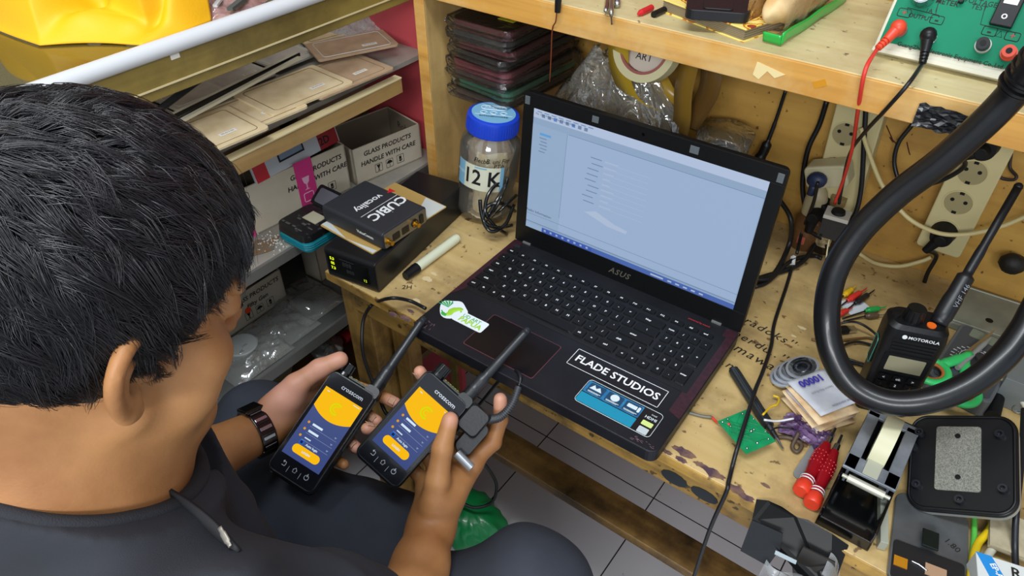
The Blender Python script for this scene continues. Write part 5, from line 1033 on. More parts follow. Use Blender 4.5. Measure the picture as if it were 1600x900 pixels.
cpart('top_rail', mat('white tube', 'cfd3d6', .25), MB().cyl((XF, -.26, 1.104), (XF, Y1, 1.104), .0105, n=24), smooth=True)
cpart('rail_end_cap', blackm, MB().cyl((XF, -.268, 1.104), (XF, -.26, 1.104), .0115, n=20), smooth=True)
cpart('front_plank', olive, MB().box((XF - .004, (Y0 + Y1) / 2, 1.071), (.010, Y1 - Y0, .046)), bev=.001)
cpart('front_plank_edge', wtrim, MB().box((XF + .002, (Y0 + Y1) / 2, 1.062), (.003, Y1 - Y0, .0016)))
cpart('lower_plank', olive, MB().box((XF - .008, (Y0 + Y1) / 2, 1.0515), (.008, Y1 - Y0, .010)))
MB_ = MB().box((0, 0, 0), (.0005, .012, .010)); p = XP(273, 86, XF + .0016); cpart('paper_label', paperw, MB().box((p.x, p.y, p.z), (.0006, .012, .009)))
cpart('glass_shelf', gl2, MB().box((-.53, (Y0 + Y1) / 2, .940), (.46, Y1 - Y0, .008)))
cpart('front_bar', [wood('tan bar', 'b3925c', '957644', 'y', '6d5530', .5, .5, .7, 8), wtrim], MB().box((XF, (Y0 + .30) / 2, .922), (.014, .30 - Y0, .024), 0).box((XF, (Y0 + .30) / 2, .9355), (.016, .30 - Y0, .003), 1), bev=.0006)
cpart('glass_shelf', gl2, MB().box((-.53, (Y0 + Y1) / 2, .741), (.50, Y1 - Y0, .008)))
cpart('shelf_edge', metl, MB().box((XF, (Y0 + Y1) / 2, .738), (.006, Y1 - Y0, .018)))
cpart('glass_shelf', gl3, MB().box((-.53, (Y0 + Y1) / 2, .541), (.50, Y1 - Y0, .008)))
cpart('shelf_edge', metl, MB().box((XF, (Y0 + Y1) / 2, .536), (.006, Y1 - Y0, .022)))
cpart('bottom_board', wood('brown board', '8a683c', '6d4f2b', 'y', '3c2a18', .6, .5, .6, 6), MB().box((-.53, (Y0 + Y1) / 2, .290), (.50, Y1 - Y0, .018)))
cpart('end_wall', redw, MB().box((-.53, Y1 + .008, .56), (.52, .014, 1.10)))
cpart('back_wall', mat('cabinet back', '7a7058', .7), MB().box((-.79, (Y0 + Y1) / 2, .56), (.012, Y1 - Y0, 1.06)))
cpart('side_stile', olive, MB().box((XF - .01, Y1 + .004, .26), (.02, .022, .52)), bev=.001)
cpart('support_stick', blackm, MB().cyl(XP(366, 84, XF - .02), XP(248, 172, XF - .03), .0045, n=10))
# shelf 2: light-coloured screen glass packs
z2 = .9445
pk = [((378, 210), (458, 168), (318, 168), 'front row, next to the hair'), ((456, 185), (508, 150), (385, 130), 'front row, second pack from the bubble wrap'), ((508, 146), (556, 122), (436, 100), 'front row, nearest the bench side board'), ((300, 190), (345, 206), (292, 150), 'furthest left at the front')]
kraft = mat('kraft sleeve', 'dfcca6', .65, col2='ccb78c', vscale=30); kraft2 = mat('tan brown sleeve', 'b79c7e', .6, col2='a58a6c', vscale=30)
def pack(c, ang, w, d, z, m, lab, lbl=True, tilt=0, white_b=False):
    t = thing('screen_glass_pack', lab, 'package', TR(c.x, c.y, z) @ RZ(ang) @ RX(tilt), 'flat screen glass packs on the glass shelf')
    MB().prism(rrect(w, d, .006, 3, -w / 2, -d / 2), 0, .004).build('sleeve', m, t, bev=.0005)
    b = MB(); b.tube([(x, y, .0042) for x, y in rrect(w * .84, d * .84, .006, 3, -w * .42, -d * .42)], .0006, 4, True, smooth=False); b.build('inner_outline', mat('outline brown', '7f6c4c', .7) if not white_b else mat('outline white', 'cfd2cc', .6), t)
    if lbl:
        l = MB().box((w * .18, -d * .22, .0047), (.026, .008, .0004)).build('label_strip', paperw, t)
        MB().text('SG-A12 5G', .0042, TR(w * .18, -d * .22, .0049), 0).build('label_print', ink, l)
def zc(px, py, z=z2): return Z(px, py, z)
cen = [((378, 184), .0, 'cream screen glass pack nearest the hair in the front row', kraft), ((455, 148), .0, 'cream screen glass pack second in the front row', kraft), ((522, 122), .0, 'tan screen glass pack in the front row under the black-framed pack', kraft2), ((312, 222), .0, 'cream screen glass pack partly behind the hair', kraft)]
for i, ((px, py), a, lab, m) in enumerate(cen): pack(zc(px + 8, py + 8), 1.50 + a, .150, .104, z2 + .012 + .003 * (i % 2), m, lab)
pack(zc(553, 92), 1.15, .14, .080, z2 + .022, kraft2, 'brown screen glass pack with a white border beside the bench side board', True, 0, True)
pack(zc(520, 63), 1.3, .13, .072, z2 + .015, kraft, 'tan screen glass pack behind the white-bordered pack', True)
wl = ['touching the hair', 'left of the black stick', 'next to the black stick', 'behind the long strips', 'nearest the red wall']
for r_ in range(2):
    for i in range(5):
        pack(Vector((-.482 - .12 * r_, -.06 + i * .092 + .02 * r_, 0)), 1.57 + random.uniform(-.05, .05), .088, .118, z2 + .004 + .004 * ((i + r_) % 2), mat('grey sleeve', 'cbc6ba', .5, col2='b4afa4', vscale=30), 'grey screen glass pack in the ' + ('middle' if r_ == 0 else 'rearmost') + ' row, ' + wl[i], (i + r_) % 2 == 0, 0, True)
for i, (A, B, lab) in enumerate((((465, 84), (270, 180), 'long dark and white edge strip lying across the screen glass packs'), ((468, 90), (262, 200), 'long cream edge strip beside the dark one on the glass packs'))):
    a, b2 = Z(*A, z2 + .034), Z(*B, z2 + .034); M = frm(a, b2 - a, Vector((0, 0, 1)).cross(b2 - a)); L0 = (b2 - a).length
    t = thing('edge_strip', lab, 'strip', M); MB().box((L0 / 2, 0, 0), (L0, .007, .004)).build('strip_body', mat('strip cream pale', 'c9c6ae', .4), t); MB().box((L0 / 2, .0045 * (1 - 2 * i), .0), (L0, .002, .005)).build('dark_edge', black, t)
bub = film('bubble wrap', 'efe6e2', .50, .1, 2.0, 130, 1.0)
def heap(c, w, d, h, seed, n=22):
    rr = random.Random(seed); G_ = [[rr.uniform(.4, 1) for _ in range(n + 1)] for _ in range(n + 1)]
    return lambda u, v: (c[0] + (u - .5) * w, c[1] + (v - .5) * d, c[2] + .002 + h * (math.sin(math.pi * u) * math.sin(math.pi * v)) ** .5 * G_[int(u * n)][int(v * n)])
p = zc(565, 50); tag(MB().grid(heap((p.x, p.y, z2), .11, .16, .045, 2), 22, 22).build('bubble_wrap', bub, None, smooth='all'), 'bubble wrap heap in the corner of the glass shelf before the red wall', 'bubble wrap')
p = zc(455, 170, z2); tag(MB().grid(heap((-.318, .13, z2 + .001), .03, .34, .012, 5), 22, 22).build('bubble_wrap', bub, None, smooth='all'), 'flat bubble wrap edge hanging along the front of the glass packs', 'bubble wrap')
# cartons
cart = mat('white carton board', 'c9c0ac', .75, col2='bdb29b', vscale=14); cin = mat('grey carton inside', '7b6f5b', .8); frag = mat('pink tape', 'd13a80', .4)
def carton(name, lab, A, B, z, d, h, grp='glass product cartons in the cabinet', pr=True, icons=True, sz=.011, lines=('GLASS PRODUCTS', 'HANDLE WITH CARE'), off=0, m=None):
    a, b2 = Z(*A, z), Z(*B, z); M = frm(a, b2 - a, Vector((0, 0, 1)).cross(b2 - a)); w = (b2 - a).length     # x along the front, y into the cabinet
    t = thing(name, lab, 'carton', M, grp); e = .0022; b = MB()
    b.box((w / 2, d / 2, e / 2), (w, d, e)); b.box((w / 2, e / 2, h / 2), (w, e, h)); b.box((w / 2, d - e / 2, h / 2), (w, e, h)); b.box((e / 2, d / 2, h / 2), (e, d, h)); b.box((w - e / 2, d / 2, h / 2), (e, d, h))
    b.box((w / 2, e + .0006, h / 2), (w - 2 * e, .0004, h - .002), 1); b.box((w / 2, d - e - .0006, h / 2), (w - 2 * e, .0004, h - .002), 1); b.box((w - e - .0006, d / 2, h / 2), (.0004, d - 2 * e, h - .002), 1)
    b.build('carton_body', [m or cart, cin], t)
    F = Matrix(((1, 0, 0, 0), (0, 0, -1, -.0003), (0, 1, 0, 0), (0, 0, 0, 1)))
    if pr:
        g = MB(); 
        for i, l in enumerate(lines): g.text(l, sz, F @ TR(w * .5 + off, h * .78 - i * sz * 1.45, 0), 0, bold=.00025, shear=.15)
        if icons:
            for k in range(3):
                c = Vector((w * .5 + off - .024 + k * .024, h * .25, 0)); 
                g.tube([(c.x + x, c.y + y, 0) for x, y in rrect(.015, .016, .0005, 1, -.0075, -.008)], .0004, 4, True, 0, F, smooth=False)
                if k == 0: g.prism([(c.x - .004, c.y + .006), (c.x + .004, c.y + .006), (c.x + .0008, c.y - .001), (c.x + .0008, c.y - .005), (c.x + .003, c.y - .006), (c.x - .003, c.y - .006), (c.x - .0008, c.y - .005), (c.x - .0008, c.y - .001)], 0, .0003, 0, F)
                if k == 1: g.prism([(c.x + .006 * math.cos(a_), c.y + .006 * math.sin(a_)) for a_ in [j * math.pi / 8 for j in range(9)]], 0, .0003, 0, F); g.box((c.x, c.y - .003, 0), (.0008, .007, .0004), 0, F)
                if k == 2: g.prism([(c.x - .004, c.y - .002), (c.x + .004, c.y - .002), (c.x, c.y - .006)], 0, .0003, 0, F); g.box((c.x, c.y + .002, 0), (.005, .006, .0004), 0, F)
        g.build('carton_print', ink, t)
    return t, M, w
z3 = .7455
t, M, w = carton('carton', 'open white carton nearest the bench side board, GLASS PRODUCTS on its front', (558, 290), (660, 246), z3, .10, .070, sz=.0125)
MB().text('Robi', .020, Matrix(((0, 0, -1, w - .0028), (-1, 0, 0, .05), (0, 1, 0, .045), (0, 0, 0, 1))), 0).build('handwriting', ink, t)
t, M, w = carton('carton', 'open white carton with pink fragile tape beside the grey router', (384, 375), (549, 294), z3, .09, .088, sz=.0125, off=.045)
c = MB(); F = Matrix(((1, 0, 0, 0), (0, 0, -1, -.0009), (0, 1, 0, 0), (0, 0, 0, 1))); c.box((w * .60, .046, 0), (.034, .094, .0006), 0, F); tp_ = c.build('pink_tape', frag, t)
g = MB(); g.prism([(w * .60 - .007, .062), (w * .60 + .007, .062), (w * .60 + .005, .052), (w * .60 + .001, .048), (w * .60 + .001, .040), (w * .60 + .005, .038), (w * .60 - .005, .038), (w * .60 - .001, .040), (w * .60 - .001, .048), (w * .60 - .005, .052)], .0004, .0007, 0, F); g.tube([(w * .6 + x, .024 + y, .0005) for x, y in rrect(.018, .016, .002, 2, -.009, -.008)], .0008, 4, True, 0, F, smooth=False); g.build('tape_print', mat('pale pink print', 'e9b3cf', .5), tp_)
c = MB(); c.box((w * .06, .04, 0), (.012, .088, .0006), 0, F); c.build('pink_tape', frag, t)
# red retail pack leaning in it
PM_ = frm(XP(398, 280, -.352), XP(528, 212, -.352) - XP(398, 280, -.352), Vector((-.25, 0, 1))); 
t = thing('screen_protector_pack', 'red and white screen protector pack standing in the pink-taped carton', 'package', PM_)
w = (XP(528, 212, -.352) - XP(398, 280, -.352)).length
MB().box((w / 2, .016, -.002), (w, .050, .004)).build('pack_card', mat('pack white', 'c2c6c8', .4), t)
MB().box((.014, .014, .0003), (.024, .046, .0006)).build('red_corner', red, t); MB().box((w - .022, .016, .0003), (.040, .050, .0006)).build('red_band', mat('pack red', '9c1f28', .4), t)
b = MB(); b.box((w * .44, .018, .0004), (.052, .026, .0006), 0); b.box((w * .44, .018, .0007), (.046, .020, .0003), 1); b.build('phone_picture', [black, mat('picture blue grey', '7f93a6', .4)], t)
MB().text('DOK', .012, TR(w - .022, .026, .0008), 0).build('pack_print', ink, t); MB().text('2D', .018, TR(w - .030, .004, .0008), 0, bold=.0004).build('pack_print', ink, t); MB().text('tempered', .005, TR(.034, .028, .0004), 0).build('pack_print', ink, t)
carton('carton', 'brown shadowed carton behind the wooden front bar on the left', (402, 265), (500, 210), z3, .13, .14, pr=False, m=mat('brown board', '8d7350', .75)) if 0 else None
for A, B, lab in (((330, 330), (452, 262), 'dark brown open carton behind the pink-taped carton'), ((478, 250), (592, 192), 'grey-brown open carton behind the white one, below the glass shelf')):
    carton('carton', lab, A, B, z3, .16, .125, pr=False, m=mat('brown carton board', '9a8160', .75))
# teal power tester with grey flap
A, B, D = (432, 352), (474, 376), (470, 318)
M, w, d_ = rectpx((428, 346), (476, 372), (462, 312), z3 + .034)
tt = thing('teal_case', 'black-topped turquoise case with a dirty inside lying at the cabinet shelf edge', 'case', M @ TR(0, 0, -.034)); d_ += .014
b = MB(); loftbox(b, [(0, w * .94, d_ * .94, .012, w / 2, d_ / 2), (.006, w, d_, .014, w / 2, d_ / 2), (.020, w, d_, .014, w / 2, d_ / 2)]); b.build('turquoise_tray', mat('turquoise', '1f9aa8', .35), tt, smooth=True)
b = MB(); 
for q in range(3): b.tube([(x, y, .007 + q * .004) for x, y in rrect(w + .001, d_ + .001, .014, 4, -.0005, -.0005)], .0009, 5, True, smooth=False)
b.build('tray_ribs', mat('turquoise dark', '14717f', .4), tt)
b = MB(); loftbox(b, [(.020, w * 1.02, d_ * 1.02, .015, w / 2, d_ / 2), (.032, w * .98, d_ * .98, .014, w / 2, d_ / 2)]); b.build('black_top', mat('dusty black', '151617', .35, col2='3c3c3a', vscale=120, thresh=(.30, .42)), tt, smooth=True)
MB().box((w * .55, d_ * .62, .0325), (w * .42, d_ * .30, .0012)).build('cream_sticker', mat('sticker cream', 'a9a48c', .6), tt)
g = MB(); rr = random.Random(5)
for i in range(9): x_, y_ = rr.uniform(.1, .85) * w, rr.uniform(.08, .42) * d_; g.box((x_, y_, .0325), (rr.uniform(.004, .010), rr.uniform(.002, .004), .0008))
g.build('case_recesses', mat('recess grey', '4a4b48', .6), tt)
lf = frm(Vector((0, d_ * .98, .030)), (1, 0, 0), (0, .80, .60)); b = MB(); b.prism(rrect(w * .98, .036, .006, 3), 0, .004, 0); b.prism(rrect(w * .80, .026, .004, 3, w * .09, .005), .0038, .0046, 1); b.build('flap', [black, mat('flap grey', '55555d', .4)], tt, M=lf)
# crumbs on shelf
b = MB(); rr = random.Random(9)
for i in range(110):
    p = Z(rr.gauss(428, 16), rr.gauss(378, 9), z3); p.x = min(p.x, XF - .008); s_ = rr.uniform(.0006, .0018); b.box((p.x, p.y, p.z + s_ / 2 + .0002), (s_ * 1.6, s_, s_), 0, None)
tag(b.build('white_crumbs', mat('crumb white', 'd8d5cc', .6), None), 'white crumbs scattered on the dusty cabinet shelf', 'crumbs', kind='stuff')
b = MB(); p = Z(405, 388, z3 + .0003); b.prism([(p.x + .018 * math.cos(a_) * (1 + .3 * math.sin(3 * a_)), p.y + .032 * math.sin(a_) * (1 + .3 * math.cos(4 * a_))) for a_ in [k * .4 for k in range(16)]], p.z, p.z + .0006); tag(b.build('brown_dust', mat('brown dust', '7c5a33', .9, col2='6a675f', vscale=90), None), 'patch of brown dust on the cabinet shelf beside the crumbs', 'dust', kind='stuff')
# lower glass shelf
z4 = .5455
t, M, w = carton('carton', 'white carton with an orange dot on the lower shelf beside the cheek', (350, 533), (449, 466), z4, .09, .070, sz=.0125, lines=('GLASS PRODUCTS', 'Fifty Gen'), off=.012)
MB().prism(ring(.0062, 24, w * .42, .030), .0008, .0012, 0, Matrix(((1, 0, 0, 0), (0, 0, -1, -.0003), (0, 1, 0, 0), (0, 0, 0, 1)))).build('orange_dot', mat('orange dot', 'f0441c', .5), t)
t, M, w = carton('carton', 'small white carton far back on the lower shelf under the black box', (478, 428), (503, 440), z4, .10, .075, pr=False)
pf = film('cloudy bag', 'c9ccc6', .30, .10, 1.2, 18, 1.2)
for i, ((px, py), w_, d2, h_, lab) in enumerate((((430, 520), .10, .13, .022, 'cloudy plastic bag on the lower glass shelf beside the orange-dot carton'), ((478, 470), .12, .10, .018, 'clear plastic bag on the lower glass shelf near the bench leg'), ((395, 560), .08, .12, .028, 'cloudy plastic bag on the lower glass shelf next to the cheek'))):
    p = Z(px, py, z4); tag(MB().grid(heap((p.x, p.y, z4), w_, d2, h_, 20 + i, 9), 27, 27).build('plastic_bag', pf, None, smooth='all'), lab, 'plastic bag')
p = Z(398, 575, z4); tag(MB().lathe([(.020, 0), (.026, .014), (.028, .024), (.026, .026), (.0, .027)], 28, M=TR(-.345, -.075, z4 + .001)).build('white_cup_lid', mat('cloudy white plastic', 'a9aeab', .35), None, smooth=True), 'cloudy white plastic tub at the cheek on the lower glass shelf', 'tub')
# bottom compartment
z5 = .2995
p = Z(512, 548, z5 + .03); b = MB(); rr = random.Random(2)
b.grid(lambda u, v: (p.x + (.034 + .005 * math.sin(9 * u * 6.28) * math.sin(8 * v)) * math.sin(math.pi * v) * math.cos(2 * math.pi * u), p.y + (.034 + .004 * math.cos(7 * v * 3)) * math.sin(math.pi * v) * math.sin(2 * math.pi * u), z5 + .034 - .033 * math.cos(math.pi * v)), 40, 20)
tag(b.build('foil_wrapped_ball', mat('silver bubble foil', '9b9c98', .3, .6, bump=1, bscale=140), None, smooth='all'), 'silvery bubble-wrapped lump in the bottom compartment left of the bench leg', 'wrapped lump')
M, w, d_ = rectpx((392, 610), (440, 606), (428, 572), z5 + .004); t = thing('printed_paper', 'beige printed paper lying in the bottom compartment above the knee', 'paper', M @ TR(-.03, 0, -.002))
MB().box((w * .6, d_ * .5, 0), (w * 2.2, d_ * 1.6, .002)).build('sheet', mat('beige sheet', 'c4b893', .8), t)
g = MB()
for i in range(5): g.text('tempered glass screen', .006, TR(w * .9, d_ * (1.0 - i * .18), .0012), 0)
g.build('sheet_print', ink, t)
p = Z(545, 520, z5 + .02); t = thing('red_capped_bottle', 'white bottle with a red cap lying behind the bench leg in the cabinet bottom', 'bottle', (p.x, p.y, z5 + .016))
MB().cyl((0, 0, 0), (.0, .06, 0), .015, n=20).build('bottle_body', mat('bottle white', 'c2bfb8', .4), t, smooth=True); MB().cyl((0, -.02, 0), (0, 0, 0), .013, n=20).build('red_cap', red, t, smooth=True)
p = Z(505, 500, z5 + .03); tag(MB().prism(rrect(.09, .05, .02, 5, -.045, -.025), 0, .002, 0, TR(p.x - .01, p.y + .02, z5 + .05) @ RZ(1.2)).build('glass_piece', mat('pale glass piece', '8f979a', .15), None), 'pale oval glass piece at the back of the bottom compartment', 'glass') if 0 else None
# yellow bag and pink wrapper on top of the cabinet
zt_ = 1.098
def yb_(u, v):
    A = Z(-60 + 390 * u, 22 + 48 * min(1, u * 3.2) - (38 * max(0, (u - .72) / .28)) + 3 * math.sin(9 * u), zt_ + .002)    # bottom edge line along the deck
    back = Vector((-.55, .62, 0)).normalized(); h = v
    cr = (math.cos(9.2 * u + 5 * h) * .5 + .5) ** 2 * .016 + (math.cos(17 * u - 9 * h + 1) * .5 + .5) ** 3 * .012 + (math.cos(11 * h + 8 * u * u) * .5 + .5) ** 3 * .012
    bulge = .045 * math.sin(math.pi * min(1, h * 1.1)) - cr * min(1, h * 5) * 1.7 + .010 * math.sin(7 * u + 5 * h) * h
    return A + back * (.17 * h - bulge * .5) + Vector((0, 0, .12 * math.sin(h * 1.6) + (bulge * .6 - cr * .9) * min(1, h * 4)))
ym = mat('yellow cloth', 'f2b60c', .55, bump=.1, bscale=300)
tag(MB().grid(yb_, 160, 70).build('yellow_bag', ym, None, smooth='all', solid=.002), 'bright yellow cloth bag slumped on the glass cabinet top', 'bag')
c = Z(322, 24, zt_); t = thing('clear_packet', 'clear pinkish packet with white strips lying right of the yellow bag', 'packet', TR(c.x - .01, c.y + .02, zt_) @ RZ(.5))
MB().grid(heap((0, 0, 0), .12, .09, .022, 4, 8), 16, 16).build('packet_film', film('pink film', 'd9a9a6', .45, .12, 1, 40, 1), t, smooth='all')
for k in range(3): MB().box((-.03 + k * .022, 0, .016), (.006, .07, .003), 0, RZ(.2 * k - .2)).build('white_strip', mat('packet white', 'c8c9c6', .5), t)
MB().box((.045, 0, .016), (.008, .08, .004)).build('dark_strip', mat('packet dark', '4c5350', .5), t)
# ------------------------------------------------------------ on the floor
c = Z(738, 822, .0)
def gb(u, v):
    a = u * 2 * math.pi; r = 1 + .10 * math.sin(3 * a + 1) + .06 * math.sin(7 * a + 5 * v) + .03 * math.sin(15 * a - 9 * v)
    return (.075 * r * math.sin(v * 1.75) ** .8 * math.cos(a), .065 * r * math.sin(v * 1.75) ** .8 * math.sin(a), .07 * (1 - v ** 2) + .004)
o_ = MB().grid(gb, 60, 24).build('green_bag', mat('green bag plastic', '0a8a48', .35, bump=.3, bscale=30, coat=.2), None, smooth='all', M=TR(c.x, c.y, 0)); tag(o_, 'green plastic bag on the tiled floor behind the right forearm', 'bag')
fc = thing('floor_cable', 'thin black cable looping above the green bag on the floor', 'cable', (c.x, c.y, .1)); O_ = Vector(fc.location)
def DZ(px, py, z): return Z(px, py, z)
P = [DZ(745, 714, .35), DZ(765, 735, .25), DZ(776, 760, .16), DZ(768, 785, .12), DZ(740, 793, .11), DZ(712, 780, .115), DZ(700, 772, .12)]
MB().tube([p - O_ for p in P], .0034, 8, k=8).build('cable', rubber, fc, smooth='all')
P = [DZ(713, 775, .12), DZ(714, 790, .118), DZ(710, 802, .118), DZ(700, 808, .118)]
MB().tube([p - O_ for p in P], .0034, 8, k=8).build('cable', rubber, fc, smooth='all')
# low stool hidden under the sitter
t = thing('plastic_stool', 'low dark plastic stool under the sitting person', 'stool', (-.02, -.42, 0))
MB().box((0, 0, .40), (.30, .28, .03)).build('seat', mat('dark plastic', '23262c', .5), t, bev=.01)
for sx_ in (-1, 1):
    for sy_ in (-1, 1): MB().cyl((sx_ * .14, sy_ * .13, 0), (sx_ * .11, sy_ * .10, .39), .014, .018, 12).build('leg', MATS['dark plastic'], t, smooth=True)
# ------------------------------------------------------------ the two hand-held radios
def hframe(c, u, v):
    return frm(Vector(c), Vector(u), Vector(v))
HL = hframe((.001, -.174, .696), (.93, .18, -.31), (-.02, .90, .44))
HR = hframe(tuple(CAMP + (Vector((.084, -.095, .681)) - CAMP) * .95), (.87, .08, -.48), (.20, .85, .48))
hb = mat('handset black', '17191d', .38, bump=.08, bscale=600); hg = mat('handset glass', '101319', .12, coat=.4)
def handset(M, lab, h):
    t = thing('handset_radio', lab, 'two-way radio', M, 'two handset radios held in the hands')
    w = .070; y0 = -h / 2; y1 = h / 2
    b = MB(); loftbox(b, [(-.031, w - .010, h - .004, .009, 0, 0), (-.026, w - .002, h + .004, .010, 0, -.001), (-.010, w, h + .006, .010, 0, -.001), (-.004, w - .001, h + .005, .010, 0, -.001), (-.0005, w - .002, h + .001, .009, 0, 0)]); b.build('body', hb, t, smooth=True)
    b = MB(); b.tube([(x, y, -.012) for x, y in rrect(w + .001, h + .0065, .010, 5, -w / 2 - .0005, -h / 2 - .0042)], .0011, 5, True, smooth=False); b.build('body_seam', black, t)
    MB().prism(rrect(w - .004, h - .002, .006, 5, -w / 2 + .002, y0 + .001), -.001, .0006).build('front_glass', hg, t, bev=.0003)
    sx0, sx1, sy0, sy1 = -.0285, .0285, y0 + .024, y1 - .022
    s = MB(); s.box((0, (sy0 + sy1) / 2, .0007), (sx1 - sx0, sy1 - sy0, .0003)); sc = s.build('screen', [mat('handset screen blue', '08080a', .4, spec=.15, emit=.85, ecol='3b4c86')], t)
    b = MB(); n = 14; cv = lambda x: sy1 - .028 - .009 * (1 - (x / .0285) ** 2)
    P = [(sx0 + (sx1 - sx0) * i / n, cv(sx0 + (sx1 - sx0) * i / n)) for i in range(n + 1)]; b.add([(x, y, .0010) for x, y in P] + [(x, sy1, .0010) for x, y in P], [(i, i + 1, n + 2 + i, n + 1 + i) for i in range(n)], 0)
    b.tube([(.007 * math.cos(a) , sy1 - .019 + .007 * math.sin(a), .0011) for a in [(.9 + k * .34) for k in range(14)]], .0011, 5, mi=1); b.tube([(.0035 * math.cos(a), sy1 - .019 + .0035 * math.sin(a), .0011) for a in [(.9 + k * .34) for k in range(14)]], .0007, 5, mi=1)
    b.prism(rrect(.040, .0115, .0055, 5, -.020, sy0 + .007), .0009, .0013, 0)
    for k, (yy, ic) in enumerate((((sy0 + .048), 0), ((sy0 + .0385), 0), ((sy0 + .029), 0))):
        b.box((.004, yy - .0035, .0010), (.040, .0004, .0002), 3); b.prism(rrect(.0032, .0032, .0014, 3, -.022, yy - .0016), .0009, .0012, 2); b.box((-.007 + (.0 if k < 2 else -.002), yy + .0002, .0010), (.015 if k < 2 else .009, .0028 if k < 2 else .0014, .0003), 4); b.prism([(.019, yy + .001), (.0225, yy + .001), (.02075, yy - .0012)], .0009, .0012, 3)
    b.prism(rrect(.0058, .0058, .001, 2, -.0165, sy0 + .0195), .0009, .0012, 5); b.prism(rrect(.0036, .0036, .0005, 2, -.0154, sy0 + .0206), .0012, .0014, 6)
    b.text('Auto login', .0042, TR(.002, sy0 + .0222, .0010), 4, bold=.0001); b.text('LOGIN', .0040, TR(0, sy0 + .0125, .0013), 4, bold=.0001)
    b.box((.021, sy1 - .003, .0012), (.010, .0008, .0002), 4); b.box((-.022, sy1 - .004, .0012), (.004, .0010, .0002), 4)
    def em(n_, c, e): return mat(n_, '050506', .6, spec=.04, emit=e, ecol=c)
    b.build('screen_content', [em('hs yellow', 'fbbd0c', .98), em('hs lime', 'd6e000', .98), em('hs orange', 'e0a030', .9), em('hs line', '8c98ba', .9), em('hs pale', 'd4e6f4', 1), em('hs blue', '1f6fe0', .8), em('hs dark', '22305c', .5)], sc)
    MB().text('crosscom', .0085, TR(.006, y1 - .0125, .0007), 0, bold=.0001).build('maker_lettering', mat('soft white print', 'b9c0c8', .5), t)
    g = MB(); yb = y0 + .013
    g.tube([(-.0185, yb + .003, .0008), (-.0150, yb + .003, .0008), (-.0145, yb, .0008), (-.0150, yb - .002, .0008), (-.0190, yb - .002, .0008)], .00045, 4); g.prism([(-.0195, yb + .003), (-.0175, yb + .005), (-.0175, yb + .001)], .0007, .0009)
    g.tube([(-.003, yb, .0008), (0, yb + .0032, .0008), (.003, yb, .0008)], .0005, 4, smooth=False); g.tube([(-.002, yb, .0008), (-.002, yb - .0028, .0008), (.002, yb - .0028, .0008), (.002, yb, .0008)], .0004, 4, smooth=False)
    g.tube([(.0175 + .003 * math.cos(a), yb + .003 * math.sin(a), .0008) for a in [k * .52 for k in range(12)]], .0005, 4, True, smooth=False); g.box((.0175, yb + .003, .0008), (.001, .004, .0003))
    for xx in (-.0088, .0088): g.box((xx, yb - .003, .0008), (.0004, .008, .0002))
    g.build('button_icons', mat('icon print', 'aeb4bc', .5), t)
    # top: knob, label plate, antenna
    b = MB(); b.cyl((-.021, y1 - .002, -.013), (-.021, y1 + .005, -.013), .0095, .009, 20); b.cyl((-.021, y1 + .005, -.013), (-.021, y1 + .019, -.013), .0082, .0075, 24)
    for k in range(8): a = k * .785; b.cyl((-.021 + .0078 * math.cos(a), y1 + .006, -.013 + .0078 * math.sin(a)), (-.021 + .0072 * math.cos(a), y1 + .0185, -.013 + .0072 * math.sin(a)), .0017, n=6)
    b.build('volume_knob', mat('knob gloss', '101215', .2), t, smooth=True)
    b = MB(); b.box((.002, y1 + .0035, -.012), (.028, .003, .014)); b.build('top_plate', mat('dark plate', '22261f', .4), t, bev=.0005)
    b = MB(); rr = random.Random(6)
    for k in range(6): b.box((-.009 + k * .004, y1 + .0053, -.008 - (k % 2) * .004), (.0028, .0006, .0022), 0)
    b.build('top_marking', mat('lime mark', 'a9b52a', .5), t)
    ax = .0255
    b = MB(); loftbox(b, [(-.028, .020, .016, .006, ax, y1 + .002), (-.002, .020, .016, .006, ax, y1 + .002)]); b.cyl((ax, y1, -.014), (ax, y1 + .020, -.014), .0100, .0092, 20); b.build('antenna_socket', hb, t, smooth=True)
    b = MB(); b.tube([(ax, y1 + .018, -.014), (ax, y1 + .030, -.014), (ax + .0005, y1 + .055, -.014), (ax + .001, y1 + .09, -.014), (ax + .0015, y1 + .1215, -.014)], [.0088, .0082, .0062, .0056, .0054], 18); b.ball((ax + .0015, y1 + .1215, -.014), .0056, 12); b.build('antenna', mat('antenna satin', '24272b', .35), t, smooth='all')
    MB().box((w / 2 + .0004, .02, -.012), (.003, .06, .010)).build('side_cover', black, t, bev=.0008)
    return t
h1 = handset(HL, 'left of the two handset radios, yellow and blue screen uncovered, watch beside it', .144)
h2 = handset(HR, 'right handset radio with the thumb on its screen and a headset plug in its side', .134)
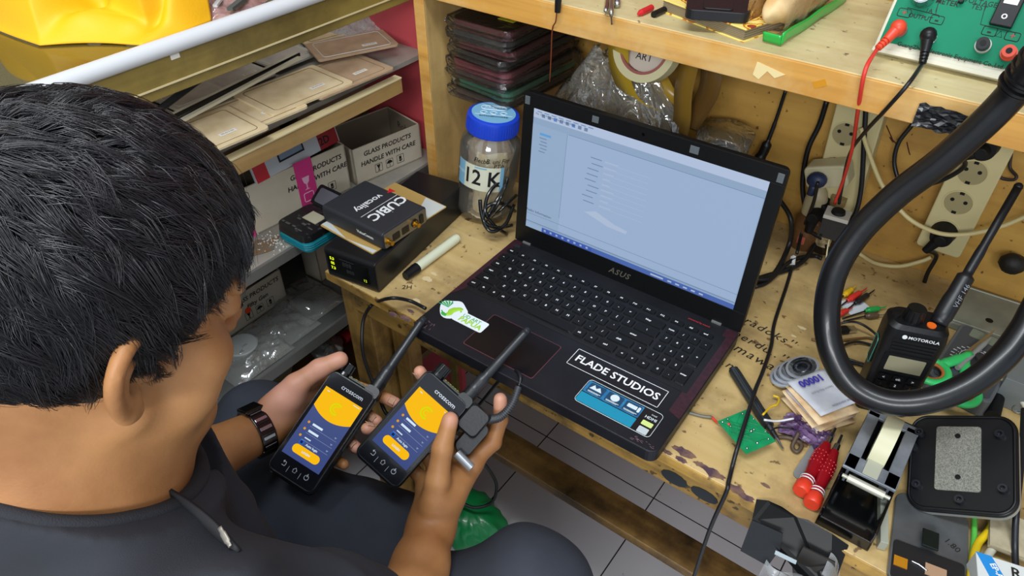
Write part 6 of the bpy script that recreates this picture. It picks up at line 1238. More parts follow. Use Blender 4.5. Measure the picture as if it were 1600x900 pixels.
# headset plug on the right radio
hp_ = MB(); loftbox(hp_, [(-.026, .030, .034, .006, .051, .058), (-.004, .032, .038, .006, .051, .058), (.001, .027, .033, .006, .051, .058)]); o_ = thing('headset_plug', 'black headset plug block with a ribbed cable clamped to the right radio', 'plug', HR @ TR(.0, .0, 0))
hp_.build('plug_block', mat('plug rubber', '1a1c1f', .5, bump=.2, bscale=300), o_, smooth=True)
b = MB(); loftbox(b, [(-.030, .026, .050, .008, .064, .040), (-.008, .022, .046, .008, .064, .040)]); b.build('plug_wing', MATS['plug rubber'], o_, smooth=True)
b = MB(); P = [Vector((.064, .070, -.010)), Vector((.074, .084, -.008)), Vector((.074, .106, -.006)), Vector((.066, .128, -.006))]; C4 = catmull(P, 8)
b.tube(P, .0042, 10)
for i in range(1, len(C4) - 1): d_ = (C4[i + 1] - C4[i - 1]).normalized(); b.cyl(C4[i] - d_ * .0009, C4[i] + d_ * .0009, .0062 - i * .00006, n=12)
b.build('strain_relief', mat('relief grey', '33363b', .5), o_, smooth=True)
b = MB(); b.tube([P[-1], Vector((.060, .138, -.006)), Vector((.050, .140, -.020)), Vector((.044, .120, -.050)), Vector((.046, .08, -.10)), Vector((.05, .0, -.20))], .0026, 8); b.build('cable', rubber, o_, smooth='all')
# usb cable from the laptop to the left radio
pts = [T(665, 482, .018), T(640, 470, .016), T(610, 466, .03), DP(582, 476, 1.11), DP(568, 500, 1.08), DP(566, 540, 1.06), DP(572, 570, 1.03), DP(584, 600, 1.0), DP(600, 640, .985), DP(612, 660, .99), DP(606, 700, 1.0)]
t = thing('usb_cable', 'black USB cable arching from the laptop side down behind the left radio', 'cable', tuple(pts[0])); O_ = Vector(t.location)
MB().tube([p - O_ for p in pts], .0027, 8, k=8).build('cable', rubber, t, smooth='all')
M_ = frm(T(658, 478, .016), T(672, 486, .016) - T(640, 470, .016), (0, 1, 0)); b = MB(); b.box((0, 0, 0), (.034, .014, .008)); b.cyl((-.016, 0, 0), (-.027, 0, 0), .0045, .003, 12); o_ = b.build('usb_connector', mat('matte black', '0e0f11', .6), t, bev=.002); o_.matrix_world = M_; o_.parent = t; o_.matrix_parent_inverse = Matrix.Translation(-O_)
capsule('metal_tube', 'short grey metal tube held behind the right radio under the thumb', 'tube', (HR @ Vector((.062, .014, .000))), (HR @ Vector((.088, .013, .004))), .0058, mat('brushed tube', 'a0a5aa', .35, .5), .0058)

# ------------------------------------------------------------ the sitter: signed-distance body turned into one smooth surface
class SDF:
    def __init__(s, lo, hi, h):
        s.lo = np.array(lo, float); s.h = h; s.n = np.ceil((np.array(hi) - lo) / h).astype(int) + 1
        s.g = np.full(s.n, .05, np.float32)
    def region(s, lo, hi):
        a = np.maximum(0, np.floor((np.array(lo) - s.lo) / s.h).astype(int)); b = np.minimum(s.n, np.ceil((np.array(hi) - s.lo) / s.h).astype(int) + 1)
        if (b <= a).any(): return None
        ax = [s.lo[i] + s.h * np.arange(a[i], b[i]) for i in range(3)]
        X = np.stack(np.meshgrid(*ax, indexing='ij'), -1).astype(np.float32)
        return tuple(slice(a[i], b[i]) for i in range(3)), X
    def comb(s, sl, d, k):
        g = s.g[sl]
        if k > 0:
            h = np.clip(.5 + .5 * (g - d) / k, 0, 1); s.g[sl] = g * (1 - h) + d * h - k * h * (1 - h)
        else: s.g[sl] = np.minimum(g, d)
    def cap(s, a, b, ra, rb=None, k=.01, flat=None):
        rb = ra if rb is None else rb; a = np.array(a, float); b = np.array(b, float); m = max(ra, rb) + k + .008
        r = s.region(np.minimum(a, b) - m, np.maximum(a, b) + m)
        if r is None: return
        sl, X = r; ab = b - a; L2 = ab @ ab + 1e-12; t = np.clip(((X - a) @ ab) / L2, 0, 1)
        q = X - a - t[..., None] * ab
        if flat is not None:
            ax, f = flat; ax = np.array(ax, float); ax = ax / np.linalg.norm(ax); q = q + ((q @ ax) * (1 / f - 1))[..., None] * ax
        d = np.sqrt((q * q).sum(-1)) - (ra + (rb - ra) * t); s.comb(sl, d, k)
    def chain(s, P, R, k=.006, **kw):
        for i in range(len(P) - 1): s.cap(P[i], P[i + 1], R[i], R[i + 1], k, **kw)
    def ell(s, c, r, M=None, k=.01, sub=False):
        c = np.array(c, float); r = np.array(r, float); m = r.max() + k + .008; q = s.region(c - m, c + m)
        if q is None: return
        sl, X = q; Y = X - c
        if M is not None: Y = Y @ np.array(M)
        l = np.sqrt(((Y / r) ** 2).sum(-1)); l2 = np.sqrt(((Y / (r * r)) ** 2).sum(-1)) + 1e-9
        d = l * (l - 1) / l2
        d = np.where(l < .05, -r.min(), d)
        if sub: g = s.g[sl]; h = np.clip(.5 - .5 * (g + d) / k, 0, 1); s.g[sl] = g * (1 - h) - d * h + k * h * (1 - h)
        else: s.comb(sl, d, k)
    def mesh(s):
        g = s.g; sg = g < 0; n = g.shape
        c = np.zeros([x - 1 for x in n], np.int8)
        for i in (0, 1):
            for j in (0, 1):
                for k in (0, 1): c += sg[i:n[0]-1+i, j:n[1]-1+j, k:n[2]-1+k]
        act = (c > 0) & (c < 8); idx = np.argwhere(act); vid = np.full(act.shape, -1, np.int64); vid[act] = np.arange(len(idx))
        acc = np.zeros((len(idx), 3)); cnt = np.zeros(len(idx))
        I, J, K = idx.T
        for ax in range(3):
            o1, o2 = [q for q in range(3) if q != ax]
            for a in (0, 1):
                for b in (0, 1):
                    off = [0, 0, 0]; off[o1] = a; off[o2] = b; e = list(off); e[ax] = 1
                    v0 = g[I + off[0], J + off[1], K + off[2]]; v1 = g[I + e[0], J + e[1], K + e[2]]; m = (v0 < 0) != (v1 < 0)
                    t = np.where(m, v0 / np.where(m, v0 - v1, 1), 0); P = np.zeros((len(idx), 3)); P[:, o1] = a; P[:, o2] = b; P[:, ax] = t
                    acc += P * m[:, None]; cnt += m
        V = (idx + acc / cnt[:, None]) * s.h + s.lo; F = []
        for ax in range(3):
            o1, o2 = (ax + 1) % 3, (ax + 2) % 3
            sl0 = [slice(1, x - 1) for x in n]; sl1 = list(sl0); sl0[ax] = slice(0, n[ax] - 1); sl1[ax] = slice(1, n[ax])
            A = sg[tuple(sl0)]; B = sg[tuple(sl1)]
            for m, fl in ((A & ~B, False), (~A & B, True)):
                e = np.argwhere(m); 
                if not len(e): continue
                e[:, o1] += 1; e[:, o2] += 1; q = []
                for da, db in ((0, 0), (-1, 0), (-1, -1), (0, -1)):
                    f = e.copy(); f[:, o1] += da; f[:, o2] += db; q.append(vid[f[:, 0], f[:, 1], f[:, 2]])
                q = np.stack(q, 1); F.append(q[:, ::-1] if fl else q)
        F = np.concatenate(F); F = F[(F >= 0).all(1)]
        return V, F
def np_mesh(name, V, F, m, parent=None, loc=(0, 0, 0)):
    me = bpy.data.meshes.new(name); V = V - np.array(loc); me.vertices.add(len(V)); me.vertices.foreach_set('co', V.astype(np.float32).ravel())
    k = F.shape[1]; me.loops.add(F.size); me.loops.foreach_set('vertex_index', F.astype(np.int32).ravel()); me.polygons.add(len(F))
    me.polygons.foreach_set('loop_start', np.arange(0, F.size, k, dtype=np.int32)); me.polygons.foreach_set('loop_total', np.full(len(F), k, np.int32))
    me.polygons.foreach_set('use_smooth', [True] * len(F)); me.update(calc_edges=True); me.validate(); me.materials.append(m)
    o = bpy.data.objects.new(name, me); COL.objects.link(o)
    if parent is not None: o.parent = parent
    return o
def smooth_v(V, F, it, lam=.5):
    n = len(V)
    e = np.concatenate([F[:, [i, (i + 1) % 4]] for i in range(4)]); 
    for _ in range(it):
        S = np.zeros_like(V); c = np.zeros(n)
        for a in (0, 1):
            for q in range(3): S[:, q] += np.bincount(e[:, a], V[e[:, 1 - a], q], n)
            c += np.bincount(e[:, a], minlength=n)
        V = V + lam * (S / np.maximum(c, 1)[:, None] - V)
    return V
HEAD = Vector((.050, -.362, 1.053)); HM = (Matrix.Rotation(-.06, 3, 'Z') @ Matrix.Rotation(-.40, 3, 'X') @ Matrix.Rotation(.06, 3, 'Y')); HMn = np.array(HM)
_e = HEAD + HM @ Vector((.078, -.008, 0)); HEAD = HEAD + (CAMP - _e) * .10
def hl(x, y, z): return np.array(HEAD + HM @ Vector((x, y, z)))
def LL(a, b, c): return np.array(HL @ Vector((a, b, c)))
def RR(a, b, c): return np.array(HR @ Vector((a, b, c)))
NK = np.array((.066, -.446, .946)); 
SHR = np.array((.236, -.436, .876)); SHL = np.array((-.108, -.440, .856))
WL = LL(-.070, -.036, -.020); EL = np.array(DP(150, 800, .80)); WR = RR(.100, -.078, -.020); ER = np.array(DP(628, 985, .80))
bd_ = SDF((-.22, -.62, .60), (.32, .03, 1.25), .0021)
# head
bd_.ell(hl(0, -.018, .045), (.073, .093, .080), HMn, .01); bd_.ell(hl(0, .028, -.015), (.058, .058, .088), HMn, .02)
bd_.cap(hl(-.052, -.002, -.048), hl(-.018, .068, -.096), .018, .017, .022); bd_.cap(hl(.052, -.002, -.048), hl(.018, .068, -.096), .018, .017, .022)
bd_.cap(hl(-.012, .074, -.098), hl(.012, .074, -.098), .016, .016, .015); bd_.cap(hl(0, .01, -.07), hl(0, .05, -.085), .035, .03, .03)
for s_ in (-1, 1):
    bd_.ell(hl(s_ * .044, .052, -.022), (.022, .026, .024), HMn, .018); bd_.ell(hl(s_ * .042, .045, -.055), (.021, .026, .026), HMn, .02)
    bd_.ell(hl(s_ * .032, .090, .014), (.017, .012, .011), HMn, .010, True)
    bd_.ell(hl(s_ * .031, .075, .013), (.014, .0135, .0125), HMn, .003)
    bd_.cap(hl(s_ * .012, .088, .034), hl(s_ * .044, .076, .034), .008, .007, .012)
bd_.cap(hl(0, .084, .020), hl(0, .104, -.018), .007, .011, .010); bd_.ell(hl(.011, .094, -.022), (.009, .010, .008), HMn, .006); bd_.ell(hl(-.011, .094, -.022), (.009, .010, .008), HMn, .006)
bd_.cap(hl(-.018, .082, -.050), hl(.018, .082, -.050), .007, .007, .006); bd_.cap(hl(-.015, .082, -.060), hl(.015, .082, -.060), .0075, .0075, .004)
# ears
for s_ in (-1, 1):
    out = Vector((s_ * .80, -.60, 0)).normalized(); fw_ = Vector((s_ * .55, .80, .0)).normalized()
    def ep(a, b, c=0): v = Vector((s_ * .068, -.008, .002)) + Vector((0, 0, 1)) * b + Vector((s_ * .46, -.80, .0)) * (a * 1.12) + Vector((s_, .25, 0)) * c; return hl(*v)
    rim = [ep(-.004, .014, .004), ep(.004, .028, .008), ep(.018, .035, .010), ep(.031, .030, .012), ep(.036, .014, .012), ep(.032, -.004, .011), ep(.022, -.020, .009), ep(.010, -.030, .007)]
    rim = [np.array(p) for p in catmull(rim, 3)]; bd_.chain(rim, [.0046] * len(rim), .004)
    bd_.cap(ep(.006, -.028, .006), ep(.014, -.026, .007), .0070, .0065, .006)
    for a_, b_ in ((.010, .02), (.020, .018), (.024, .006), (.018, -.008), (.010, -.016), (.012, .004)): bd_.ell(ep(a_, b_, .003), (.009, .009, .009), None, .006)
    ah = [ep(.014, .024, .008), ep(.024, .016, .009), ep(.025, .002, .009), ep(.017, -.012, .008)]; bd_.chain(ah, [.004] * 4, .004)
    bd_.ell(ep(.012, .002, .012), (.008, .008, .011), None, .004, True)
    bd_.ell(ep(-.002, -.003, .008), (.006, .006, .007), None, .005)
# neck, trunk top
bd_.cap(hl(0, -.032, -.030), NK, .056, .060, .03); bd_.cap(hl(0, .0, -.06), NK + (0, .035, -.03), .040, .044, .03)
bd_.cap(NK + (0, 0, -.02), SHR * .75 + NK * .25, .044, .034, .025); bd_.cap(NK + (0, 0, -.02), SHL * .75 + NK * .25, .044, .032, .025); bd_.cap(NK, (0.01, -.46, .70), .085, .12, .05)
bd_.cap(SHR * .7 + NK * .3, SHR, .036, .040, .02); bd_.cap(SHL * .7 + NK * .3, SHL, .034, .038, .02)
# arms
bd_.cap(SHR, ER, .044, .042, .02); bd_.cap(SHL, EL, .042, .042, .02)
def forearm(E, W, n): 
    E = np.array(E); W = np.array(W); q = E + (W - E) * .25; r = E + (W - E) * .62
    bd_.cap(E, q, .040, .0415, .01); bd_.cap(q, r, .0415, .034, .01); bd_.cap(r, W, .034, .0275, .01, flat=(n, .82) if n is not None else None)
forearm(ER, WR, None); forearm(EL, WL, None)
# left hand around the left radio (radio-local coordinates)
def hand(F_, W, mcp, thumb, fing, pr=.0155):
    Wn = np.array(W)
    for i, m in enumerate(mcp): bd_.cap(Wn + (F_(*m) - Wn) * .08, F_(*m), .0165, .0118, .014)
    for i in range(3): bd_.cap(F_(*mcp[i]), F_(*mcp[i + 1]), .0112, .0108, .010)
    for f, R in fing:
        P = [F_(*p) for p in f]; bd_.chain(P, R, .0022)
        for p, r in zip(P[1:-1], R[1:-1]): bd_.ell(p, (r * 1.06,) * 3, None, .002)
    P = [F_(*p) for p in thumb[0]]; bd_.chain(P, thumb[1], .006)
ml = [(-.052, .050, -.042), (-.056, .028, -.046), (-.056, .006, -.046), (-.050, -.014, -.042)]
hand(LL, WL, ml, ([(-.074, -.014, -.010), (-.064, .030, -.002), (-.050, .064, .0), (-.034, .088, .000)], [.0185, .0150, .0125, .0110]),
     [([ml[0], (-.010, .070, -.046), (.028, .078, -.040), (.058, .079, -.018)], [.0105, .0095, .0088, .0080]),
      ([ml[1], (-.005, .040, -.046), (.030, .047, -.042), (.050, .046, -.018)], [.0108, .0098, .0090, .0082]),
      ([ml[2], (0, .008, -.046), (.028, .006, -.043), (.046, .004, -.020)], [.0104, .0094, .0086, .0078]),
      ([ml[3], (0, -.014, -.044), (.022, -.024, -.043), (.044, -.022, -.024)], [.0095, .0085, .0078, .0070])])
bd_.ell(LL(-.066, .012, -.014), (.020, .026, .016), None, .014); bd_.cap(LL(-.074, -.012, -.020), LL(-.056, -.010, -.036), .018, .014, .014)
bd_.cap(WL, LL(-.062, .02, -.030), .024, .016, .015)
mr = [(.086, .018, -.036), (.070, -.006, -.042), (.066, -.026, -.044), (.060, -.046, -.042)]
hand(RR, WR, mr, ([(.083, -.052, -.004), (.066, -.026, .008), (.044, .008, .016), (.028, .040, .0125)], [.0185, .0150, .0125, .0105]),
     [([mr[0], (.090, .052, -.040), (.078, .080, -.037), (.060, .100, -.028)], [.0122, .0112, .0100, .0090]),
      ([mr[1], (.024, .030, -.047), (-.012, .048, -.043), (-.042, .058, -.018)], [.0110, .0100, .0092, .0082]),
      ([mr[2], (.018, -.012, -.047), (-.016, -.026, -.043), (-.044, -.040, -.020)], [.0106, .0096, .0088, .0080]),
      ([mr[3], (.018, -.040, -.046), (-.006, -.050, -.043), (-.026, -.056, -.034)], [.0098, .0088, .0080, .0072])])
bd_.cap(RR(.092, -.040, -.026), RR(.087, .012, -.036), .019, .0135, .012); bd_.ell(RR(.086, -.040, -.014), (.022, .024, .017), None, .014); bd_.cap(WR, RR(.080, -.02, -.020), .026, .018, .016); bd_.cap(WR, RR(.074, -.048, -.030), .025, .016, .016)
V, F = bd_.mesh(); V = smooth_v(V, F, 2, .4)
skin = bpy.data.materials.new('skin'); skin.use_nodes = True; nt = skin.node_tree; pb_ = nt.nodes['Principled BSDF']
tc_ = nt.nodes.new('ShaderNodeTexCoord'); n1 = nt.nodes.new('ShaderNodeTexNoise'); n1.inputs['Scale'].default_value = 14; n1.inputs['Detail'].default_value = 5
r1 = nt.nodes.new('ShaderNodeValToRGB'); r1.color_ramp.elements[0].position = .35; r1.color_ramp.elements[1].position = .68; r1.color_ramp.elements[0].color = lin('9b683c'); r1.color_ramp.elements[1].color = lin('bd8856')
n2 = nt.nodes.new('ShaderNodeTexNoise'); n2.inputs['Scale'].default_value = 420; n2.inputs['Detail'].default_value = 3; bn_ = nt.nodes.new('ShaderNodeBump'); bn_.inputs['Strength'].default_value = .18; bn_.inputs['Distance'].default_value = .001
for a_, b_ in ((tc_.outputs['Object'], n1.inputs['Vector']), (n1.outputs['Fac'], r1.inputs[0]), (r1.outputs[0], pb_.inputs['Base Color']), (tc_.outputs['Object'], n2.inputs['Vector']), (n2.outputs['Fac'], bn_.inputs['Height']), (bn_.outputs[0], pb_.inputs['Normal'])): nt.links.new(a_, b_)
pb_.inputs['Roughness'].default_value = .52; pb_.inputs['Subsurface Weight'].default_value = .12; pb_.inputs['Subsurface Radius'].default_value = (1, .35, .2); pb_.inputs['Subsurface Scale'].default_value = .006
PO = (-.02, -.42, .415)
person = np_mesh('person', V, F, skin, None, PO)
pw_ = np.zeros(len(V))
for c_, r_ in ((LL(-.066, .016, .004), .040), (LL(-.050, .062, .004), .026), (LL(-.036, .086, .004), .020), (LL(.055, .079, -.016), .016), (LL(.050, .046, -.016), .014), (LL(.046, .004, -.018), .014), (RR(.028, .042, .016), .012), (RR(.060, .100, -.028), .018), (RR(-.042, .058, -.018), .014), (RR(-.044, -.040, -.02), .014)):
    pw_ = np.maximum(pw_, np.clip(1.3 - np.linalg.norm(V - c_, axis=1) / r_, 0, 1))
at_p = person.data.attributes.new('palm_skin', 'FLOAT', 'POINT'); at_p.data.foreach_set('value', pw_.astype(np.float32))
an_ = nt.nodes.new('ShaderNodeAttribute'); an_.attribute_name = 'palm_skin'; mx_ = nt.nodes.new('ShaderNodeMixRGB'); mx_.inputs[2].default_value = lin('d29a84'); nt.links.new(an_.outputs['Fac'], mx_.inputs[0]); nt.links.new(r1.outputs[0], mx_.inputs[1]); nt.links.new(mx_.outputs[0], pb_.inputs['Base Color']); person.location = PO
tag(person, 'person in a black t-shirt and dark trousers, bent over two handset radios', 'person')
# eyes, brows
for s_ in (-1, 1):
    c = hl(s_ * .031, .0775, .012); MB().ball(Vector(c) - Vector(PO), .0118, 18).build('eyeball', mat('eye white', 'cfc6bc', .15), person, smooth='all')
    ir = Vector(hl(s_ * .032, .0885, .009)) - Vector(PO); MB().ball(ir, .0042, 12).build('iris', mat('dark iris', '140d0a', .1), person, smooth='all')
    b = MB(); rr = random.Random(s_ + 3)
    for i in range(60): u_ = rr.random(); p0 = Vector(hl(s_ * (.014 + .034 * u_), .0955 - .016 * u_ - .006 * u_ * u_, .034 + .004 * math.sin(3 * u_) + rr.uniform(-.003, .003))) - Vector(PO); d_ = HM @ Vector((s_ * .007, -.002, .003)); b.tube([p0, p0 + d_ * .6, p0 + d_ + Vector((0, 0, .0006))], [.0005, .0001], 4, smooth=False)
    b.build('eyebrow', mat('hair black', '0f0d0e', .45), person)
# finger nails
nail = mat('finger nail', 'c79a80', .3)
for F_, p, q_, up in ((LL, (.058, .079, -.018), (.028, .078, -.040), (.3, 0, 1)), (LL, (.050, .046, -.018), (.030, .047, -.042), (.3, 0, 1)), (LL, (.046, .004, -.020), (.028, .006, -.043), (.3, 0, 1)), (RR, (.028, .040, .0125), (.044, .008, .016), (0, 0, 1)), (LL, (-.034, .088, .0), (-.050, .064, .0), (-.9, .3, .3)), (RR, (-.042, .058, -.018), (-.012, .048, -.043), (-.7, .2, .6)), (RR, (-.044, -.040, -.020), (-.016, -.026, -.043), (-.7, 0, .6))):
    a = Vector(F_(*p)); d_ = (a - Vector(F_(*q_))).normalized(); Mx = HL if F_ is LL else HR; w_ = Mx.to_3x3() @ Vector(up); w_ = (w_ - d_ * w_.dot(d_)).normalized()
    M = frm(a + w_ * .0072 - d_ * .001, d_, w_.cross(d_)); M.translation -= Vector(PO)
    MB().grid(lambda u, v: ((u - .5) * .011, (v - .5) * .0095, .0008 - 28 * ((v - .5) * .0095) ** 2 + .0 * u), 8, 6).build('nail', nail, person, smooth='all', solid=.0006, M=M)
b = MB(); b.lathe([(.0092, -.0012), (.0100, -.0012), (.0100, .0012), (.0092, .0012)], 24, M=frm(Vector(RR(-.024, -.030, -.040)) - Vector(PO), (0, 1, 0), (0, 0, 1)) @ RY(1.2), close=True)
# ------------------------------------------------------------ wristwatch
ax_ = Vector((WL - EL)).normalized(); wc_ = Vector(WL) - ax_ * .012
upv = (CAMP - wc_); upv = (upv - ax_ * upv.dot(ax_)).normalized(); WM = frm(wc_, ax_, upv.cross(ax_))
watch = thing('wristwatch', 'black and silver link watch on the left wrist', 'watch', WM)
ls = mat('watch black', '0c0d0f', .18, .3, coat=.5); lsl = mat('watch silver', 'aeb6c0', .2, 1)
for k in range(16):
    a = k * 2 * math.pi / 16; R_w = .0330
    M = RX(a) @ TR(0, 0, R_w - .0015)
    o_ = MB().box((0, 0, 0), (.021, .0130, .0034)).build('link', ls, watch, bev=.0007, M=M)
    if k in (0, 1, 2, 15, 14): MB().box((-.0, 0, .0020), (.016, .0042, .0010)).build('silver_inlay', lsl, o_, bev=.0003)
MB().box((0, 0, 0), (.026, .026, .006)).build('clasp', ls, watch, bev=.002, M=RX(-1.15) @ TR(0, 0, .0335))
# ------------------------------------------------------------ t-shirt
sh = SDF((-.32, -.68, .40), (.38, -.10, 1.04), .0042)
sh.cap(NK + (0, -.005, -.040), (.01, -.50, .68), .098, .150, .05); sh.cap((.01, -.50, .70), (-.01, -.47, .46), .152, .150, .06)
sh.cap(NK + (.02, -.004, -.026), SHR, .078, .072, .045); sh.cap(NK + (-.02, -.004, -.026), SHL, .078, .072, .045); sh.ell((.04, -.42, .80), (.135, .10, .12), None, .05)
sh.cap(SHR, SHR + (ER - SHR) * .58, .066, .070, .03); sh.cap(SHL, SHL + (EL - SHL) * .58, .064, .068, .03)
CC = np.array((.073, -.435, .970)); sh.cap(CC + (-.005, -.012, -.065), CC + (0, -.002, .01), .108, .088, .03)
sl, X = sh.region((-.4, -.8, .3), (.5, .1, 1.2))
x_, y_, z_ = X[..., 0], X[..., 1], X[..., 2]
fold = .008 * np.sin(38 * x_ + 22 * z_ + 2.5 * np.sin(17 * y_ + 6 * x_)) * np.sin(19 * y_ - 14 * z_ + 1.0) + .0042 * np.sin(70 * x_ - 50 * y_ + 3 * np.sin(30 * z_)) + .007 * np.sin(14 * x_ - 26 * z_ + 8 * y_)
sh.g[sl] += fold.astype(np.float32)
# neck opening: plane through the collar, and a hollow for the neck
cn = np.array((0.02, .62, .85)); cn /= np.linalg.norm(cn); c0 = CC
dpl = (X - c0) @ cn; 
hole = SDF((-.32, -.68, .40), (.38, -.10, 1.04), .0042); hole.cap(CC + (.0, .006, .10), CC + (.0, .006, -.035), .079, .074, 0); hole.cap(NK + (.012, .05, .0), NK + (.02, .085, -.05), .045, .040, .02)
sh.g[sl] = np.maximum(sh.g[sl], -hole.g[sl]); rn_ = np.sqrt(((X - CC) ** 2).sum(-1)); sh.g[sl] = np.where(rn_ < .15, np.maximum(sh.g[sl], (dpl - .006).astype(np.float32)), sh.g[sl])
for P0, D_ in ((SHR + (ER - SHR) * .58, ER - SHR), (SHL + (EL - SHL) * .58, EL - SHL)):
    D_ = D_ / np.linalg.norm(D_); dd_ = (X - P0) @ D_; near = np.sqrt(((X - P0) ** 2).sum(-1)) < .14
    sh.g[sl] = np.where(near, np.maximum(sh.g[sl], dd_), sh.g[sl])
V, F = sh.mesh(); V = smooth_v(V, F, 2, .5); cloth = mat('black cotton', '2b2e36', .85, bump=.25, bscale=1400, col2='24262c', vscale=8)
np_mesh('t_shirt', V, F, cloth, person, PO)
b = MB(); RC = []
e1_ = np.array((1., 0, 0)); e1_ -= cn * (e1_ @ cn); e1_ /= np.linalg.norm(e1_); e2_ = np.cross(cn, e1_)
for i in range(40):
    a = i / 40 * 2 * math.pi; f_ = max(0, math.sin(a)); rr_ = .085 + .008 * f_
    RC.append(Vector(c0 + cn * .001 + e1_ * rr_ * math.cos(a) + e2_ * (rr_ * math.sin(a) + .004)) - Vector(PO))
b.tube(RC, .0105, 10, True, k=3, flat=.7); b.build('collar', mat('ribbed cotton', '23252b', .85, bump=.4, bscale=900), person, smooth='all')
b = MB(); P = [DP(238, 745, .60), DP(256, 772, .565), DP(290, 796, .55), DP(330, 826, .54), DP(372, 866, .53)]; P = [p - Vector(PO) for p in P]
wv_ = Vector((.35, .2, .9)); Pc = catmull(P, 6); vs = []
for i, p in enumerate(Pc): hw_ = .012 + .012 * math.sin(math.pi * i / (len(Pc) - 1)); vs += [p - wv_ * hw_, p + wv_ * hw_ * .6]
b.add(vs, [(2 * i, 2 * i + 1, 2 * i + 3, 2 * i + 2) for i in range(len(Pc) - 1)]); b.build('open_collar_flap', mat('black lining', '121318', .7), person, smooth='all', solid=.003)
b = MB(); b.tube([DP(343, 824, .530) - Vector(PO), DP(352, 840, .527) - Vector(PO), DP(360, 854, .524) - Vector(PO)], [.0022, .003, .002], 8, flat=.5); b.build('zip_pull', mat('pale metal', '9a958a', .4, .5), person, smooth='all')
# ------------------------------------------------------------ trousers
tr_ = SDF((-.36, -.66, .0), (.46, .12, .70), .0052)
KL = np.array((-.185, -.165, .553)); KR = np.array((.298, -.118, .535))
tr_.ell((-.02, -.46, .47), (.18, .15, .10), None, .05)
tr_.cap((-.10, -.42, .50), KL, .092, .070, .05); tr_.cap((.10, -.42, .50), KR, .095, .074, .05); tr_.ell(KR, (.072,) * 3, None, .02); tr_.cap((-.12, -.27, .49), (.15, -.25, .47), .082, .085, .05); tr_.cap(DP(470, 800, 1.02), DP(610, 842, .99), .07, .07, .05); tr_.cap((-.04, -.22, .45), (.06, -.2, .30), .07, .08, .05)
tr_.cap(KL, (-.15, -.10, .08), .062, .055, .04); tr_.cap(KR, (.25, -.16, .08), .066, .055, .04)
sl, X = tr_.region((-.5, -.8, -.1), (.6, .3, .8)); x_, y_, z_ = X[..., 0], X[..., 1], X[..., 2]
tr_.g[sl] += (.004 * np.sin(30 * x_ + 24 * y_ + 3 * np.sin(14 * z_ + 9 * x_)) * np.sin(16 * x_ - 21 * z_) + .003 * np.sin(55 * y_ + 40 * z_ + 2 * np.sin(20 * x_))).astype(np.float32)
V, F = tr_.mesh(); V = smooth_v(V, F, 2, .5); np_mesh('trousers', V, F, mat('dark grey trousers', '363b46', .88, bump=.3, bscale=1200, col2='2f333c', vscale=10), person, PO)
for p in ((-.14, -.06, 0), (.25, -.12, 0)):
    b = MB(); b.ball((p[0] - PO[0], p[1] - PO[1], .036 - PO[2]), (.045, .125, .034), 20); b.build('shoe', mat('dark shoe', '1b1c1f', .6), person, smooth='all')
# ------------------------------------------------------------ hair: locks of strands combed from the crown
rg = np.random.default_rng(11)
cc = np.array((0, -.018, .047)); ra = np.array((.0745, .0945, .0815)); HV = np.array((.014, .017, .023))
def zline(y): return np.interp(y, [-.12, -.085, -.055, -.035, -.022, -.006, .002, .020, .034, .046, .062, .08, .11], [-.074, -.080, -.076, -.056, .012, .026, -.010, .000, .048, .070, .080, .086, .090])
def roots(n):
    out = []
    while len(out) < n:
        d = rg.normal(size=(n * 3, 3)); d /= np.linalg.norm(d, axis=1)[:, None]; P = cc + d * ra
        low = P[:, 2] < cc[2]; P[low, 0] *= 1.0
        k = P[:, 2] > zline(P[:, 1]) + rg.normal(0, .003, len(P)); out += list(P[k])
    return np.array(out[:n])
NC = 2400; PER = 18; RT = roots(NC); crown = np.array((-.012, -.070, .118))
vs = []; fs = []; NS = 9; base = 0
def nrm_(v): return v / (np.linalg.norm(v, axis=-1, keepdims=True) + 1e-9)
# guide per clump
Nn = nrm_((RT - cc) / (ra ** 2)); Tt = RT - crown; Tt += np.array((0, .030, 0)); Tt = Tt - (Tt * Nn).sum(1)[:, None] * Nn; Tt = nrm_(Tt)
side = np.cross(Nn, Tt); lenb = np.where(RT[:, 2] > .05, .066, .046) + rg.uniform(-.012, .016, NC)
lenb = np.where(RT[:, 2] < .0, .014 + .25 * np.maximum(0, RT[:, 2] + .065), lenb)
lenb = np.where((RT[:, 1] > .045) & (RT[:, 2] > .05), .050 + rg.uniform(-.016, .014, NC), lenb); lenb = np.where((RT[:, 1] > .0) & (RT[:, 1] <= .045) & (RT[:, 2] > .05) & (RT[:, 2] < .11), .044 + rg.uniform(-.012, .012, NC), lenb)
G = [RT.copy()]; p = RT.copy(); wob = rg.normal(0, 1.15, (NC, 1)); ph = rg.uniform(0, 6.28, (NC, 1)); lift = rg.uniform(.45, 1.05, (NC, 1)); lift = np.where(RT[:, 2:3] < .0, .12, lift); tmp = (RT[:, 1] > -.022) & (RT[:, 2] < .080); lenb = np.where(tmp, .017 + .2 * np.maximum(0, RT[:, 2]), lenb); lift = np.where(tmp[:, None], .15, lift)
down = np.array((0, 0, -1.0))
gl = HMn.T @ np.array((0, 0, -1.0))
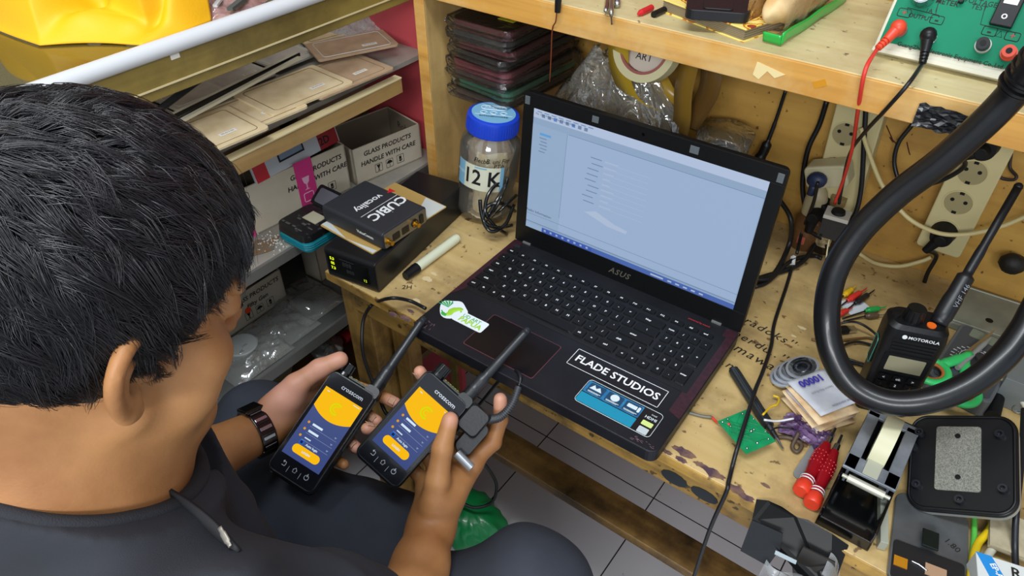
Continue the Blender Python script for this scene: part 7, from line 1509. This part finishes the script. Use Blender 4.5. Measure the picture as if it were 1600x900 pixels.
for i in range(1, NS):
    nn_ = nrm_((p - cc) / (ra ** 2)); t = Tt - (Tt * nn_).sum(1)[:, None] * nn_; t = nrm_(t)
    f = i / (NS - 1); d = t + side * (wob * .55 * np.sin(2.2 * f + ph) + .35 * np.sin(5.5 * f + ph)) + nn_ * (lift * (1 - 1.5 * f)) + gl * .55 * f
    p = p + nrm_(d) * (lenb / (NS - 1))[:, None]
    q = p - cc; hw = np.clip((RT[:, 2] + .015 - .05 * (RT[:, 1] > -.01)) / .06, 0, 1)[:, None] * min(1, f * 2.2); l = np.sqrt(((q / (ra + .0025 + HV * hw * (.75 + .5 * lift))) ** 2).sum(1))[:, None]; p = np.where(l < 1, cc + q / l, p)
    G.append(p.copy())
G = np.stack(G, 1)                                   # clumps x NS x 3
tot = NC * PER; off = rg.normal(0, 1, (NC, PER, 3)) * .0036; off -= (off * Nn[:, None]).sum(-1, keepdims=True) * Nn[:, None] * .7
f = np.linspace(0, 1, NS)[None, None, :, None]
S = G[:, None] + off[:, :, None, :] * (1.15 - .75 * f) + np.sin(f * 7 + rg.uniform(0, 6.28, (NC, PER, 1, 1))) * rg.normal(0, .0009, (NC, PER, 1, 3)) * f
S = S.reshape(tot, NS, 3)
# stray hairs
S = S @ HMn.T + np.array(HEAD)
tdir = np.zeros_like(S); tdir[:, 1:-1] = S[:, 2:] - S[:, :-2]; tdir[:, 0] = S[:, 1] - S[:, 0]; tdir[:, -1] = S[:, -1] - S[:, -2]; tdir = nrm_(tdir)
cn_ = nrm_(S - np.array(hl(*cc))); uu = nrm_(np.cross(tdir, cn_)); ww = np.cross(tdir, uu)
rad = (np.linspace(1, .12, NS) ** .8 * .00042)[None, :, None] * rg.uniform(.8, 1.4, (tot, 1, 1))
ring_ = [uu * math.cos(a) * rad + ww * math.sin(a) * rad for a in (0, 2.094, 4.189)]
VV = np.stack([S + r_ for r_ in ring_], 2).reshape(-1, 3)   # strand, NS, 3 verts
bi = (np.arange(tot) * NS * 3)[:, None, None] + (np.arange(NS - 1) * 3)[None, :, None]
FF = []
for a in range(3): b2 = (a + 1) % 3; FF.append(np.stack([bi + a, bi + b2, bi + 3 + b2, bi + 3 + a], -1).reshape(-1, 4))
FF = np.concatenate(FF)
hm_ = mat('black hair', '1a191e', .38, spec=.9, col2='100f12', vscale=60, coat=0)
hb_ = SDF((-.14, -.58, .92), (.26, -.20, 1.22), .004)
np_mesh('hair', VV, FF, hm_, person, PO)
# dark scalp under the strands, following the hairline
U, Vn = 120, 60; vs = []; fs = []
th = np.linspace(0, 2 * np.pi, U, endpoint=False); ph_ = np.linspace(0, np.pi, Vn)
TH, PH = np.meshgrid(th, ph_, indexing='ij'); D3 = np.stack([np.sin(PH) * np.cos(TH), np.sin(PH) * np.sin(TH), np.cos(PH)], -1); P3 = cc + D3 * (ra + .0018)
keep = P3[..., 2] > zline(P3[..., 1]) - .001
W3 = P3 @ HMn.T + np.array(HEAD); I_ = np.arange(U * Vn).reshape(U, Vn); F3 = []
for i in range(U):
    for j in range(Vn - 1):
        i2 = (i + 1) % U
        if keep[i, j] and keep[i2, j] and keep[i, j + 1] and keep[i2, j + 1]: F3.append((I_[i, j], I_[i, j + 1], I_[i2, j + 1], I_[i2, j]))
np_mesh('scalp_hair', W3.reshape(-1, 3), np.array(F3), mat('scalp dark', '171316', .7), person, PO)
